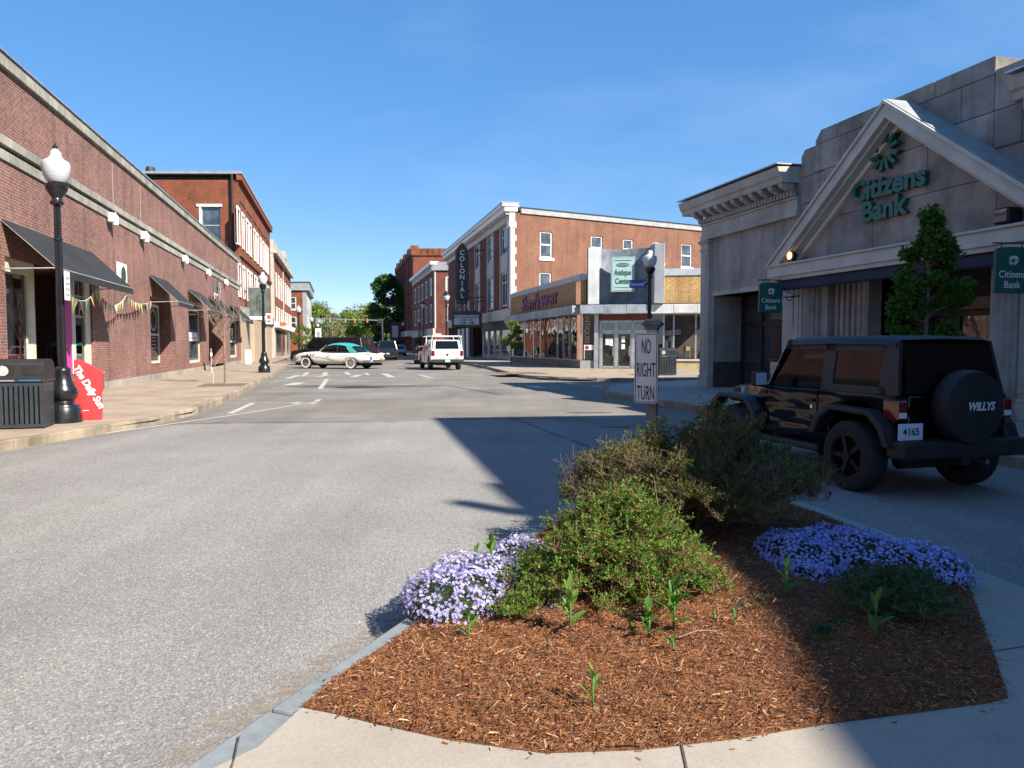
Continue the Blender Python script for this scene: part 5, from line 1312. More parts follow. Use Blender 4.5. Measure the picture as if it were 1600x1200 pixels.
# traffic signal gantry
Ys = 146
p = at(598, 500, Y=Ys); t = thing('traffic_signal_gantry', (p.x, Ys, 0), 0, 'grey traffic signal mast with long arm over the far crossing', 'traffic signal')
zt_ = p.z
MB().tube([(0, 0, 0), (0, 0, zt_)], [.17, .13], 8).build('mast', m_metalgrey, t)
l = at(490, 497.5, Ys)-at(598, 500, Ys); MB().tube([(0, 0, zt_-.1), (l.x*.5, 0, zt_+.05), (l.x, 0, l.z+zt_)], [.12, .09, .06], 6).build('arm', m_metalgrey, t)
m_or = mat('signal_orange', (.55, .18, .05), .5)
for q, m_ in ((at(540, 503, Ys).x-p.x, m_metalgrey), (at(554.5, 503, Ys).x-p.x, m_or), (at(574, 503, Ys).x-p.x, m_or), (at(516, 500, Ys).x-p.x, m_metalgrey)):
    MB().box(q-.15, q+.15, -.2, .2, zt_-.55, zt_+.3).build('signal_head', m_, t, bevel=.05)
t = thing('crossing_sign', at(580.5, 524, 150), 0, 'fluorescent yellow green pedestrian sign near the far crossing', 'sign')
m_fl = mat('fluoro_yellow', (.45, .65, .03), .5); MB().prism_y([(-.65, 0), (0, -.65), (.65, 0), (0, .65)], -.03, .03).build('plate', m_fl, t); MB().box(-.3, .3, -.035, .03, -1.2, -.6).build('plate', m_fl, t)
MB().tube([(0, .05, .5), (0, .05, -2.8)], .04, 5).build('post', m_metalgrey, t)
MB().box(-.08, .08, -.04, -.031, -.3, .3).build('emblem', m_blackmatt, t)
t = thing('regulatory_sign', at(497.3, 523, 88), 0, 'small white plate on the distant left lamp post', 'sign')
MB().box(-.35, .35, -.02, .02, -.6, .75).build('plate', m_white, t); MB().box(-.2, .2, -.025, -.021, -.3, .4).build('lettering', m_greytrim, t); MB().tube([(0, .06, .5), (0, .06, -1.6)], .03, 5).build('post', m_blackmatt, t)
# power pole & wires far
t = thing('utility_pole', (at(512, 540, 230).x, 230, 0), 0, 'thin distant utility pole among the trees', 'utility pole')
MB().tube([(0, 0, 0), (0, 0, 14)], .16, 6).build('pole', m_room, t); MB().box(-1.2, 1.2, -.06, .06, 12.8, 13.0).build('crossarm', m_room, t)

# ================================================================ BANK
OB = at(1098, 603, 25.0)
FK = Fr((OB.x, OB.y), BA)
K_ = thing('bank_building', FK.O, BA, 'grey stone bank with pediment, stepped parapet and bracketed cornice on the right', 'building')
k = lambda px, off=0.: FK.x(px, off)
kw = k(1247); ks = k(1253); ke = ks*2 and k(1557); LK = 22.
HW = 6.38; HC_ = 7.3
print('bank wing', kw, 'centre', ks, ke)
# ---- wing
xo0, xo1 = k(1112)+.08, k(1226)
ZL = 3.15
wall(K_, m_stone, .02, kw, .15, 6.3, [(xo0, xo1, .15, ZL, 1.15)])
shell(K_, m_stone, 0.02, LK, .01, 14, .15, 6.3)
def pil(x0, x1, z0, z1, pr=.14, cap=True, base=True, m=None):
    m = m or m_stone2
    MB().box(x0, x1, -pr, .1, z0, z1).build('pilaster', m, K_, bevel=.012)
    MB().box(x0+.12, x1-.12, -pr-.025, -pr+.01, z0+.65, z1-.4).build('pilaster_panel', m, K_, bevel=.01)
    if base:
        b = MB(); b.box(x0-.05, x1+.05, -pr-.05, .1, z0, z0+.32); b.box(x0-.03, x1+.03, -pr-.03, .1, z0+.32, z0+.4); b.box(x0-.015, x1+.015, -pr-.015, .1, z0+.5, z0+.55); b.build('pilaster_base', m, K_, bevel=.015)
    if cap:
        b = MB(); b.box(x0-.03, x1+.03, -pr-.03, .1, z1-.34, z1-.28); b.box(x0-.05, x1+.05, -pr-.05, .1, z1-.12, z1-.06); b.box(x0-.08, x1+.08, -pr-.08, .1, z1-.06, z1); b.build('pilaster_capital', m, K_, bevel=.01)
pil(0, .5, .15, 5.0)
MB().box(0, kw, -.16, .1, 5.02, 5.16).build('architrave', m_stone2, K_); MB().box(0, kw, -.12, .1, 5.16, 5.48).build('frieze', m_stone2, K_)
MB().box(-.02, kw, -.18, .1, 5.48, 5.54).build('bed_mould', m_stone2, K_)
b = MB(); n = 34
for i in range(n):
    x = .0+i*kw/n; b.box(x+.02, x+kw/n-.05, -.26, -.12, 5.555, 5.66)
b.build('dentils', m_stone2, K_)['kind'] = 'stuff'
for i in range(11):
    x = .1+i*(kw-.3)/10; MB().prism_x([(-.16, 5.7), (-.3, 5.7), (-.5, 5.8), (-.54, 5.9), (-.16, 5.9)], x-.09, x+.09).build('modillion', m_stone2, K_, bevel=.01)
b = MB(); b.prism_x([(-.12, 5.66), (-.3, 5.66), (-.3, 5.68), (-.12, 5.7)], 0, kw)
b.prism_x([(.2, 5.9), (-.56, 5.9), (-.58, 6.04), (-.64, 6.08), (-.70, 6.26), (-.72, 6.30), (.2, 6.36)], -.55, kw-.05); b.build('cornice', m_stone2, K_, bevel=.01)
MB().box(-.58, kw-.03, -.75, .3, 6.365, 6.40).build('cornice_flashing', m_metalgrey, K_)
MB().box(-.5, 0, -.1, 10, 5.9, 6.36).build('return_cornice', m_stone2, K_)
# recessed wing opening
MB().box(xo0-.0, xo1+.0, -.05, 1.2, ZL, ZL+.14).build('lintel', m_stone2, K_)
MB().box(xo0, xo0+.012, .02, 1.14, .16, 1.0).build('dado', mat('granite_dado', (.07, .06, .055), .5, var=.2, vs=8), K_)
wz = 1.0
f = MB(); x1_, x2_, x3_ = xo0+.05, xo0+(xo1-xo0)*.30, xo1-.02
for a, b_ in ((x1_, x1_+.14), (x2_-.09, x2_+.09), (x3_-.1, x3_)): f.box(a, b_, wz, wz+.12, .15, ZL)
f.box(x1_, x3_, wz, wz+.12, 2.15, 2.27); f.box(x1_, x3_, wz, wz+.12, ZL-.1, ZL); f.box(x1_, x3_, wz, wz+.12, .15, .3)
m_bronze = mat('bronze_frame', (.03, .026, .024), .45, .3)
w_ = f.build('window', m_bronze, K_)
m_bankpane = glassmat('bank_pane', (.03, .035, .04), .02, .01, .8, inner=(.07, .08, .08))
for a, b_ in ((x1_+.14, x2_-.09), (x2_+.09, x3_-.1)):
    for z0, z1 in ((.3, 2.15), (2.27, ZL-.1)): MB().quad((a, wz+.06, z0), (b_, wz+.06, z0), (b_, wz+.06, z1), (a, wz+.06, z1)).build('pane', m_bankpane, w_)
MB().box(x2_+.3, x3_-.12, wz+.02, wz+.05, 2.75, ZL-.12).build('blind', m_cream, w_)
pil(xo1+.0, kw+.25, .15, 3.45, pr=.1, base=False)
# ---- centre block wall, recess for the porch
kc0, kc1 = kw+.2, k(1600)+1.2
pA_, pB_ = kw+.28, k(1560)
ZP = 3.5
wall(K_, m_stone, kw-.02, LK, ZP, 5.95, ())
# stone blocks of the parapet
def block(x0, x1, z0, z1, y0=-.06, y1=.6, m=None, ch=None):
    g = .006
    if ch:   # chamfered top-left
        MB().prism_y([(x0+g, z0+g), (x1-g, z0+g), (x1-g, z1-g), (x0+ch, z1-g), (x0+g, z1-ch*1.1)], y0, y1).build('stone_block', m or m_stone, K_, bevel=.01)
    else: MB().box(x0+g, x1-g, y0, y1, z0+g, z1-g).build('stone_block', m or m_stone, K_, bevel=.01)
xs0 = FK.W(1255, 243)[0]; xs1 = FK.W(1277, 215)[0]; xs2, HC_ = FK.W(1556, 86, .06)
m_bl = [concrete('stone_block_%s' % n, c, .4, 24) for n, c in (('warm', (.34, .295, .255)), ('grey', (.29, .265, .245)), ('pale', (.37, .325, .29)))]
block(xs0, xs1, 6.0, 6.72, ch=.15, m=m_bl[0]); block(xs0, xs1+.4, 5.3, 6.0, m=m_bl[1]); 
def course(x0, x1, z0, z1, step, ph=0., first_ch=None):
    x = x0; i = 0
    while x < x1-.01:
        x2 = min(x1, x+step*(ph if (i == 0 and ph) else 1.)); 
        if x1-x2 < step*.3: x2 = x1
        block(x, x2, z0, z1, m=random.choice(m_bl), ch=first_ch if i == 0 else None); x = x2; i += 1
course(xs1, xs2, 6.72, HC_, 1.5, .55, first_ch=.22); course(xs1, xs2, 6.02, 6.72, 1.5, 0); course(xs1+.4, xs2, 5.3, 6.02, 1.5, .6)
xs3 = xs2
course(xs3, xs3+1.6, 6.02, 6.80, .8); course(xs3+.0, LK, 5.3, 6.02, 1.5, .4)
MB().box(xs0, LK, .05, .55, 5.3, 6.6).build('parapet_core', m_stone, K_)
# right wing cornice, mirrored
cr = FK.W(1572, 150, .7)[0]
b = MB(); b.prism_x([(.2, 5.9), (-.56, 5.9), (-.58, 6.04), (-.64, 6.08), (-.70, 6.26), (-.72, 6.30), (.2, 6.36)], cr, LK); b.build('cornice', m_stone2, K_, bevel=.01)
MB().box(cr, LK, -.75, .3, 6.365, 6.40).build('cornice_flashing', m_metalgrey, K_); MB().box(cr+.1, LK, -.3, .1, 5.5, 5.9).build('frieze', m_stone2, K_)
for i in range(12): MB().box(cr+.2+i*.55, cr+.4+i*.55, -.54, -.2, 5.7, 5.9).build('modillion', m_stone2, K_)
# ---- pediment
PO_ = .75
pl, plz = FK.W(1199, 416, PO_); pa, paz = FK.W(1384, 156, PO_); plz2 = FK.W(1203, 434, PO_)[1]
pr_ = 2*pa-pl
print('pediment', pl, plz, pa, paz, pr_)
pb_ = .21; tk = .34
slope = (paz-plz)/(pa-pl)
MB().box(pl, pr_, -PO_, .1, plz2, plz-.06).build('pediment_base_band', m_trim, K_); MB().box(pl-.06, pr_+.06, -PO_-.06, .1, plz-.058, plz).build('pediment_base_cornice', m_trim, K_, bevel=.015)
MB().box(pl+.06, pr_-.06, -PO_+.06, .1, plz2-.10, plz2-.003).build('pediment_soffit', m_trim, K_)
def rake(sgn):
    n = math.hypot(1, slope); dx = 1.0
    def line(d, x): return paz-d*n-abs(x-pa)*slope     # vertical offset d perpendicular
    xe_ = pl if sgn < 0 else pr_
    def piece(d0, d1, y0, y1, nm, m):
        # clipped at the base
        z0e = plz
        xa0 = pa-sgn*-1*0
        f = lambda d: pa+sgn*(paz-d*n-z0e)/slope
        pts = [(pa, paz-d0*n), (f(d0), z0e), (f(d1), z0e), (pa, paz-d1*n)]
        MB().prism_y(pts, y0, y1).build(nm, m, K_, bevel=.006)
    piece(0, .07, -PO_-.08, .0, 'raking_cap', m_trim); piece(.072, .30, -PO_-.02, .0, 'raking_cornice', m_trim)
    piece(.303, .36, -PO_+.12, .0, 'raking_mould', m_trim); piece(.363, .46, -.42, .0, 'raking_inner_mould', m_cream)
    # roofing on top
    piece(-.02, -.001, -PO_-.02, .0, 'raking_flashing', m_greytrim)
rake(-1); rake(1)
# tympanum blocks
ty = -.3; nn_ = math.hypot(1, slope)
def tymp(x0, x1, z0, z1):
    top = lambda x: paz-.40*nn_-abs(x-pa)*slope
    xs = [x0, x1]+([pa] if x0 < pa < x1 else [])
    poly = [(x0, z0), (x1, z0)]; up = []
    N_ = 24
    for i in range(N_+1):
        x = x1+(x0-x1)*i/N_; z = min(z1, top(x))
        up.append((x, z))
    pts = [(x, z) for x, z in poly+up if z >= z0-1e-6]
    # trim corners where the rake dips below z0
    out = []
    for x, z in pts:
        if top(x) < z0 and z <= z0+1e-6:
            x = pa+math.copysign((paz-.40*nn_-z0)/slope, x-pa)
        if not out or math.hypot(x-out[-1][0], z-out[-1][1]) > 1e-3: out.append((x, z))
    if len(out) > 2: MB().prism_y(out, ty, 0).build('tympanum_block', random.choice(m_bl), K_, bevel=.006)
zr = [plz+.002, plz+1.02, plz+2.05, paz]
vj = [[pl, k(1359, .3), k(1549, .3), pr_], [pl, k(1300, .3), k(1440, .3), pr_], [pl, pr_]]
for i in range(3):
    for a, b_ in zip(vj[i][:-1], vj[i][1:]): tymp(a+.006, b_-.006, zr[i]+.006, zr[i+1]-.006)
# logo and lettering
m_gl = mat('bank_green', (.010, .095, .055), .42, var=.06, vs=3, coat=.2)
xc, zc = FK.W(1384, 238, .38); 
def logo(parent, cx, cz, s, y, m, ext):
    b = MB(); n = 8
    for q in range(4):
        for side in (-1, 1):
            # paired leaf strokes around a diamond
            a0 = q*math.pi/2+math.pi/4
            for j, (off, ln) in enumerate(((.17, .50), (.52, .42))):
                pass
    b = MB()
    for qx in (-1, 1):
        for qz in (-1, 1):
            for (p, d, L) in (((.13, .40), (.25, 1.), .62), ((.34, .34), (.8, .8), .62), ((.40, .13), (1., .25), .62)):
                c0 = Vector((p[0], p[1])); dd = Vector(d).normalized(); nn = Vector((-dd.y, dd.x))
                pts = [c0-nn*.105, c0-nn*.105+dd*L, c0+nn*.105+dd*L*.8, c0+nn*.105]
                pts = [(cx+qx*v_.x*s, cz+qz*v_.y*s) for v_ in pts]
                b.prism_y(pts, y-ext-.0007*len(b.f), y)
    return b.build('emblem', m, parent)
SG = thing('bank_sign', FK.loc(0, 0), BA, 'green raised Citizens Bank lettering and star emblem on the pediment', 'sign')
logo(SG, xc, zc+.02, .43, -.32, m_gl, .1)
c1 = FK.W(1388, 290, .38); c2 = FK.W(1382, 327, .38)
wC = FK.W(1447, 280, .38)[0]-FK.W(1331, 300, .38)[0]
for s_, c_, w0 in (('Citizens', c1, wC), ('Bank', c2, (FK.W(1418, 327, .38)[0]-FK.W(1347, 333, .38)[0]))):
    o = text(s_, .62, m_gl, SG, (c_[0], -.40, c_[1]), bold=.022, ext=.05)
    xs_v = [v_.co.x for v_ in o.data.vertices]; o.scale = (w0/(max(xs_v)-min(xs_v)), 1, 1)
# ---- porch under the pediment
MB().box(pl+.25, pr_-.2, -PO_+.14, -PO_+.34, plz2-.36, plz2-.103).build('rolled_awning', m_navy, K_, bevel=.03)
MB().box(pA_, k(1600)+1, -.3, .0, ZP-.02, plz2).build('porch_header', m_stone, K_)
yb = 1.6
xr = k(1343)
MB().box(pA_, k(1294), -.05, yb, .15, ZP).build('porch_side', m_stone, K_)
# fluted quarter columns and pilasters left of the doors
def flutes(xc_, y, r, z0, z1, n=20):
    b = MB(); vs = []; fs = []; m_ = n*4
    for z in (z0, z1):
        for i in range(m_):
            a = 2*math.pi*i/m_; q = r*(1-.07*(.5-.5*math.cos(a*n))); vs.append((xc_+q*math.cos(a), y+q*math.sin(a), z))
    for i in range(m_): j = (i+1)%m_; fs.append((i, j, j+m_, i+m_))
    b.add(vs, fs); o = b.build('column_shaft', m_stone, K_)
    MB().lathe([(r*1.25, z0), (r*1.25, z0+.1), (r*1.1, z0+.16), (r*1.02, z0+.22)], 24, c=(xc_, y, 0)).build('column_base', m_stone, K_)
    MB().lathe([(r, z1-.2), (r*1.12, z1-.14), (r*1.22, z1-.08), (r*1.22, z1)], 24, c=(xc_, y, 0)).build('column_capital', m_stone, K_)
flutes((k(1259)+k(1296))/2-.1, -.02, .30, .15, ZP, 16)
b = MB(); x0f, x1f = k(1296), k(1343)
nfl = 6
for i in range(nfl):
    a = x0f+(x1f-x0f)*i/nfl; c = x0f+(x1f-x0f)*(i+1)/nfl; b.box(a+.02, c-.04, .10+.02*i, .5, .15, ZP)
b.build('fluted_jamb', m_stone, K_, bevel=.02); MB().box(x0f, x1f, .22, .6, .15, ZP).build('jamb_back', m_stone, K_)
flutes(k(1575, -.1)+.1, -.02, .30, .15, ZP, 16)
pil(k(1597)-.0, k(1597)+.6, .15, ZP, pr=.1)
MB().box(k(1597)-.02, LK, .0, .3, .15, ZP).build('right_wall', m_stone, K_); MB().box(k(1590), LK, -.03, .1, .15, 1.0).build('dado', m_bronze, K_)
# porch back: dark frames, band, panes
MB().box(x1f-.2, k(1575, -.5)+.6, yb, yb+.1, .15, ZP).build('porch_back_wall', m_blackmatt, K_)
m_warm = mat('tan_transom_band', (.20, .16, .12), .7)
xr1 = k(1575, -1.2)+.3
MB().box(x1f, xr1, yb-.12, yb-.02, 2.35, 2.62).build('transom_band', m_warm, K_)
f = MB()
for q in (0, .18, .42, .72, .9, 1): xx = x1f+(xr1-x1f)*q; f.box(xx-.06, xx+.06, yb-.1, yb-.01, .15, 2.3)
f.box(x1f, xr1, yb-.1, yb-.01, 2.2, 2.32); w_ = f.build('window', m_bronze, K_)
for q0, q1 in ((0, .18), (.18, .42), (.42, .72), (.72, .9)):
    a, c = x1f+(xr1-x1f)*q0+.06, x1f+(xr1-x1f)*q1-.06; MB().quad((a, yb-.05, .2), (c, yb-.05, .2), (c, yb-.05, 2.2), (a, yb-.05, 2.2)).build('pane', m_bankpane, w_)
MB().quad((x1f, -.1, ZP-.03), (xr1+1, -.1, ZP-.03), (xr1+1, yb, ZP-.03), (x1f, yb, ZP-.03)).build('porch_ceiling', m_stone, K_)
# floodlights at the pediment corners
m_lit = emis('lit_lamp', (1., .62, .2), 2.2)
a = FK.W(1241, 401, .6); t = thing('floodlight', FK.loc(a[0], -.62, a[1]-.16), BA, 'small lit amber floodlight in the left corner of the pediment', 'floodlight')
MB().lathe([(0, 0), (.095, 0)], 12, c=(0, -.125, .18), axis='y').build('lens', m_lit, t); MB().box(-.04, .04, -.02, .08, 0, .1).build('bracket', m_blackmatt, t)
MB().lathe([(.04, .1), (.1, .03), (.105, -.09), (.0, -.095)], 14, c=(0, 0, .18), axis='y').build('housing', m_blackmatt, t); 
a = FK.W(1571, 347, .6); t = thing('floodlight', FK.loc(a[0], -.5, plz), BA, 'black square floodlight at the right end of the pediment base', 'floodlight')
MB().box(-.16, .16, -.22, .12, .05, .33).build('housing', m_blackmatt, t, bevel=.03); MB().box(-.13, .13, -.23, -.22, .08, .3).build('lens', m_pane, t); MB().box(-.03, .03, -.05, .05, .0, .06).build('bracket', m_blackmatt, t)
# hanging signs, facing along the street
m_sgn = mat('hanging_green', (.010, .10, .085), .45, var=.05)
def hang(px, py, lab, off):
    x, z = FK.W(px, py, off); w, h = .32, .40
    t = thing('hanging_sign', FK.loc(x, -off, z), BA-math.pi/2+R(90+78), lab, 'sign', 'green hanging bank signs')
    t.rotation_euler = (0, 0, R(8))
    b = MB(); b.prism_y([(-w, -h), (w, -h), (w, h*.86)]+[(w*math.cos(R(a)), h*.86+h*.14*math.sin(R(a))) for a in range(20, 180, 20)]+[(-w, h*.86)], -.03, .03); b.build('board', m_sgn, t, bevel=.006)
    logo(t, 0, h*.40, .085, -.034, m_white, .004)
    text('Citizens', .17, m_white, t, (0, -.036, -.08), bold=.001, ext=.002, sx=.95); text('Bank', .17, m_white, t, (0, -.036, -.26), bold=.001, ext=.002, sx=.95)
    return t, x, z
t, x, z = hang(1203.5, 465, 'green hanging bank sign left of the pediment on a scrolled iron bracket', 1.0)
t2, x2, z2 = hang(1579.5, 422, 'green hanging bank sign at the right edge of the porch', 1.0)
for tt, lab, zz_ in ((t, 'scrolled black iron bracket left of the bank porch', z), (t2, 'plain black iron bracket at the right edge of the bank', z2)):
    g = thing('sign_bracket', tt.location, R(8), lab, 'bracket')
    b = MB(); b.tube([(-.36, 0, .46), (.9, .05, .48)], .014, 6)
    for q in (-.2, .2): b.tube([(q, 0, .46), (q, 0, .36)], .01, 5)
    if tt is t:
        for cx_, cz_, r0, n_ in ((.48, .25, .13, 1.4), (.62, .42, .1, 1.2), (.56, .02, .14, 1.1), (.42, .46, .07, 1.1)):
            b.tube([(cx_+r0*(1-.5*i/20)*math.cos(i/20*n_*6.28), .02, cz_+r0*(1-.5*i/20)*math.sin(i/20*n_*6.28)) for i in range(21)], .012, 5)
        b.tube([(.35, 0, .0), (.85, .03, .06)], .016, 5); b.tube([(.66, 0, .1), (.66, 0, -.75)], .012, 5); b.tube([(.45, 0, .46), (.75, .02, .1)], .014, 5)
    else: b.tube([(.3, 0, .46), (.9, 0, .2)], .012, 5)
    b.build('ironwork', m_blackmatt, g)

# ================================================================ the taller neighbour beyond the right edge of the view, whose shade falls over the island
hN = 12.2; kx, ky = math.cos(SUN_AZ)/math.tan(SUN_EL), math.sin(SUN_AZ)/math.tan(SUN_EL)
tip = G(676, 653)
front = [(tip.x, tip.y), (-.18, 8.22), (-.32, 8.26), (.20, 6.30), (.45, 5.35), (1.05, 5.15), (1.09, 4.27), (.97, 2.83), (.92, 1.5), (.9, -6)]
front = [(x+hN*kx, y+hN*ky) for x, y in front]
NB = thing('corner_commercial_block', (0, 0, 0), 0, 'tall brick commercial block beside the bank, out to the right', 'building')
endN = Vector((.99, .14)).normalized()
MB().prism(front+[(front[-1][0]+15, front[-1][1]), (front[0][0]+endN.x*15, front[0][1]+endN.y*15)], .15, hN).build('wall', m_brickD, NB)
q = Vector((.10+hN*kx, 6.72+hN*ky)); MB().box(q.x-.09, q.x+.09, q.y-.09, q.y+.09, hN, hN+.66).build('parapet_post', m_trim, NB)
for i in range(7):
    q = Vector(front[4])+Vector((.02, -1.)) if i == 0 else Vector(front[0]).lerp(Vector(front[1]), .1+.12*i)
    b = MB()
    for z in (4.5, 8.3): b.box(q.x-.08, q.x+.2, q.y, q.y+1., z, z+2)
    b.build('window', m_pane, NB)

# ================================================================ VEHICLES (x forward, y left, origin on the ground)
m_tyre = mat('tyre_rubber', (.018, .018, .018), .85, var=.2, vs=9)
m_rim = mat('alloy', (.35, .35, .36), .35, .8); m_rimd = mat('dark_alloy', (.02, .02, .022), .4, .5)
m_chrome = mat('chrome', (.62, .62, .62), .12, 1., var=.03)
m_cglass = glassmat('car_glass', (.005, .006, .007), .04, 0, spec=.35); m_cglass2 = clearglass('side_glass', (.42, .45, .45), .0)
m_tail = mat('tail_red', (.16, .008, .008), .2, coat=.6, var=.08); m_amber = mat('amber_lens', (.5, .16, .02), .2, coat=.5)
m_plate = mat('plate_white', (.62, .66, .66), .5, var=.04); m_plateg = mat('plate_green', (.33, .50, .42), .5, var=.04)
m_under = mat('underbody', (.012, .012, .012), .9)
def wheel(root, x, y, r, w, rim=None, white=False, spokes=7, seg=28, dish=.03):
    s = 1 if y > 0 else -1
    p = [(r*.62, -w*.5), (r*.80, -w*.52), (r*.95, -w*.47), (r, -w*.36), (r, w*.36), (r*.95, w*.47), (r*.80, w*.52), (r*.62, w*.5)]
    o = MB().lathe(p, seg, c=(x, y, r), axis='y', cap=False).build('wheel', m_tyre, root, smooth=False, autosmooth=50)
    if white: MB().lathe([(r*.62, 0), (r*.88, .002)], seg, c=(x, y+s*(w*.53), r), axis='y', cap=False).build('whitewall', m_white, o)
    rm = rim or m_rim; b = MB(); yy = y+s*(w*.5-dish)
    b.lathe([(0, -.03), (r*.16, -.03), (r*.16, .0), (r*.14, .02), (0, .02)] if s < 0 else [(0, -.02), (r*.14, -.02), (r*.16, 0), (r*.16, .03), (0, .03)], 12, c=(x, yy, r), axis='y')
    b.lathe([(r*.57, -.02), (r*.64, -.02), (r*.64, .02), (r*.57, .02)], seg, c=(x, yy, r), axis='y', cap=False)
    for i in range(spokes):
        a = 2*math.pi*i/spokes; c, sn = math.cos(a), math.sin(a); t = r*.055
        q = [(x+c*r*.12-sn*t*1.3, r+sn*r*.12+c*t*1.3), (x+c*r*.12+sn*t*1.3, r+sn*r*.12-c*t*1.3), (x+c*r*.6+sn*t, r+sn*r*.6-c*t), (x+c*r*.6-sn*t, r+sn*r*.6+c*t)]
        b.prism_y(q, yy-.012, yy+.012)
    b.build('rim', rm, o)
    MB().lathe([(0, 0), (r*.6, 0)], 20, c=(x, yy-s*.05, r), axis='y').build('brake_disc', m_under, o)
    return o
def archprof(xa, r, z0, n=10): return [(xa+r*math.cos(math.pi*i/n), z0+r*math.sin(math.pi*i/n)) for i in range(n+1)]

# ---------------- the dark off-roader beside the island
def wavy_paint():
    m, t, p = nt('gloss_black_paint'); p.inputs['Base Color'].default_value = (.004, .0035, .004, 1); p.inputs['Roughness'].default_value = .12; p.inputs['Specular IOR Level'].default_value = .38
    tc = N(t, 'TexCoord'); mp_ = N(t, 'Mapping'); mp_.inputs['Scale'].default_value = (.7, .7, 2.6); t.links.new(tc.outputs['Object'], mp_.inputs[0])
    n = N(t, 'TexNoise', i_Scale=1.1, i_Detail=1.5); t.links.new(mp_.outputs[0], n.inputs['Vector']); bumpn(t, p, n.outputs[0], 1., .16); return m
def offroader():
    rz = R(90+15.4); cx, cy = 3.59, 7.82
    sc = .915; h = Vector((math.cos(rz), math.sin(rz))); lft = Vector((-h.y, h.x))
    ctr = Vector((cx, cy))+h*1.21*sc-lft*.86*sc
    t = thing('parked_offroader', (ctr.x, ctr.y, 0), rz, 'black two-door off-road vehicle with covered spare wheel parked in the shade by the bank', 'car', None, sc)
    mp = wavy_paint(); mt = mat('fender_plastic', (.016, .017, .019), .55, var=.15, vs=6, bump=.15, bs=200); msoft = mat('hardtop_black', (.018, .019, .023), .5, var=.1, bump=.2, bs=150)
    fa, ra, wr = 1.21, -1.21, .41
    # tub
    body = [(-1.78, .62)]+[(x, z) for x, z in archprof(ra, .50, .55)[::-1]]+[(.3, .50)]+[(.62, .52), (.62, 1.12), (.60, 1.14), (-1.78, 1.14)]
    MB().prism_y(body, -.77, .77).build('body', mp, t, bevel=.03, seg=2)
    hood = [(.622, .75), (1.75, .75), (1.77, 1.02), (1.72, 1.07), (1.3, 1.13), (.66, 1.17), (.622, 1.15)]
    b = MB(); 
    rows = []
    for x, z, w in ((1.78, 1.02, .50), (1.74, 1.08, .53), (1.3, 1.14, .60), (.9, 1.17, .66), (.60, 1.19, .72)):
        rows.append([(x, -w-.03, z-.3), (x, -w, z-.05), (x, -w*.8, z), (x, -w*.4, z+.025), (x, 0, z+.03), (x, w*.4, z+.025), (x, w*.8, z), (x, w, z-.05), (x, w+.03, z-.3)])
    b.grid(rows); b.build('bonnet', mp, t, autosmooth=50)
    MB().box(1.70, 1.80, -.52, .52, .55, 1.03).build('grille', mp, t, bevel=.03)
    for y in (-.38, .38): MB().lathe([(0, .06), (.11, .06), (.12, 0), (0, 0)], 16, c=(1.76, y, .86), axis='x').build('headlight', m_chrome, t)
    MB().box(.6, 1.7, -.45, .45, .5, .8).build('engine_bay', m_under, t)
    # fenders
    for s in (-1, 1):
        for xa, x0, x1 in ((fa, .62, 1.80), (ra, -1.80, -.62)):
            o = []
            for q in ((-.64, .58), (-.56, .80), (-.36, .97), (.32, .99), (.54, .86), (.66, .62)): o.append((xa+q[0], q[1]))
            inn = [(xa+q[0], q[1]) for q in ((.57, .60), (.46, .80), (.28, .92), (-.32, .90), (-.49, .76), (-.57, .58))]
            y0, y1 = sorted((s*.74, s*.935))
            MB().prism_y(o+inn, y0, y1).build('wheel_arch_flare', mt, t, bevel=.02, seg=2)
        MB().box(.62, 1.5, min(s*.52, s*.76), max(s*.52, s*.76), .86, .98).build('inner_wing', mp, t, bevel=.02)
        y0, y1 = sorted((s*.70, s*.88)); MB().box(-.66, .66, y0, y1, .38, .46).build('side_step', mt, t, bevel=.02)
        wheel(t, fa, s*.79, wr, .25, m_rimd, spokes=5); wheel(t, ra, s*.79, wr, .25, m_rimd, spokes=5)
        # door: shut lines, hinges, handle
        yd = s*.774
        d = MB().box(-.52, .56, min(s*.765, s*.782), max(s*.765, s*.782), .56, 1.13).build('door', mp, t, bevel=.008)
        MB().box(-.47, -.31, min(yd, s*.81), max(yd, s*.81), .98, 1.02).build('handle', m_blackmatt, d, bevel=.01); MB().box(-.44, -.40, min(yd, s*.79), max(yd, s*.79), .90, .94).build('lock', m_chrome, d)
        for z in (.72, 1.02): MB().box(.52, .66, min(yd, s*.8), max(yd, s*.8), z, z+.05).build('hinge', m_blackmatt, d)
        # mirror
        m_ = MB().box(.30, .42, min(s*.93, s*1.13), max(s*.93, s*1.13), 1.14, 1.34).build('mirror', m_blackmatt, t, bevel=.03)
        MB().box(.296, .299, min(s*.95, s*1.11), max(s*.95, s*1.11), 1.16, 1.32).build('mirror_glass', glassmat('mirror_face', (.30, .40, .5), .03), m_)
        MB().tube([(.42, s*.76, 1.1), (.38, s*.98, 1.16)], .03, 6).build('mirror_arm', m_blackmatt, t)


    # windscreen, cab, hard top
    b = MB(); 
    def taper(z): return .735-.10*(z-1.14)/.62
    zt_ = 1.74
    b = MB()
    for s in (-1, 1):
        b.tube([(.55, s*.72, 1.14), (.22, s*.65, zt_)], .035, 6)
    b.tube([(.22, -.66, zt_), (.22, .66, zt_)], .035, 6); b.tube([(.55, -.73, 1.14), (.55, .73, 1.14)], .03, 6); b.build('windscreen_frame', mp, t)
    MB().quad((.55, -.7, 1.16), (.55, .7, 1.16), (.23, .63, zt_-.02), (.23, -.63, zt_-.02)).build('windscreen', m_cglass2, t)
    r = MB(); rows = []
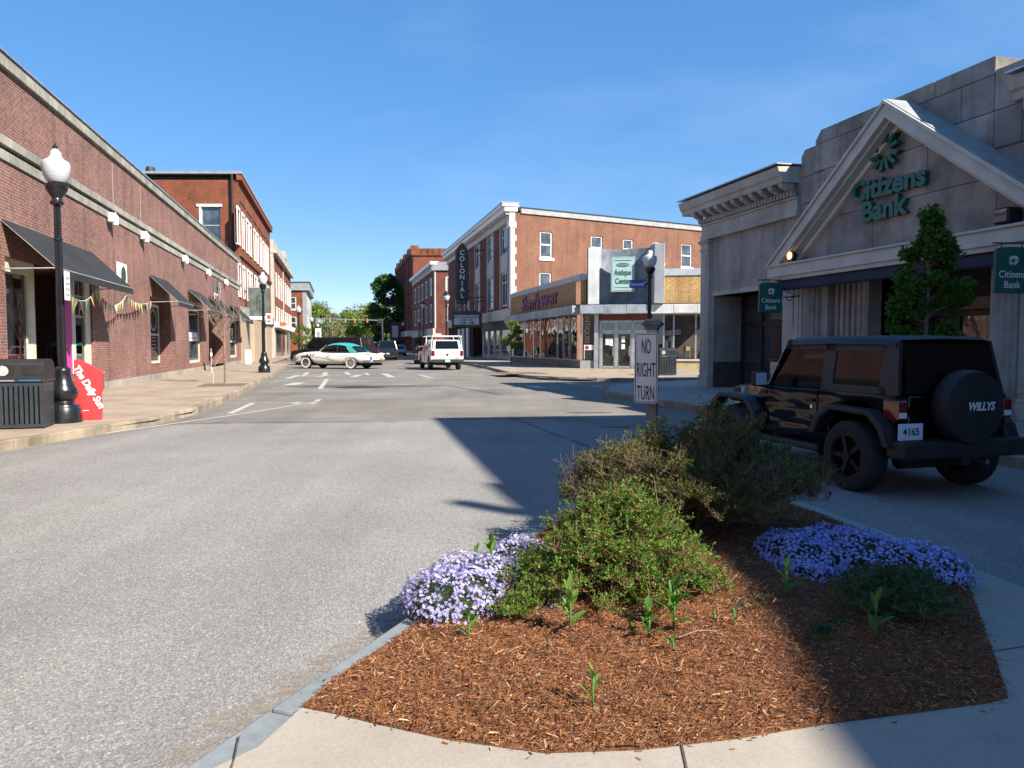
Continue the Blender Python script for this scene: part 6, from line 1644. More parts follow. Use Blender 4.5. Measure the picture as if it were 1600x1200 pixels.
    for x, z, w in ((.30, zt_+.0, .62), (.16, zt_+.045, .655), (-.6, zt_+.06, .665), (-1.5, zt_+.05, .665), (-1.66, zt_+.01, .65)):
        rows.append([(x, -w-.02, z-.09), (x, -w, z-.03), (x, -w*.9, z), (x, 0, z+.015), (x, w*.9, z), (x, w, z-.03), (x, w+.02, z-.09)])
    r.grid(rows); r.build('hard_top', msoft, t, autosmooth=55)
    # side frames
    for s in (-1, 1):
        f = MB()
        P = lambda x, z: (x, s*(taper(z)), z); Pi = lambda x, z: (x, s*(taper(z)-.045), z)
        def sidepoly(pts, fr=f):
            n = len(pts); a = [P(*p) for p in pts]; c = [Pi(*p) for p in pts]
            if s > 0: fr.add(a+c, [tuple(range(n)), tuple(range(2*n-1, n-1, -1))]+[(i+n, (i+1)%n+n, (i+1)%n, i) for i in range(n)])
            else: fr.add(a+c, [tuple(range(n))[::-1], tuple(range(n, 2*n))]+[(i, (i+1)%n, (i+1)%n+n, i+n) for i in range(n)])
        sidepoly([(-.52, 1.14), (-.72, 1.14), (-.70, 1.72), (-.50, 1.72)])
        sidepoly([(-1.50, 1.14), (-1.78, 1.14), (-1.68, 1.74), (-1.46, 1.74)])
        sidepoly([(-.5, 1.62), (-1.5, 1.62), (-1.5, 1.74), (-.5, 1.74)]); sidepoly([(-.6, 1.14), (-1.6, 1.14), (-1.6, 1.22), (-.6, 1.22)])
        sidepoly([(.30, 1.64), (-.55, 1.64), (-.55, 1.74), (.24, 1.74)])
        f.build('side_frame', msoft, t)
        MB().quad(P(-.70, 1.20), P(-1.52, 1.20), P(-1.50, 1.64), P(-.69, 1.64)).build('side_window', m_cglass, t).location = (0, -s*.012, 0)
        MB().quad(P(.50, 1.15), P(-.54, 1.15), P(-.53, 1.66), P(.27, 1.66)).build('side_window', m_cglass2, t).location = (0, -s*.015, 0)
    # rear: tailgate, glass, lamps
    MB().box(-1.80, -1.775, -.60, .60, .66, 1.13).build('tailgate', mp, t, bevel=.01)
    MB().quad((-1.782, .62, 1.16), (-1.782, -.62, 1.16), (-1.69, -.58, 1.70), (-1.69, .58, 1.70)).build('rear_window', m_cglass, t)
    for s in (-1, 1):
        MB().box(-1.82, -1.62, min(s*.64, s*.775), max(s*.64, s*.775), .86, 1.10).build('lamp_housing', mt, t, bevel=.01)
        l = MB().box(-1.845, -1.62, min(s*.655, s*.785), max(s*.655, s*.785), .875, 1.085).build('tail_lamp', m_tail, t, bevel=.012)
        MB().box(-1.848, -1.844, min(s*.67, s*.77), max(s*.67, s*.77), .90, .96).build('reversing_lens', m_plate, l)
    MB().box(-2.00, -1.76, -.86, .86, .46, .66).build('rear_bumper', mt, t, bevel=.035, seg=2); MB().box(1.80, 2.0, -.8, .8, .46, .64).build('front_bumper', mt, t, bevel=.03)
    pt2 = MB().box(-1.90, -1.885, .50, .82, .665, .845).build('number_plate', mat('plate_cool', (.62, .64, .72), .5, var=.05), t, bevel=.004)
    text('4165', .11, m_black, t, (-1.905, .66, .755), rot=(math.pi/2, 0, -math.pi/2), bold=.001, ext=.001)
    # spare wheel in cover
    sp_ = MB().lathe([(0, -.13), (.30, -.13), (.385, -.11), (.405, -.05), (.405, .05), (.39, .10), (.36, .125), (.30, .13), (0, .135)][::-1], 40, c=(-1.96, -.02, 1.02), axis='x')
    o = sp_.build('spare_wheel_cover', mat('spare_vinyl', (.015, .016, .018), .6, var=.2, vs=6, bump=.6, bs=14), t, autosmooth=40)
    text('WILLYS', .125, m_let, t, (-2.10, -.06, 1.03), rot=(math.pi/2, 0, -math.pi/2), bold=.003, ext=.002, shear=.25, sx=.85)
    MB().box(-1.9, -1.78, -.2, .2, .9, 1.15).build('spare_carrier', m_blackmatt, t)
    # underside, exhaust, hitch, interior
    MB().box(-1.7, 1.6, -.45, .45, .40, .56).build('chassis', m_under, t); MB().tube([(-1.21, -.8, .41), (-1.21, .8, .41)], .06, 8).build('axle', m_under, t); MB().tube([(1.21, -.8, .41), (1.21, .8, .41)], .06, 8).build('axle', m_under, t)
    MB().tube([(-1.3, -.45, .42), (-1.85, -.45, .38)], .035, 8).build('exhaust', m_rim, t); MB().tube([(-1.55, .5, .38), (-1.55, -.2, .38)], .09, 8).build('silencer', m_under, t); MB().box(-1.99, -1.8, -.06, .06, .38, .46).build('hitch', m_under, t)
    for y in (-.36, .36): s_ = MB().box(-.35, .05, y-.24, y+.24, .75, 1.2); s_.box(-.45, -.33, y-.22, y+.22, 1.1, 1.6); s_.build('seat', m_dark, t, bevel=.04)
    MB().box(.18, .45, -.7, .7, 1.0, 1.17).build('dashboard', m_dark, t, bevel=.03); MB().box(-1.75, .5, -.74, .74, .6, .66).build('floor', m_dark, t)
    MB().box(.16, .18, -.30, .05, 1.2, 1.3).build('windscreen_card', m_white, t)
    return t
JEEP = offroader()

# ---------------- cream and teal 1950s hardtop
def loft(st, closed=True):
    """st: list of (x, [(y,z)...]) half profiles from keel to crown; mirrored"""
    b = MB(); rows = []
    for x, p in st:
        full = [(x, -y, z) for y, z in p[:]][:: 1]
        full = [(x, -y, z) for y, z in p]+[(x, y, z) for y, z in p[::-1] if y > 1e-6]
        rows.append(full)
    k_ = len(rows[0]); vs = [q for r in rows for q in r]
    fs = [(i*k_+j, i*k_+(j+1)%k_, (i+1)*k_+(j+1)%k_, (i+1)*k_+j) for i in range(len(rows)-1) for j in range(k_)]
    fs.append(tuple(range(k_))[::-1]); fs.append(tuple(range((len(rows)-1)*k_, len(rows)*k_)))
    return b.add(vs, fs)
def classic():
    rz = R(180-20); sc = 1.10
    p = at(521, 577, 48.6)
    t = thing('classic_hardtop', (p.x+.2, 49.0, 0), rz, 'cream 1950s two-door hardtop with teal roof and whitewall tyres crossing the street', 'car', None, sc)
    mc = mat('cream_lacquer', (.80, .765, .68), .4, var=.02, coat=.25, spec=.3); mt = mat('teal_lacquer', (.045, .36, .31), .22, var=.03, coat=.8)
    fa, ra, r = 1.62, -1.48, .37
    def sec(x, w, zb, zs, zc, wt=None, keel=None):
        # keel, rocker, lower side, mid side, shoulder, top edge, crown
        wt = wt or w*.62; kz = keel or zb
        return (x, [(0, kz), (w*.80, zb), (w*.98, zb+.10), (w, (zb+zs)*.5), (w*.97, zs-.05), (w*.84, zs+.02), (wt, zc-.02), (0, zc)])
    st = [sec(2.68, .55, .42, .62, .70), sec(2.60, .80, .34, .74, .84), sec(2.35, .93, .30, .84, .93), sec(2.02, .97, .28, .89, .98), sec(1.99, .975, .62, .90, .985, keel=.3), sec(1.62, .985, .72, .91, 1.01, keel=.3), sec(1.25, .985, .62, .91, 1.03, keel=.3), sec(1.21, .985, .27, .91, 1.03),
          sec(.6, .985, .26, .90, 1.02, .7), sec(0, .985, .26, .88, .98, .8), sec(-.6, .985, .26, .86, .97, .8), sec(-1.09, .985, .27, .87, .98, .8), sec(-1.12, .985, .50, .88, .98, .75, keel=.3), sec(-1.48, .98, .55, .90, .98, .7, keel=.3), sec(-1.84, .975, .50, .90, .97, .66, keel=.3), sec(-1.88, .97, .30, .90, .96, .62),
          sec(-2.3, .93, .32, .88, .90), sec(-2.62, .88, .36, .84, .84, .5), sec(-2.80, .78, .42, .74, .74, .45)]
    loft(st).build('body', mc, t, smooth=True, subsurf=1)
    # greenhouse
    def gs(x, w, zb, zt, wt): return (x, [(0, zb), (w, zb), (w*.985, zb+(zt-zb)*.25), ((w+wt)/2+.02, zb+(zt-zb)*.7), (wt, zt-.05), (wt*.7, zt-.012), (0, zt)])
    g = [gs(.95, .66, .96, 1.0, .60), gs(.55, .72, .93, 1.30, .58), gs(.22, .74, .92, 1.47, .56), gs(-.3, .75, .92, 1.53, .58), gs(-.85, .74, .92, 1.49, .57), gs(-1.25, .72, .92, 1.34, .56), gs(-1.75, .66, .92, 1.0, .55)]
    loft(g).build('cabin_glass', m_cglass, t, smooth=True, subsurf=1)
    b = MB(); rows = []
    for x, z, w in ((.30, 1.44, .60), (.15, 1.50, .62), (-.3, 1.555, .63), (-.8, 1.53, .63), (-1.10, 1.44, .63), (-1.30, 1.34, .62)):
        rows.append([(x, -w-.04, z-.13), (x, -w, z-.05), (x, -w*.7, z-.01), (x, 0, z+.005), (x, w*.7, z-.01), (x, w, z-.05), (x, w+.04, z-.13)])
    b.grid(rows); b.build('roof', mt, t, smooth=True, subsurf=1)
    for s in (-1, 1):
        q = MB()   # rear roof pillar
        q.add([(-1.02, s*.68, 1.40), (-1.30, s*.66, 1.36), (-1.86, s*.72, .93), (-1.36, s*.765, .93), (-1.10, s*.735, 1.2)], [(0, 1, 2, 3, 4)] if s < 0 else [(4, 3, 2, 1, 0)])
        q.build('roof_pillar', mt, t)
        MB().tube([(.92, s*.69, .96), (.36, s*.62, 1.42)], .025, 5).build('windscreen_pillar', m_chrome, t); MB().tube([(-.42, s*.765, .93), (-.45, s*.66, 1.42)], .02, 5).build('window_divider', m_chrome, t)
        MB().tube([(.95, s*.73, .95), (.0, s*.80, .94), (-1.4, s*.79, .94), (-1.9, s*.74, .93)], .015, 4).build('belt_moulding', m_chrome, t)
        MB().tube([(2.25, s*.985, .80), (1.6, s*1.0, .80), (.9, s*1.0, .76), (.1, s*1.0, .66), (-.5, s*1.0, .52), (-.95, s*1.0, .36)], .009, 4).build('sweep_moulding', m_chrome, t)
        MB().tube([(-.95, s*1.0, .36), (-1.08, s*1.0, .56), (-1.48, s*1.0, .66), (-1.85, s*.99, .56), (-1.9, s*.985, .4)], .009, 4).build('sweep_moulding', m_chrome, t)
        MB().tube([(-.5, s*1.0, .80), (-2.6, s*.90, .78)], .008, 4).build('side_moulding', m_chrome, t)
        for i in range(3): MB().lathe([(0, 0), (.055, 0), (.05, .012), (0, .014)], 12, c=(1.45-i*.22, s*.99, .845), axis='y').build('porthole', m_blackmatt, t)
        MB().tube([(.05, s*1.0, .80), (-.15, s*1.0, .80)], .016, 5).build('handle', m_chrome, t)
        wheel(t, fa, s*.84, r, .2, m_chrome, True, 14); wheel(t, ra, s*.84, r, .2, m_chrome, True, 14)
        lt = MB().box(-2.76, -2.68, min(s*.66, s*.80), max(s*.66, s*.80), .55, .74).build('tail_lamp', m_tail, t, bevel=.02)
        MB().lathe([(0, .05), (.1, .04), (.11, 0)], 14, c=(2.55, s*.72, .70), axis='x').build('headlight', m_chrome, t)
        MB().prism_y([(-2.2, .88), (-2.72, .82), (-2.78, .90), (-2.5, .94)], s*.80-.03, s*.80+.03).build('fin', mc, t, bevel=.02)
    for x, w in ((-2.86, .90), (2.72, .90)):
        s = -1 if x < 0 else 1
        b = MB(); b.tube([(x+s*-.5, -w-.02, .44), (x+s*-.12, -w, .46), (x, -w*.7, .47), (x+s*.03, 0, .47), (x, w*.7, .47), (x+s*-.12, w, .46), (x+s*-.5, w+.02, .44)], .085, 8)
        for y in (-.42, .42): b.lathe([(.0, -.12), (.07, -.08), (.085, .0), (.07, .10), (0, .14)], 10, c=(x+s*.07, y, .52))
        b.build('bumper', m_chrome, t, smooth=True)
    MB().box(-2.97, -2.96, -.17, .17, .50, .64).build('number_plate', m_amber, t)
    MB().box(-2.6, 2.5, -.75, .75, .2, .34).build('underbody', m_under, t)
    MB().tube([(-.2, -.3, .95), (-.2, .3, .95)], .03, 5) 
    MB().box(-.9, -.4, -.6, .6, .8, 1.15).build('seat', m_cream, t, bevel=.05)
    return t
classic()

# ---------------- white pickup with ladder rack
def pickup():
    p = at(699.5, 579, 45.6); rz = R(90+15); sc = 1.0
    h = Vector((math.cos(rz), math.sin(rz)))
    ctr = Vector((p.x, 45.4))+h*2.85
    t = thing('white_pickup', (ctr.x, ctr.y, 0), rz, 'white pickup truck with canopy and ladder rack driving away up the street', 'car', None, 1.0)
    mw = mat('truck_white', (.72, .72, .70), .3, var=.03, coat=.6)
    fa, ra, r = 1.8, -1.75, .40
    W = 1.0
    body = [(-2.85, .62), (ra-.5, .55)]+archprof(ra, .50, .5)[::-1]+[(ra+.6, .42), (fa-.62, .42)]+archprof(fa, .50, .5)[::-1]+[(fa+.6, .5), (2.80, .55), (2.85, .95), (2.7, 1.12), (1.3, 1.24), (-2.85, 1.22)]
    MB().prism_y(body, -W, W).build('body', mw, t, bevel=.06, seg=3)
    def tp(x0, x1, x2, x3, zb, zt, w0, w1, nm, m):
        b = MB(); b.add([(x0, -w0, zb), (x3, -w0, zb), (x3, w0, zb), (x0, w0, zb), (x1, -w1, zt), (x2, -w1, zt), (x2, w1, zt), (x1, w1, zt)], [(0, 3, 2, 1), (4, 5, 6, 7), (0, 1, 5, 4), (1, 2, 6, 5), (2, 3, 7, 6), (3, 0, 4, 7)])
        return b.build(nm, m, t, bevel=.05, seg=2)
    tp(-.75, -.55, .75, 1.45, 1.2, 1.88, .93, .76, 'cab', mw); tp(-2.80, -2.60, -.80, -.72, 1.2, 1.86, .93, .80, 'canopy', mw)
    for s in (-1, 1):
        y = lambda z: s*(.93-.17*(z-1.2)/.68+.012)
        for a, b_, c, d in ((-.62, -.50, .2, .22), (.28, .28, .68, 1.15)):
            MB().quad((a, y(1.3), 1.3), (d, y(1.3), 1.3), (c, y(1.78), 1.78), (b_, y(1.78), 1.78)).build('side_window', m_cglass, t)
        yc = lambda z: s*(.93-.13*(z-1.2)/.66+.012)
        MB().quad((-2.55, yc(1.32), 1.32), (-.95, yc(1.32), 1.32), (-.98, yc(1.76), 1.76), (-2.48, yc(1.76), 1.76)).build('canopy_window', m_cglass, t)
        wheel(t, fa, s*.88, r, .26, seg=24); wheel(t, ra, s*.88, r, .26, seg=24)
        MB().box(-2.88, -2.78, min(s*.80, s*.985), max(s*.80, s*.985), .88, 1.20).build('tail_lamp', m_tail, t, bevel=.015)
        MB().box(.95, 1.1, min(s*1.0, s*1.24), max(s*1.0, s*1.24), 1.15, 1.42).build('mirror', m_blackmatt, t, bevel=.03)
        MB().box(-.02, .02, min(s*.99, s*1.008), max(s*.99, s*1.008), .55, 1.2).build('door_gap', m_under, t); MB().box(-.3, -.12, min(s*1.0, s*1.03), max(s*1.0, s*1.03), 1.05, 1.09).build('handle', mw, t)
        for x in (-2.6, -.2): MB().tube([(x, s*.97, 1.22), (x+.02, s*.88, 2.08)], .03, 6).build('rack_post', mw, t)
        MB().tube([(-2.85, s*.88, 2.08), (1.1, s*.88, 2.08)], .028, 6).build('rack_rail', mw, t)
    for x in (-2.65, -1.3, 0, .9): MB().tube([(x, -.92, 2.1), (x, .92, 2.1)], .025, 6).build('rack_bar', mw, t)
    MB().box(-2.7, -2.6, .35, .75, 2.12, 2.24).build('beacon', mw, t)
    MB().quad((-2.775, .74, 1.30), (-2.775, -.74, 1.30), (-2.635, -.68, 1.80), (-2.635, .68, 1.80)).build('rear_window', m_cglass, t)
    tg = MB().box(-2.875, -2.85, -.78, .78, .72, 1.19).build('tailgate', mw, t, bevel=.01)
    MB().prism_x([(-.08, 1.02), (.08, 1.02), (.07, .92), (0, .85), (-.07, .92)], -2.885, -2.876).build('badge', m_chrome, tg); MB().box(-2.885, -2.876, -.7, -.5, .75, .78).build('badge', m_chrome, tg)
    MB().box(-3.02, -2.84, -1.0, 1.0, .46, .68).build('rear_bumper', m_blackmatt, t, bevel=.03); MB().box(-3.03, -3.02, -.16, .16, .50, .66).build('number_plate', m_plateg, t)
    MB().box(-2.6, 2.5, -.6, .6, .3, .55).build('chassis', m_under, t); MB().tube([(-1.75, -.9, .40), (-1.75, .9, .40)], .09, 6).build('axle', m_under, t); MB().lathe([(0, -.18), (.18, 0), (0, .18)], 8, c=(-1.75, 0, .4)).build('differential', m_under, t)
pickup()

# ---------------- ordinary traffic
def suv(loc, rz, label, col, L=4.7, H=1.75, wag=True, W=.92, sc=1., low=False, name='parked_car', rimm=None, coat=.6):
    t = thing(name, loc, rz, label, 'car', 'cars along the street', sc)
    mw = mat('paint_'+name, col, .25, var=.04, coat=coat)
    fa, ra, r = L*.31, -L*.30, .36; hb = H*.56; x0, x1 = -L/2, L/2
    body = [(x0, .40), (ra-.46, .34)]+archprof(ra, .42, .34)[::-1]+[(fa-.5, .28)]+archprof(fa, .42, .34)[::-1]+[(x1-.05, .36), (x1, .62), (x1-.15, hb-.12), (x1-1.2, hb+.02), (x0+.02, hb), (x0-.03, .8)]
    MB().prism_y(body, -W, W).build('body', mw, t, bevel=.09, seg=3)
    a = [x0+.05, x0+.35, x1-1.9, x1-1.15] if wag else [x0+.9, x0+1.5, x1-2.1, x1-1.3]
    b = MB(); w0, w1 = W*.95, W*.74
    b.add([(a[0], -w0, hb-.05), (a[3], -w0, hb-.05), (a[3], w0, hb-.05), (a[0], w0, hb-.05), (a[1], -w1, H), (a[2], -w1, H), (a[2], w1, H), (a[1], w1, H)], [(0, 3, 2, 1), (4, 5, 6, 7), (0, 1, 5, 4), (1, 2, 6, 5), (2, 3, 7, 6), (3, 0, 4, 7)])
    b.build('cabin', mw, t, bevel=.08, seg=3)
    k0, k1 = .16, .86
    def lp(p, q, t_): return p+(q-p)*t_
    for s in (-1, 1):
        y = lambda t_: s*(lp(w0, w1, t_)+.012); zz_ = lambda t_: lp(hb-.05, H, t_)
        for u0, u1 in ((.06, .34), (.37, .62), (.65, .93)):
            MB().quad(*[(lp(lp(a[0], a[1], t_), lp(a[3], a[2], t_), u), y(t_), zz_(t_)) for u, t_ in ((u0, k0), (u1, k0), (u1, k1), (u0, k1))]).build('side_window', m_cglass, t)
        wheel(t, fa, s*(W-.12), r, .22, rimm, seg=18); wheel(t, ra, s*(W-.12), r, .22, rimm, seg=18)
        MB().box(x0-.06, x0+.06, min(s*(W-.2), s*(W-.02)), max(s*(W-.2), s*(W-.02)), hb-.32, hb-.06).build('tail_lamp', m_tail, t, bevel=.02)
        MB().box(x1-.2, x1-.02, min(s*(W-.35), s*(W-.06)), max(s*(W-.35), s*(W-.06)), .62, .76).build('headlight', m_plate, t, bevel=.02)
        MB().box(x1-1.7, x1-1.55, min(s*W, s*(W+.18)), max(s*W, s*(W+.18)), hb+.0, hb+.16).build('mirror', m_blackmatt, t, bevel=.02)
    X = lambda t_: lp(a[0], a[1], t_)-.012; Yv = lambda t_: lp(w0, w1, t_)*.86; Z = lambda t_: lp(hb-.05, H, t_)
    MB().quad((X(k0), Yv(k0), Z(k0)), (X(k0), -Yv(k0), Z(k0)), (X(k1), -Yv(k1), Z(k1)), (X(k1), Yv(k1), Z(k1))).build('rear_window', m_cglass, t)
    X2 = lambda t_: lp(a[3], a[2], t_)+.012
    MB().quad((X2(k0), -Yv(k0), Z(k0)), (X2(k0), Yv(k0), Z(k0)), (X2(k1), Yv(k1), Z(k1)), (X2(k1), -Yv(k1), Z(k1))).build('windscreen', m_cglass, t)
    MB().box(x0-.05, x0+.1, -.8*W, .8*W, .34, .5).build('rear_bumper', m_blackmatt, t); MB().box(x0-.062, x0-.05, -.16, .16, .62, .76).build('number_plate', m_plateg, t)
    MB().box(x0+.4, x1-.4, -W*.8, W*.8, .2, .4).build('underbody', m_under, t)
    return t
pk = lambda px, py, Y: Vector((at(px, py, Y).x, Y, 0))
suv(pk(522, 565, 57), R(180-22), 'black estate car parked nose to the left kerb behind the cream hardtop', (.006, .006, .007), L=6.6, H=2.15, W=1.1, name='black_estate_car', coat=.2)
suv(pk(583.5, 557, 96), R(-76), 'grey van facing the camera behind the tail of the cream hardtop', (.10, .11, .13), L=4.9, H=1.95, name='oncoming_van')
suv(pk(604.5, 556, 76), R(90+12), 'dark pickup style car driving away in the middle of the street', (.008, .007, .007), L=5.0, H=2.0, name='dark_car', W=1.02)
suv(pk(623.5, 552, 108), R(90+13), 'silver estate car beyond the dark car', (.40, .42, .45), L=4.6, H=1.55, name='silver_estate_car')
suv(pk(667, 555, 61), R(90+13), 'red car mostly hidden behind the white pickup', (.35, .02, .02), L=4.2, H=1.5, name='red_car')
suv(pk(570, 552, 118), R(-76), 'dark blue car far up the street on the left lane', (.02, .03, .05), L=4.6, H=1.6, name='dark_blue_car')

# ================================================================ SIGN POST ON THE ISLAND
pp = at(1018, 700, 8.0)
t = thing('wooden_sign_post', (pp.x, 8.0, .15), R(-22), 'weathered square wooden post with moulded cap rising from the shrubs', 'post')
m_wp = mat('weathered_post', (.20, .185, .165), .85, var=.3, vs=9, bump=.4, bs=50); m_wpl = mat('pale_post', (.46, .43, .40), .8, var=.12, vs=6)
MB().box(-.058, .058, -.058, .058, -.05, 1.42).build('shaft', m_wp, t, bevel=.008)
MB().box(-.055, .055, -.055, .055, 1.40, 1.57).build('neck', m_wpl, t, bevel=.006)
b = MB(); b.box(-.065, .065, -.065, .065, 1.56, 1.585); b.box(-.08, .08, -.08, .08, 1.585, 1.61); b.box(-.105, .105, -.105, .105, 1.61, 1.64); b.prism_y([(-.105, 1.64), (.105, 1.64), (.055, 1.68), (-.055, 1.68)], -.08, .08); b.build('cap', m_wp, t, bevel=.008)
z1_, z0_ = at(1009, 520, 7.85).z, at(1009, 630, 7.85).z
s = thing('no_right_turn_sign', (at(1009.5, 575, 7.84).x, 7.84, (z1_+z0_)/2), R(-32), 'white metal sign reading NO RIGHT TURN on the wooden post', 'sign')
hh = (z1_-z0_)/2; hw = .162
def rrect(w, h, r, n=5): 
    out = []
    for cx_, cz_, a0 in ((w-r, -h+r, -90), (w-r, h-r, 0), (-w+r, h-r, 90), (-w+r, -h+r, 180)):
        for i in range(n+1): a = R(a0+90*i/n); out.append((cx_+r*math.cos(a), cz_+r*math.sin(a)))
    return out
s.rotation_euler = (0, 0, R(-36)); hw = .135
m_sw = mat('sign_face', (.62, .60, .60), .4, var=.05, vs=6)
MB().prism_y(rrect(hw, hh, .035), -.003, .003).build('plate', m_sw, s)
o_, i_ = rrect(hw-.010, hh-.010, .028), rrect(hw-.018, hh-.018, .022)
b = MB(); n = len(o_)
for q in range(n): j = (q+1)%n; b.quad((o_[q][0], -.0045, o_[q][1]), (o_[j][0], -.0045, o_[j][1]), (i_[j][0], -.0045, i_[j][1]), (i_[q][0], -.0045, i_[q][1]))
b.build('border', m_blackmatt, s)
for i, (w_, sc_) in enumerate((('NO', .105), ('RIGHT', .215), ('TURN', .20))):
    o = text(w_, .215, m_blackmatt, s, (0, -.0055, hh-.155-i*.245), bold=.0005, ext=.0008)
    xs_v = [v_.co.x for v_ in o.data.vertices]; o.scale = (sc_/(max(xs_v)-min(xs_v)), 1, 1)
for z in (-hh*.6, hh*.85): MB().lathe([(0, 0), (.012, 0), (.01, .004)], 8, c=(0, -.008, z), axis='y').build('bolt', m_metalgrey, s)
MB().box(-.02, .02, .003, .07, -hh*.5, hh*.5).build('bracket', m_metalgrey, s)

# ================================================================ SHRUBS
def tube_np(segs, nside=3):
    V = []; F = []
    for (p, q, r0, r1) in segs:
        d = q-p; L = np.linalg.norm(d)
        if L < 1e-6: continue
        d = d/L; a = np.cross(d, [0, 0, 1.]) if abs(d[2]) < .95 else np.cross(d, [1., 0, 0]); a /= np.linalg.norm(a); b = np.cross(d, a); n = len(V)
        for c, r in ((p, r0), (q, r1)):
            for k_ in range(nside): an = 2*math.pi*k_/nside; V.append(c+(a*math.cos(an)+b*math.sin(an))*r)
        for k_ in range(nside): l = (k_+1)%nside; F.append((n+k_, n+nside+k_, n+nside+l, n+l))
    return np.array(V), np.array(F)
def shrub(name, base, rad, H, label, nst, nl, lsize, lm, sm, seed, lean=(0, 0), lobes=None, twig=.16, leaf_start=.35, rstem=.006, dead=0, deadm=None, aspect=.5, cat='shrub', group=None, spire=0., cluster=5, drop=.62):
    """stems arching from a crown at the ground, side twigs, leaves along the twigs"""
    rs = np.random.RandomState(seed); segs = []; LP = []; LD = []; dseg = []
    t = thing(name, base, 0, label, cat, group)
    for i in range(nst):
        a = rs.uniform(0, 2*np.pi); q = rs.uniform(.0, 1)**.55
        tx, ty_ = math.cos(a)*rad[0]*q+lean[0], math.sin(a)*rad[1]*q+lean[1]
        hz = H*(1-drop*q**2.4)*rs.uniform(.72, 1.08)
        if lobes:
            hz *= lobes(tx, ty_, rs)
        p0 = np.array([math.cos(a)*rad[0]*.12*rs.rand()+tx*.12, math.sin(a)*rad[1]*.12*rs.rand()+ty_*.12, 0]); p3 = np.array([tx, ty_, max(.03, hz)])
        c1 = p0+np.array([tx*.15, ty_*.15, hz*.55]); c2 = np.array([tx*.7, ty_*.7, hz*.95])
        N_ = 9; pts = [((1-u)**3)*p0+3*u*(1-u)**2*c1+3*u*u*(1-u)*c2+u**3*p3+rs.normal(0, .006, 3) for u in np.linspace(0, 1, N_)]
        isdead = rs.rand() < dead
        if isdead: pts = pts+[pts[-1]+np.array([rs.normal(0, .03), rs.normal(0, .03), rs.uniform(.06, .24)])]
        for j in range(len(pts)-1):
            (dseg if isdead else segs).append((pts[j], pts[j+1], rstem*(1-.8*j/N_), rstem*(1-.8*(j+1)/N_)))
        for j in range(int(N_*leaf_start), N_):
            for k_ in range(4):
                d = rs.normal(size=3); d[2] = abs(d[2])*.7+.25+spire; d /= np.linalg.norm(d); L = twig*rs.uniform(.4, 1.1); e = pts[j]+(pts[min(j+1, N_-1)]-pts[j])*rs.rand(); f_ = e+d*L
                (dseg if isdead else segs).append((e, f_, rstem*.3, rstem*.12))
                if isdead:
                    for _ in range(2): g_ = d+rs.normal(0, .5, 3); dseg.append((f_, f_+g_*.03, rstem*.12, rstem*.12))
                    continue
                LP.append((e, f_))
    V, F = tube_np(segs); np_mesh('stems', V, F, sm, t)
    if dseg: V, F = tube_np(dseg); np_mesh('dead_stems', V, F, deadm or sm, t)['kind'] = 'stuff'
    LP = np.array(LP); idx_ = rs.randint(0, len(LP), nl//cluster); u = rs.uniform(.25, 1.02, nl//cluster)[:, None]
    P = LP[idx_, 0]*(1-u)+LP[idx_, 1]*u; D = LP[idx_, 1]-LP[idx_, 0]; D /= np.linalg.norm(D, axis=1)[:, None]
    P = np.repeat(P, cluster, 0)+rs.normal(0, lsize*.25, (len(P)*cluster, 3)); D = np.repeat(D, cluster, 0)
    P[:, 2] = np.maximum(P[:, 2], .012)
    V, F = leaf_quads(P, rs, lsize, aspect, outward=D*.9)
    o = np_mesh('foliage', V, F, lm, t); o['kind'] = 'stuff'
    return t
m_stem = mat('brown_stem', (.20, .085, .045), .8, var=.2, vs=30); m_dead = mat('dead_stem', (.24, .14, .11), .85, var=.2, vs=30); m_gstem = mat('green_stem', (.12, .2, .05), .6)
lf_pot = leafmat('cinquefoil_leaf', [(.05, .12, .012), (.11, .23, .025), (.17, .31, .04), (.08, .18, .02), (.25, .38, .06), (.07, .15, .02)], trans=.35)
lf_spi = leafmat('spirea_leaf', [(.03, .065, .012), (.06, .12, .02), (.11, .18, .03), (.045, .08, .015), (.13, .055, .025), (.19, .22, .05), (.09, .04, .02)], trans=.35)
z_ = .17
shrub('leafy_shrub', (.57, 4.0, z_), (.59, .52), .55, 'bright green small-leaved shrub at the front of the island bed', 215, 56000, .018, lf_pot, m_stem, 11, lean=(0, .02), twig=.13, leaf_start=.42, drop=.84, rstem=.006, aspect=.45, dead=.04, deadm=m_dead,
      lobes=lambda x, y, rs: (1.0 if x > -.35 else .72)*(.88+.2*math.sin(x*9+.5)*math.cos(y*8)))
def lob2(x, y, rs): return (.90 if x < 0 else (1.06 if x < .42 else .98))*(.9+.2*math.sin(x*7)*math.cos(y*6+1))
shrub('spirea_shrub', (1.34, 5.45, z_), (1.0, .85), .78, 'taller dark green and reddish shrub with dead flower heads around the sign post', 400, 125000, .025, lf_spi, m_dead, 12, twig=.15, leaf_start=.12, rstem=.005, dead=.22, deadm=m_dead, aspect=.38, lobes=lob2, spire=.35, drop=.5)
# low trailing bits
lowt = [((.02, 3.62), .13, .10, 'low sprig of feathery green leaves right of the pale phlox'), ((1.02, 3.98), .16, .12, 'low yellow green tuft at the right foot of the green shrub'), ((.16, 3.78), .2, .13, 'spreading low green sprig between the phlox and the green shrub')]
for (p, r, h, lab) in lowt: shrub('low_sprig', (*p, z_+.03), (r, r*.8), h, lab, 26, 2600, .016, lf_pot, m_stem, int(p[0]*100)+3, twig=.05, leaf_start=.2, rstem=.003)
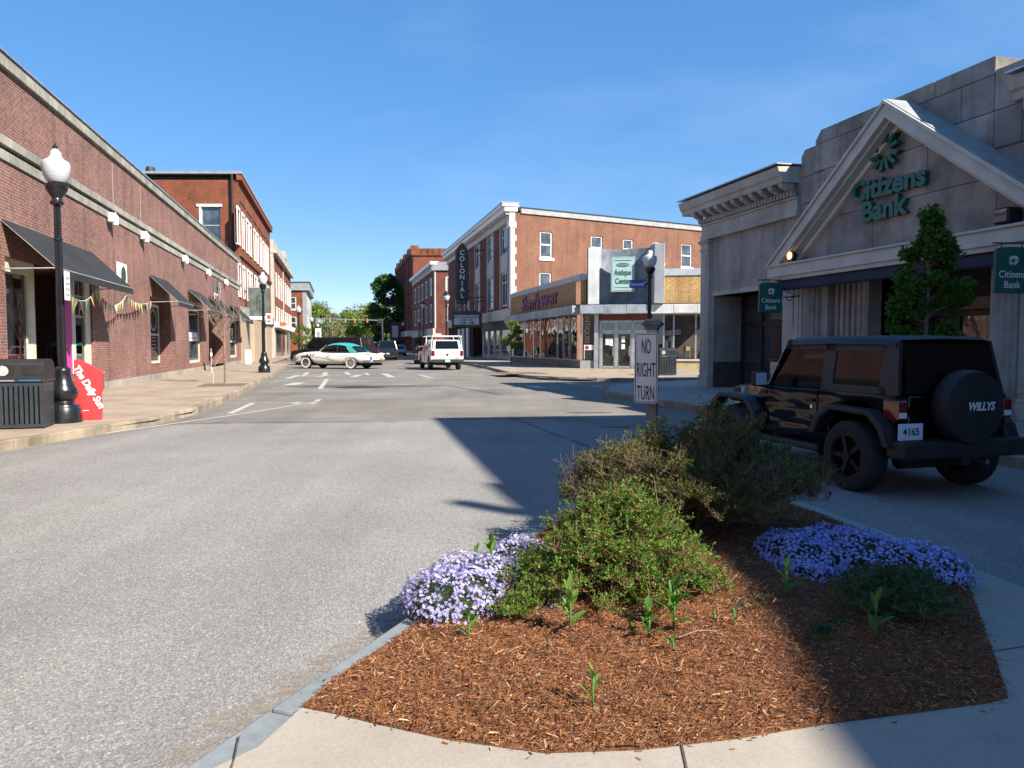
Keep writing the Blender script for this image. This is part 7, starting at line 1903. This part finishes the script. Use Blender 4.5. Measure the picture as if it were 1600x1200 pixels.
# grey-green cushion in the shade
lf_cat = leafmat('cushion_leaf', [(.03, .06, .03), (.05, .10, .05), (.07, .13, .07)], trans=.25)
shrub('grey_green_cushion', (1.93, 3.70, z_), (.34, .26), .24, 'low grey green cushion plant in the shade in front of the blue phlox', 150, 22000, .014, lf_cat, m_gstem, 21, twig=.06, leaf_start=.2, rstem=.003, cat='plant')

m_core = mat('cushion_green', (.035, .055, .02), .9, var=.3, vs=40, bump=1, bs=200)
# ---- phlox: a dome of five-petalled flowers over needle leaves
def phlox(name, base, lobes, nfl, label, cols, seed, fs=.022, gaps=.18):
    rs = np.random.RandomState(seed); t = thing(name, base, 0, label, 'flowering plant')
    FP = []; FN = []
    ws = np.array([l[2]*l[3] for l in lobes]); ws = ws/ws.sum()
    def hgt(x, y):
        h = np.zeros_like(x)
        for cx_, cy_, rx, ry, hz in lobes:
            d = ((x-cx_)/rx)**2+((y-cy_)/ry)**2; h = np.maximum(h, hz*np.sqrt(np.clip(1-d**1.4, 0, 1)))
        return h*(1+.13*np.sin(x*17+seed)*np.sin(y*15+.7)+.08*np.sin(x*37)*np.cos(y*33+seed))
    n = nfl*3; li = rs.choice(len(lobes), n, p=ws); a = rs.uniform(0, 2*np.pi, n); q = np.sqrt(rs.uniform(0, 1, n))
    q = np.where(rs.rand(n) < .3, rs.uniform(.88, 1, n), q)
    L = np.array(lobes)[li]; x = L[:, 0]+np.cos(a)*L[:, 2]*q; y = L[:, 1]+np.sin(a)*L[:, 3]*q; h = hgt(x, y); own = L[:, 4]*np.sqrt(np.clip(1-q**2.8, 0, 1))
    keep = own >= h-.035
    # patchy gaps
    g = np.sin(x*19+seed)*np.sin(y*23+1.7)+np.sin(x*41)*np.sin(y*37+seed)*.6; keep &= (g > -.75) | (rs.rand(n) < .22)
    x, y, h = x[keep][:nfl], y[keep][:nfl], h[keep][:nfl]; e = .01
    gx_ = (hgt(x+e, y)-hgt(x-e, y))/(2*e); gy_ = (hgt(x, y+e)-hgt(x, y-e))/(2*e); gx_ = np.clip(gx_, -3, 3); gy_ = np.clip(gy_, -3, 3)
    Nn = np.stack([-gx_, -gy_, np.ones_like(x)], 1); Nn /= np.linalg.norm(Nn, axis=1)[:, None]
    P = np.stack([x, y, h], 1)+Nn*rs.uniform(-.012, .014, len(x))[:, None]; P[:, 2] = np.maximum(P[:, 2], .01)
    Nn = Nn+rs.normal(0, .38, Nn.shape); Nn /= np.linalg.norm(Nn, axis=1)[:, None]
    A = np.cross(Nn, rs.normal(size=Nn.shape)); A /= np.linalg.norm(A, axis=1)[:, None]; B = np.cross(Nn, A)
    S = fs*.5*rs.uniform(.75, 1.15, len(x))[:, None]
    V = []; m = len(x)
    for k_ in range(5):
        a0 = 2*math.pi*k_/5
        for (r_, da, up) in ((.08, 0, 0), (.70, -.42, .12), (1.0, 0, .10), (.70, .42, .12)):
            c, s_ = math.cos(a0+da), math.sin(a0+da); V.append(P+(A*c+B*s_)*S*r_+Nn*S*up)
    V = np.stack(V, 1)           # m,20,3
    # slight connection through shared centre so that a flower is one island
    ctr = P-Nn*S*.05
    V[:, 0::4] = ctr[:, None, :]
    VV = np.concatenate([ctr[:, None, :], V.reshape(m, 20, 3)[:, [i for i in range(20) if i%4]]], 1).reshape(-1, 3)
    F = np.concatenate([(np.arange(m)*16)[:, None]+np.array([[0, 1+3*k_, 2+3*k_, 3+3*k_]]) for k_ in range(5)], 0)
    lm = leafmat('petal_'+name, cols, trans=.25, rough=.6, spec=.15)
    o = np_mesh('flowers', VV, F, lm, t); o['kind'] = 'stuff'
    n2 = nfl*5; li = rs.choice(len(lobes), n2, p=ws); L = np.array(lobes)[li]; a = rs.uniform(0, 2*np.pi, n2); q = np.sqrt(rs.uniform(0, 1.02, n2)); x = L[:, 0]+np.cos(a)*L[:, 2]*q; y = L[:, 1]+np.sin(a)*L[:, 3]*q
    h = hgt(x, y)*rs.uniform(.25, .97, n2); P = np.stack([x, y, np.maximum(h, .006)], 1)
    V2, F2 = leaf_quads(P, rs, .016, .22, outward=np.array([0, 0, .7])); o = np_mesh('foliage', V2, F2, leafmat('needle_'+name, [(.02, .045, .012), (.045, .09, .02), (.07, .12, .03), (.06, .05, .03)], trans=.2), t); o['kind'] = 'stuff'
    b = MB()
    for cx_, cy_, rx, ry, hz in lobes: b.lathe([(1*rx*.9, 0), (.8*rx*.9, hz*.5), (.5*rx*.9, hz*.75), (0, hz*.86)], 18, c=(cx_, cy_, 0))
    b.build('cushion_core', m_core, t, smooth=True)
    return t
phlox('pale_phlox', (-.28, 3.95, .165), [(-.02, -.12, .27, .29, .17), (.06, .18, .30, .30, .18), (-.12, -.02, .2, .25, .15), (.36, .22, .22, .22, .13), (.42, -.06, .16, .14, .08), (.34, .62, .26, .2, .16)], 3900, 'pale lilac creeping phlox spilling over the left kerb of the island',
      [(.42, .36, .74), (.55, .49, .82), (.66, .62, .86), (.48, .42, .78), (.36, .30, .68), (.74, .70, .88)], 31)
phlox('blue_phlox', (2.14, 4.50, .165), [(-.30, .12, .28, .44, .17), (.04, .02, .34, .40, .20), (.36, -.08, .24, .32, .16), (-.36, -.20, .14, .18, .10), (.0, .34, .36, .24, .17)], 5600, 'blue violet creeping phlox carpet in the shade on the right of the island',
      [(.38, .40, .93), (.48, .52, .97), (.56, .62, .98), (.34, .34, .88), (.44, .44, .95)], 33)
phlox('pink_phlox_tuft', (1.0, 4.02, .19), [(0, 0, .07, .05, .05)], 36, 'tiny tuft of pale pink phlox at the right foot of the green shrub', [(.72, .58, .78), (.8, .7, .84)], 35)

# ---- milkweed-like sprouts
lf_sp = [leafmat('sprout_leaf_a', [(.12, .22, .035), (.18, .30, .06), (.15, .26, .05)], trans=.4), leafmat('sprout_leaf_b', [(.06, .17, .02), (.10, .24, .04)], trans=.4)]
def leafblade(L, W, curl, fold=.25):
    b = MB(); n = 6; rows = []
    for i in range(n+1):
        u = i/n; w = W*math.sin(math.pi*min(1, u*.93+.07))**.8*.5; x = L*u*math.cos(curl*u); z = L*u*math.sin(curl*u)*.6+L*.12*u*(1-u)
        rows.append([(x, -w, z+w*fold), (x, 0, z), (x, w, z+w*fold)])
    b.grid(rows); return b
def sprout(loc, H, label, nl, seed, m=0, wide=.3, top=True):
    rs = random.Random(seed); t = thing('leafy_sprout', loc, rs.uniform(0, 6), label, 'plant', 'broad leaved sprouts in the island bed')
    MB().tube([(0, 0, -.02), (.004, 0, H*.5), (0, .004, H*.85)], [.0055, .005, .003], 6).build('stem', m_gstem, t, smooth=True)
    base = None
    for i in range(nl):
        u = .18+.72*i/max(1, nl-1); L = H*rs.uniform(.32, .45)*(1.15-.35*u); steep = R(18+62*u+rs.uniform(-8, 8))
        b = leafblade(L, L*wide, R(-12)); o = b.build('leaf', lf_sp[m], t, smooth=True)
        o.location = (0, 0, H*(.10+.72*u)); o.rotation_euler = (0, -steep, rs.uniform(-.3, .3)+i*R(97)+(math.pi if i%2 else 0))
    return t
def gp(px, py): g = G(px, py, .19); return (g.x, g.y, .165)
for px, py, top, nl, lab, m, wd in ((927, 1103, 1035, 6, 'lone upright sprout standing in open mulch at the front of the bed', 0, .26), (733, 1000, 940, 5, 'pointed sprout in front of the pale phlox', 0, .26), (890, 990, 905, 9, 'tall sprout in front of the green shrub left of its stems', 0, .34),
                               (1013, 1000, 938, 8, 'bushy dark sprout right of the green shrub stems', 1, .42), (1052, 985, 905, 9, 'tallest dark sprout at the right of the green shrub', 1, .42), (1051, 1022, 985, 6, 'small dark sprout in the mulch below the tallest dark sprout', 1, .35),
                               (857, 1008, 988, 5, 'tiny sprout in the mulch below the green sprigs', 1, .34), (1148, 982, 950, 6, 'small sprout at the edge of the shade', 1, .3), (985, 992, 955, 7, 'short sprout against the shrub stems', 1, .36),
                               (744, 893, 848, 6, 'short sprout behind the pale phlox at the kerb', 0, .4), (768, 893, 832, 7, 'taller sprout behind the pale phlox at the kerb', 0, .4), (856, 822, 792, 6, 'sprout on the kerb edge left of the tall shrub', 0, .38),
                               (876, 815, 795, 5, 'little sprout behind the green shrub near the kerb', 0, .34), (1228, 938, 872, 7, 'shaded sprout at the left end of the blue phlox', 1, .3), (1368, 1000, 930, 6, 'shaded sprout rising from the grey green cushion', 1, .3),
                               (1118, 975, 950, 6, 'small sprout beneath the yellow green tuft', 0, .34)):
    g = gp(px, py); d = math.hypot(g[0], g[1]); hgt_ = (py-top)/1156*math.hypot(d, 0)*1.03
    sprout(g, hgt_*1.12, lab, nl, px, m, wd*1.15)
# weeds in the shade
for i, (px, py, r) in enumerate(((1160, 955, .08), (1310, 975, .07), (1280, 990, .07), (1350, 850, .10), (1190, 940, .09))):
    g = gp(px, py); shrub('weed_patch', g, (r, r), .05, ['low weeds by the shaded sprout tuft', 'low weeds left of the grey green cushion', 'small weeds in shaded mulch near the cushion', 'low weeds behind the blue phlox', 'low weeds left of the blue phlox'][i], 8, 350, .018, lf_cat, m_gstem, 60+i, twig=.03, leaf_start=.1, rstem=.002, cat='plant')
# fallen twigs and litter flecks
for (p, q, lab) in (((1060, 1000), (1120, 990), 'thin bare twig lying on the mulch right of the sprouts'), ((840, 955), (905, 972), 'arched dry twig in front of the green shrub')):
    a, c = G(*p, .2), G(*q, .2); mid = (a+c)/2+Vector((0, 0, .03)); t = thing('fallen_twig', a, 0, lab, 'twig'); MB().tube([(0, 0, .012), tuple(mid-a), tuple(c-a+Vector((0, 0, .012)))], .004, 5).build('twig_wood', m_dead, t)

# ================================================================ TREES
def tree(name, loc, label, H, R_, trunkh, tr, lm, nleaf, lsize, seed, shape='round', clumps=40, group=None, bark=None, gap=.5):
    rs = np.random.RandomState(seed); t = thing(name, loc, 0, label, 'tree', group); segs = []
    top = np.array([0, 0, H*.9]); prev = np.array([0., 0, 0])
    N_ = 8
    for i in range(N_):
        nx_ = np.array([rs.normal(0, .01*H), rs.normal(0, .01*H), H*.88*(i+1)/N_]); segs.append((prev, nx_, tr*(1-i/N_)+.01, tr*(1-(i+1)/N_)+.01)); prev = nx_
    C = []
    for i in range(clumps):
        u = rs.uniform(0, 1); z = trunkh+(H-trunkh)*u
        if shape == 'column': w = R_*(math.sin(math.pi*min(1, u*.84+.16))**.85)*(1.08-.5*u)
        elif shape == 'cone': w = R_*(1-u)**.8
        else: w = R_*math.sqrt(max(0, 1-(2*u-.85)**2/1.35))
        a = rs.uniform(0, 2*np.pi); q = w*rs.uniform(.35, 1.)**.6
        c = np.array([math.cos(a)*q, math.sin(a)*q, z]); C.append((c, R_*rs.uniform(.20, .36)*(.75 if shape == 'column' else 1)))
        segs.append((np.array([0, 0, z-(.25*q+.1)]), c, tr*.22, tr*.06))
    V, F = tube_np(segs, 6); np_mesh('trunk', V, F, bark or m_bark, t)
    C.append((np.array([0, 0, H-.12*R_]), R_*.2))
    per = nleaf//len(C); P = []; D = []
    for c, r in C:
        d = rs.normal(size=(per, 3)); d /= np.linalg.norm(d, axis=1)[:, None]; q = rs.uniform(.15, 1.1, per)[:, None]**.6
        P.append(c+d*r*q*np.array([1, 1, .8])); D.append(d)
    P = np.concatenate(P); D = np.concatenate(D); V, F = leaf_quads(P, rs, lsize, .75, outward=D*.5, droop=.3)
    o = np_mesh('crown', V, F, lm, t); o['kind'] = 'stuff'
    return t
lf_maple = leafmat('maple_leaf', [(.03, .08, .008), (.055, .13, .014), (.09, .18, .02), (.04, .10, .01)], trans=.4)
lf_dark = leafmat('dark_tree_leaf', [(.025, .06, .010), (.05, .11, .02), (.03, .08, .012)], trans=.25)
lf_spring = leafmat('spring_leaf', [(.16, .22, .03), (.22, .28, .05), (.12, .18, .03), (.26, .27, .09)], trans=.4)
lf_pale = leafmat('pale_bud_leaf', [(.26, .25, .13), (.20, .22, .10), (.32, .30, .2)], trans=.4)
bt = at(1448, 560, 12.6)
tree('maple_tree', (bt.x, 12.6, .15), 'young dark green maple in front of the bank porch behind the off-roader', at(1450, 330, 12.6).z-.2, .74, 1.05, .05, lf_maple, 13000, .075, 41, 'column', 74)
MB_ = MB().lathe([(.55, .155), (0, .16)], 16, c=(bt.x, 12.6, 0)).build('tree_pit', m_soil2); tag(MB_, kind='structure')
p = at(799, 575, 50.5); tree('young_street_tree', (p.x, 50.5, .15), 'slim young tree with yellow green top in front of the antique shop windows', 3.0, .75, 1.3, .04, leafmat('young_leaf', [(.10, .16, .02), (.20, .28, .04), (.07, .12, .02)], trans=.4), 2600, .12, 42, 'round', 16)
pit(812, 583, 1.2, 1.3)
p = at(606, 540, 178); tree('dark_street_tree', (p.x-.3, 178, 0), 'tall dense dark green tree beside the tall red block', at(609, 434, 178).z, 4.4, 2.2, .3, lf_dark, 15000, .55, 43, 'round', 60)
p = at(462, 540, 72); tree('young_street_tree', (p.x, 74, .15), 'small yellow green tree on the left pavement behind the black estate car', 3.3, 1.0, 1.0, .05, lf_spring, 2400, .16, 44, 'round', 18)
far_ = [(505, 250, 482, 5.5, 'spring'), (520, 235, 492, 4.2, 'pale'), (488, 240, 478, 5.0, 'spring'), (497, 300, 470, 6.5, 'pale'), (553, 260, 486, 7.5, 'spring'), (568, 280, 476, 8.0, 'pale'), (577, 250, 484, 6.5, 'spring'), (545, 300, 500, 6.5, 'spring'), (593, 240, 478, 7., 'spring'), (532, 330, 520, 6., 'pale'), (585, 300, 500, 8, 'spring'), (470, 300, 500, 8, 'spring')]
fl_lab = ['left of the signal arm', 'just right of the grey corniced building', 'touching the grey corniced building', 'tallest pale crown on the left of the street end', 'over the middle of the signal arm', 'tallest pale crown above the signal arm', 'left of the dark street tree', 'low, in the middle of the street end', 'partly behind the dark street tree', 'lowest, at the gap where the street ends', 'behind the yellow green crowns near the mast', 'behind the left row of buildings']
for i, (px, Y, py, r, kd) in enumerate(far_):
    p = at(px, 540, Y); tree('distant_tree', (p.x, Y, 0), ('yellow green' if kd == 'spring' else 'pale budding')+' distant tree '+fl_lab[i], at(px, py, Y).z, r, 1.5, .3, lf_spring if kd == 'spring' else lf_pale, 3600 if kd == 'spring' else 2200, .8 if kd == 'spring' else .55, 50+i, 'round', 36, group='trees at the end of the street')
# low wooded horizon
rs = np.random.RandomState(9); P = np.column_stack([rs.uniform(-260, 120, 26000), rs.uniform(335, 380, 26000), rs.uniform(0, 1, 26000)**1.3*9]); P[:, 2] *= .7+.3*np.sin(P[:, 0]*.11)*np.sin(P[:, 0]*.043+1)
V, F = leaf_quads(P, rs, 1.6, .8); o = np_mesh('far_woodland', V, F, leafmat('woodland_leaf', [(.07, .11, .03), (.13, .17, .05), (.1, .13, .05)], trans=.2)); tag(o, 'low band of distant woodland closing the end of the street', 'woodland', kind='stuff')
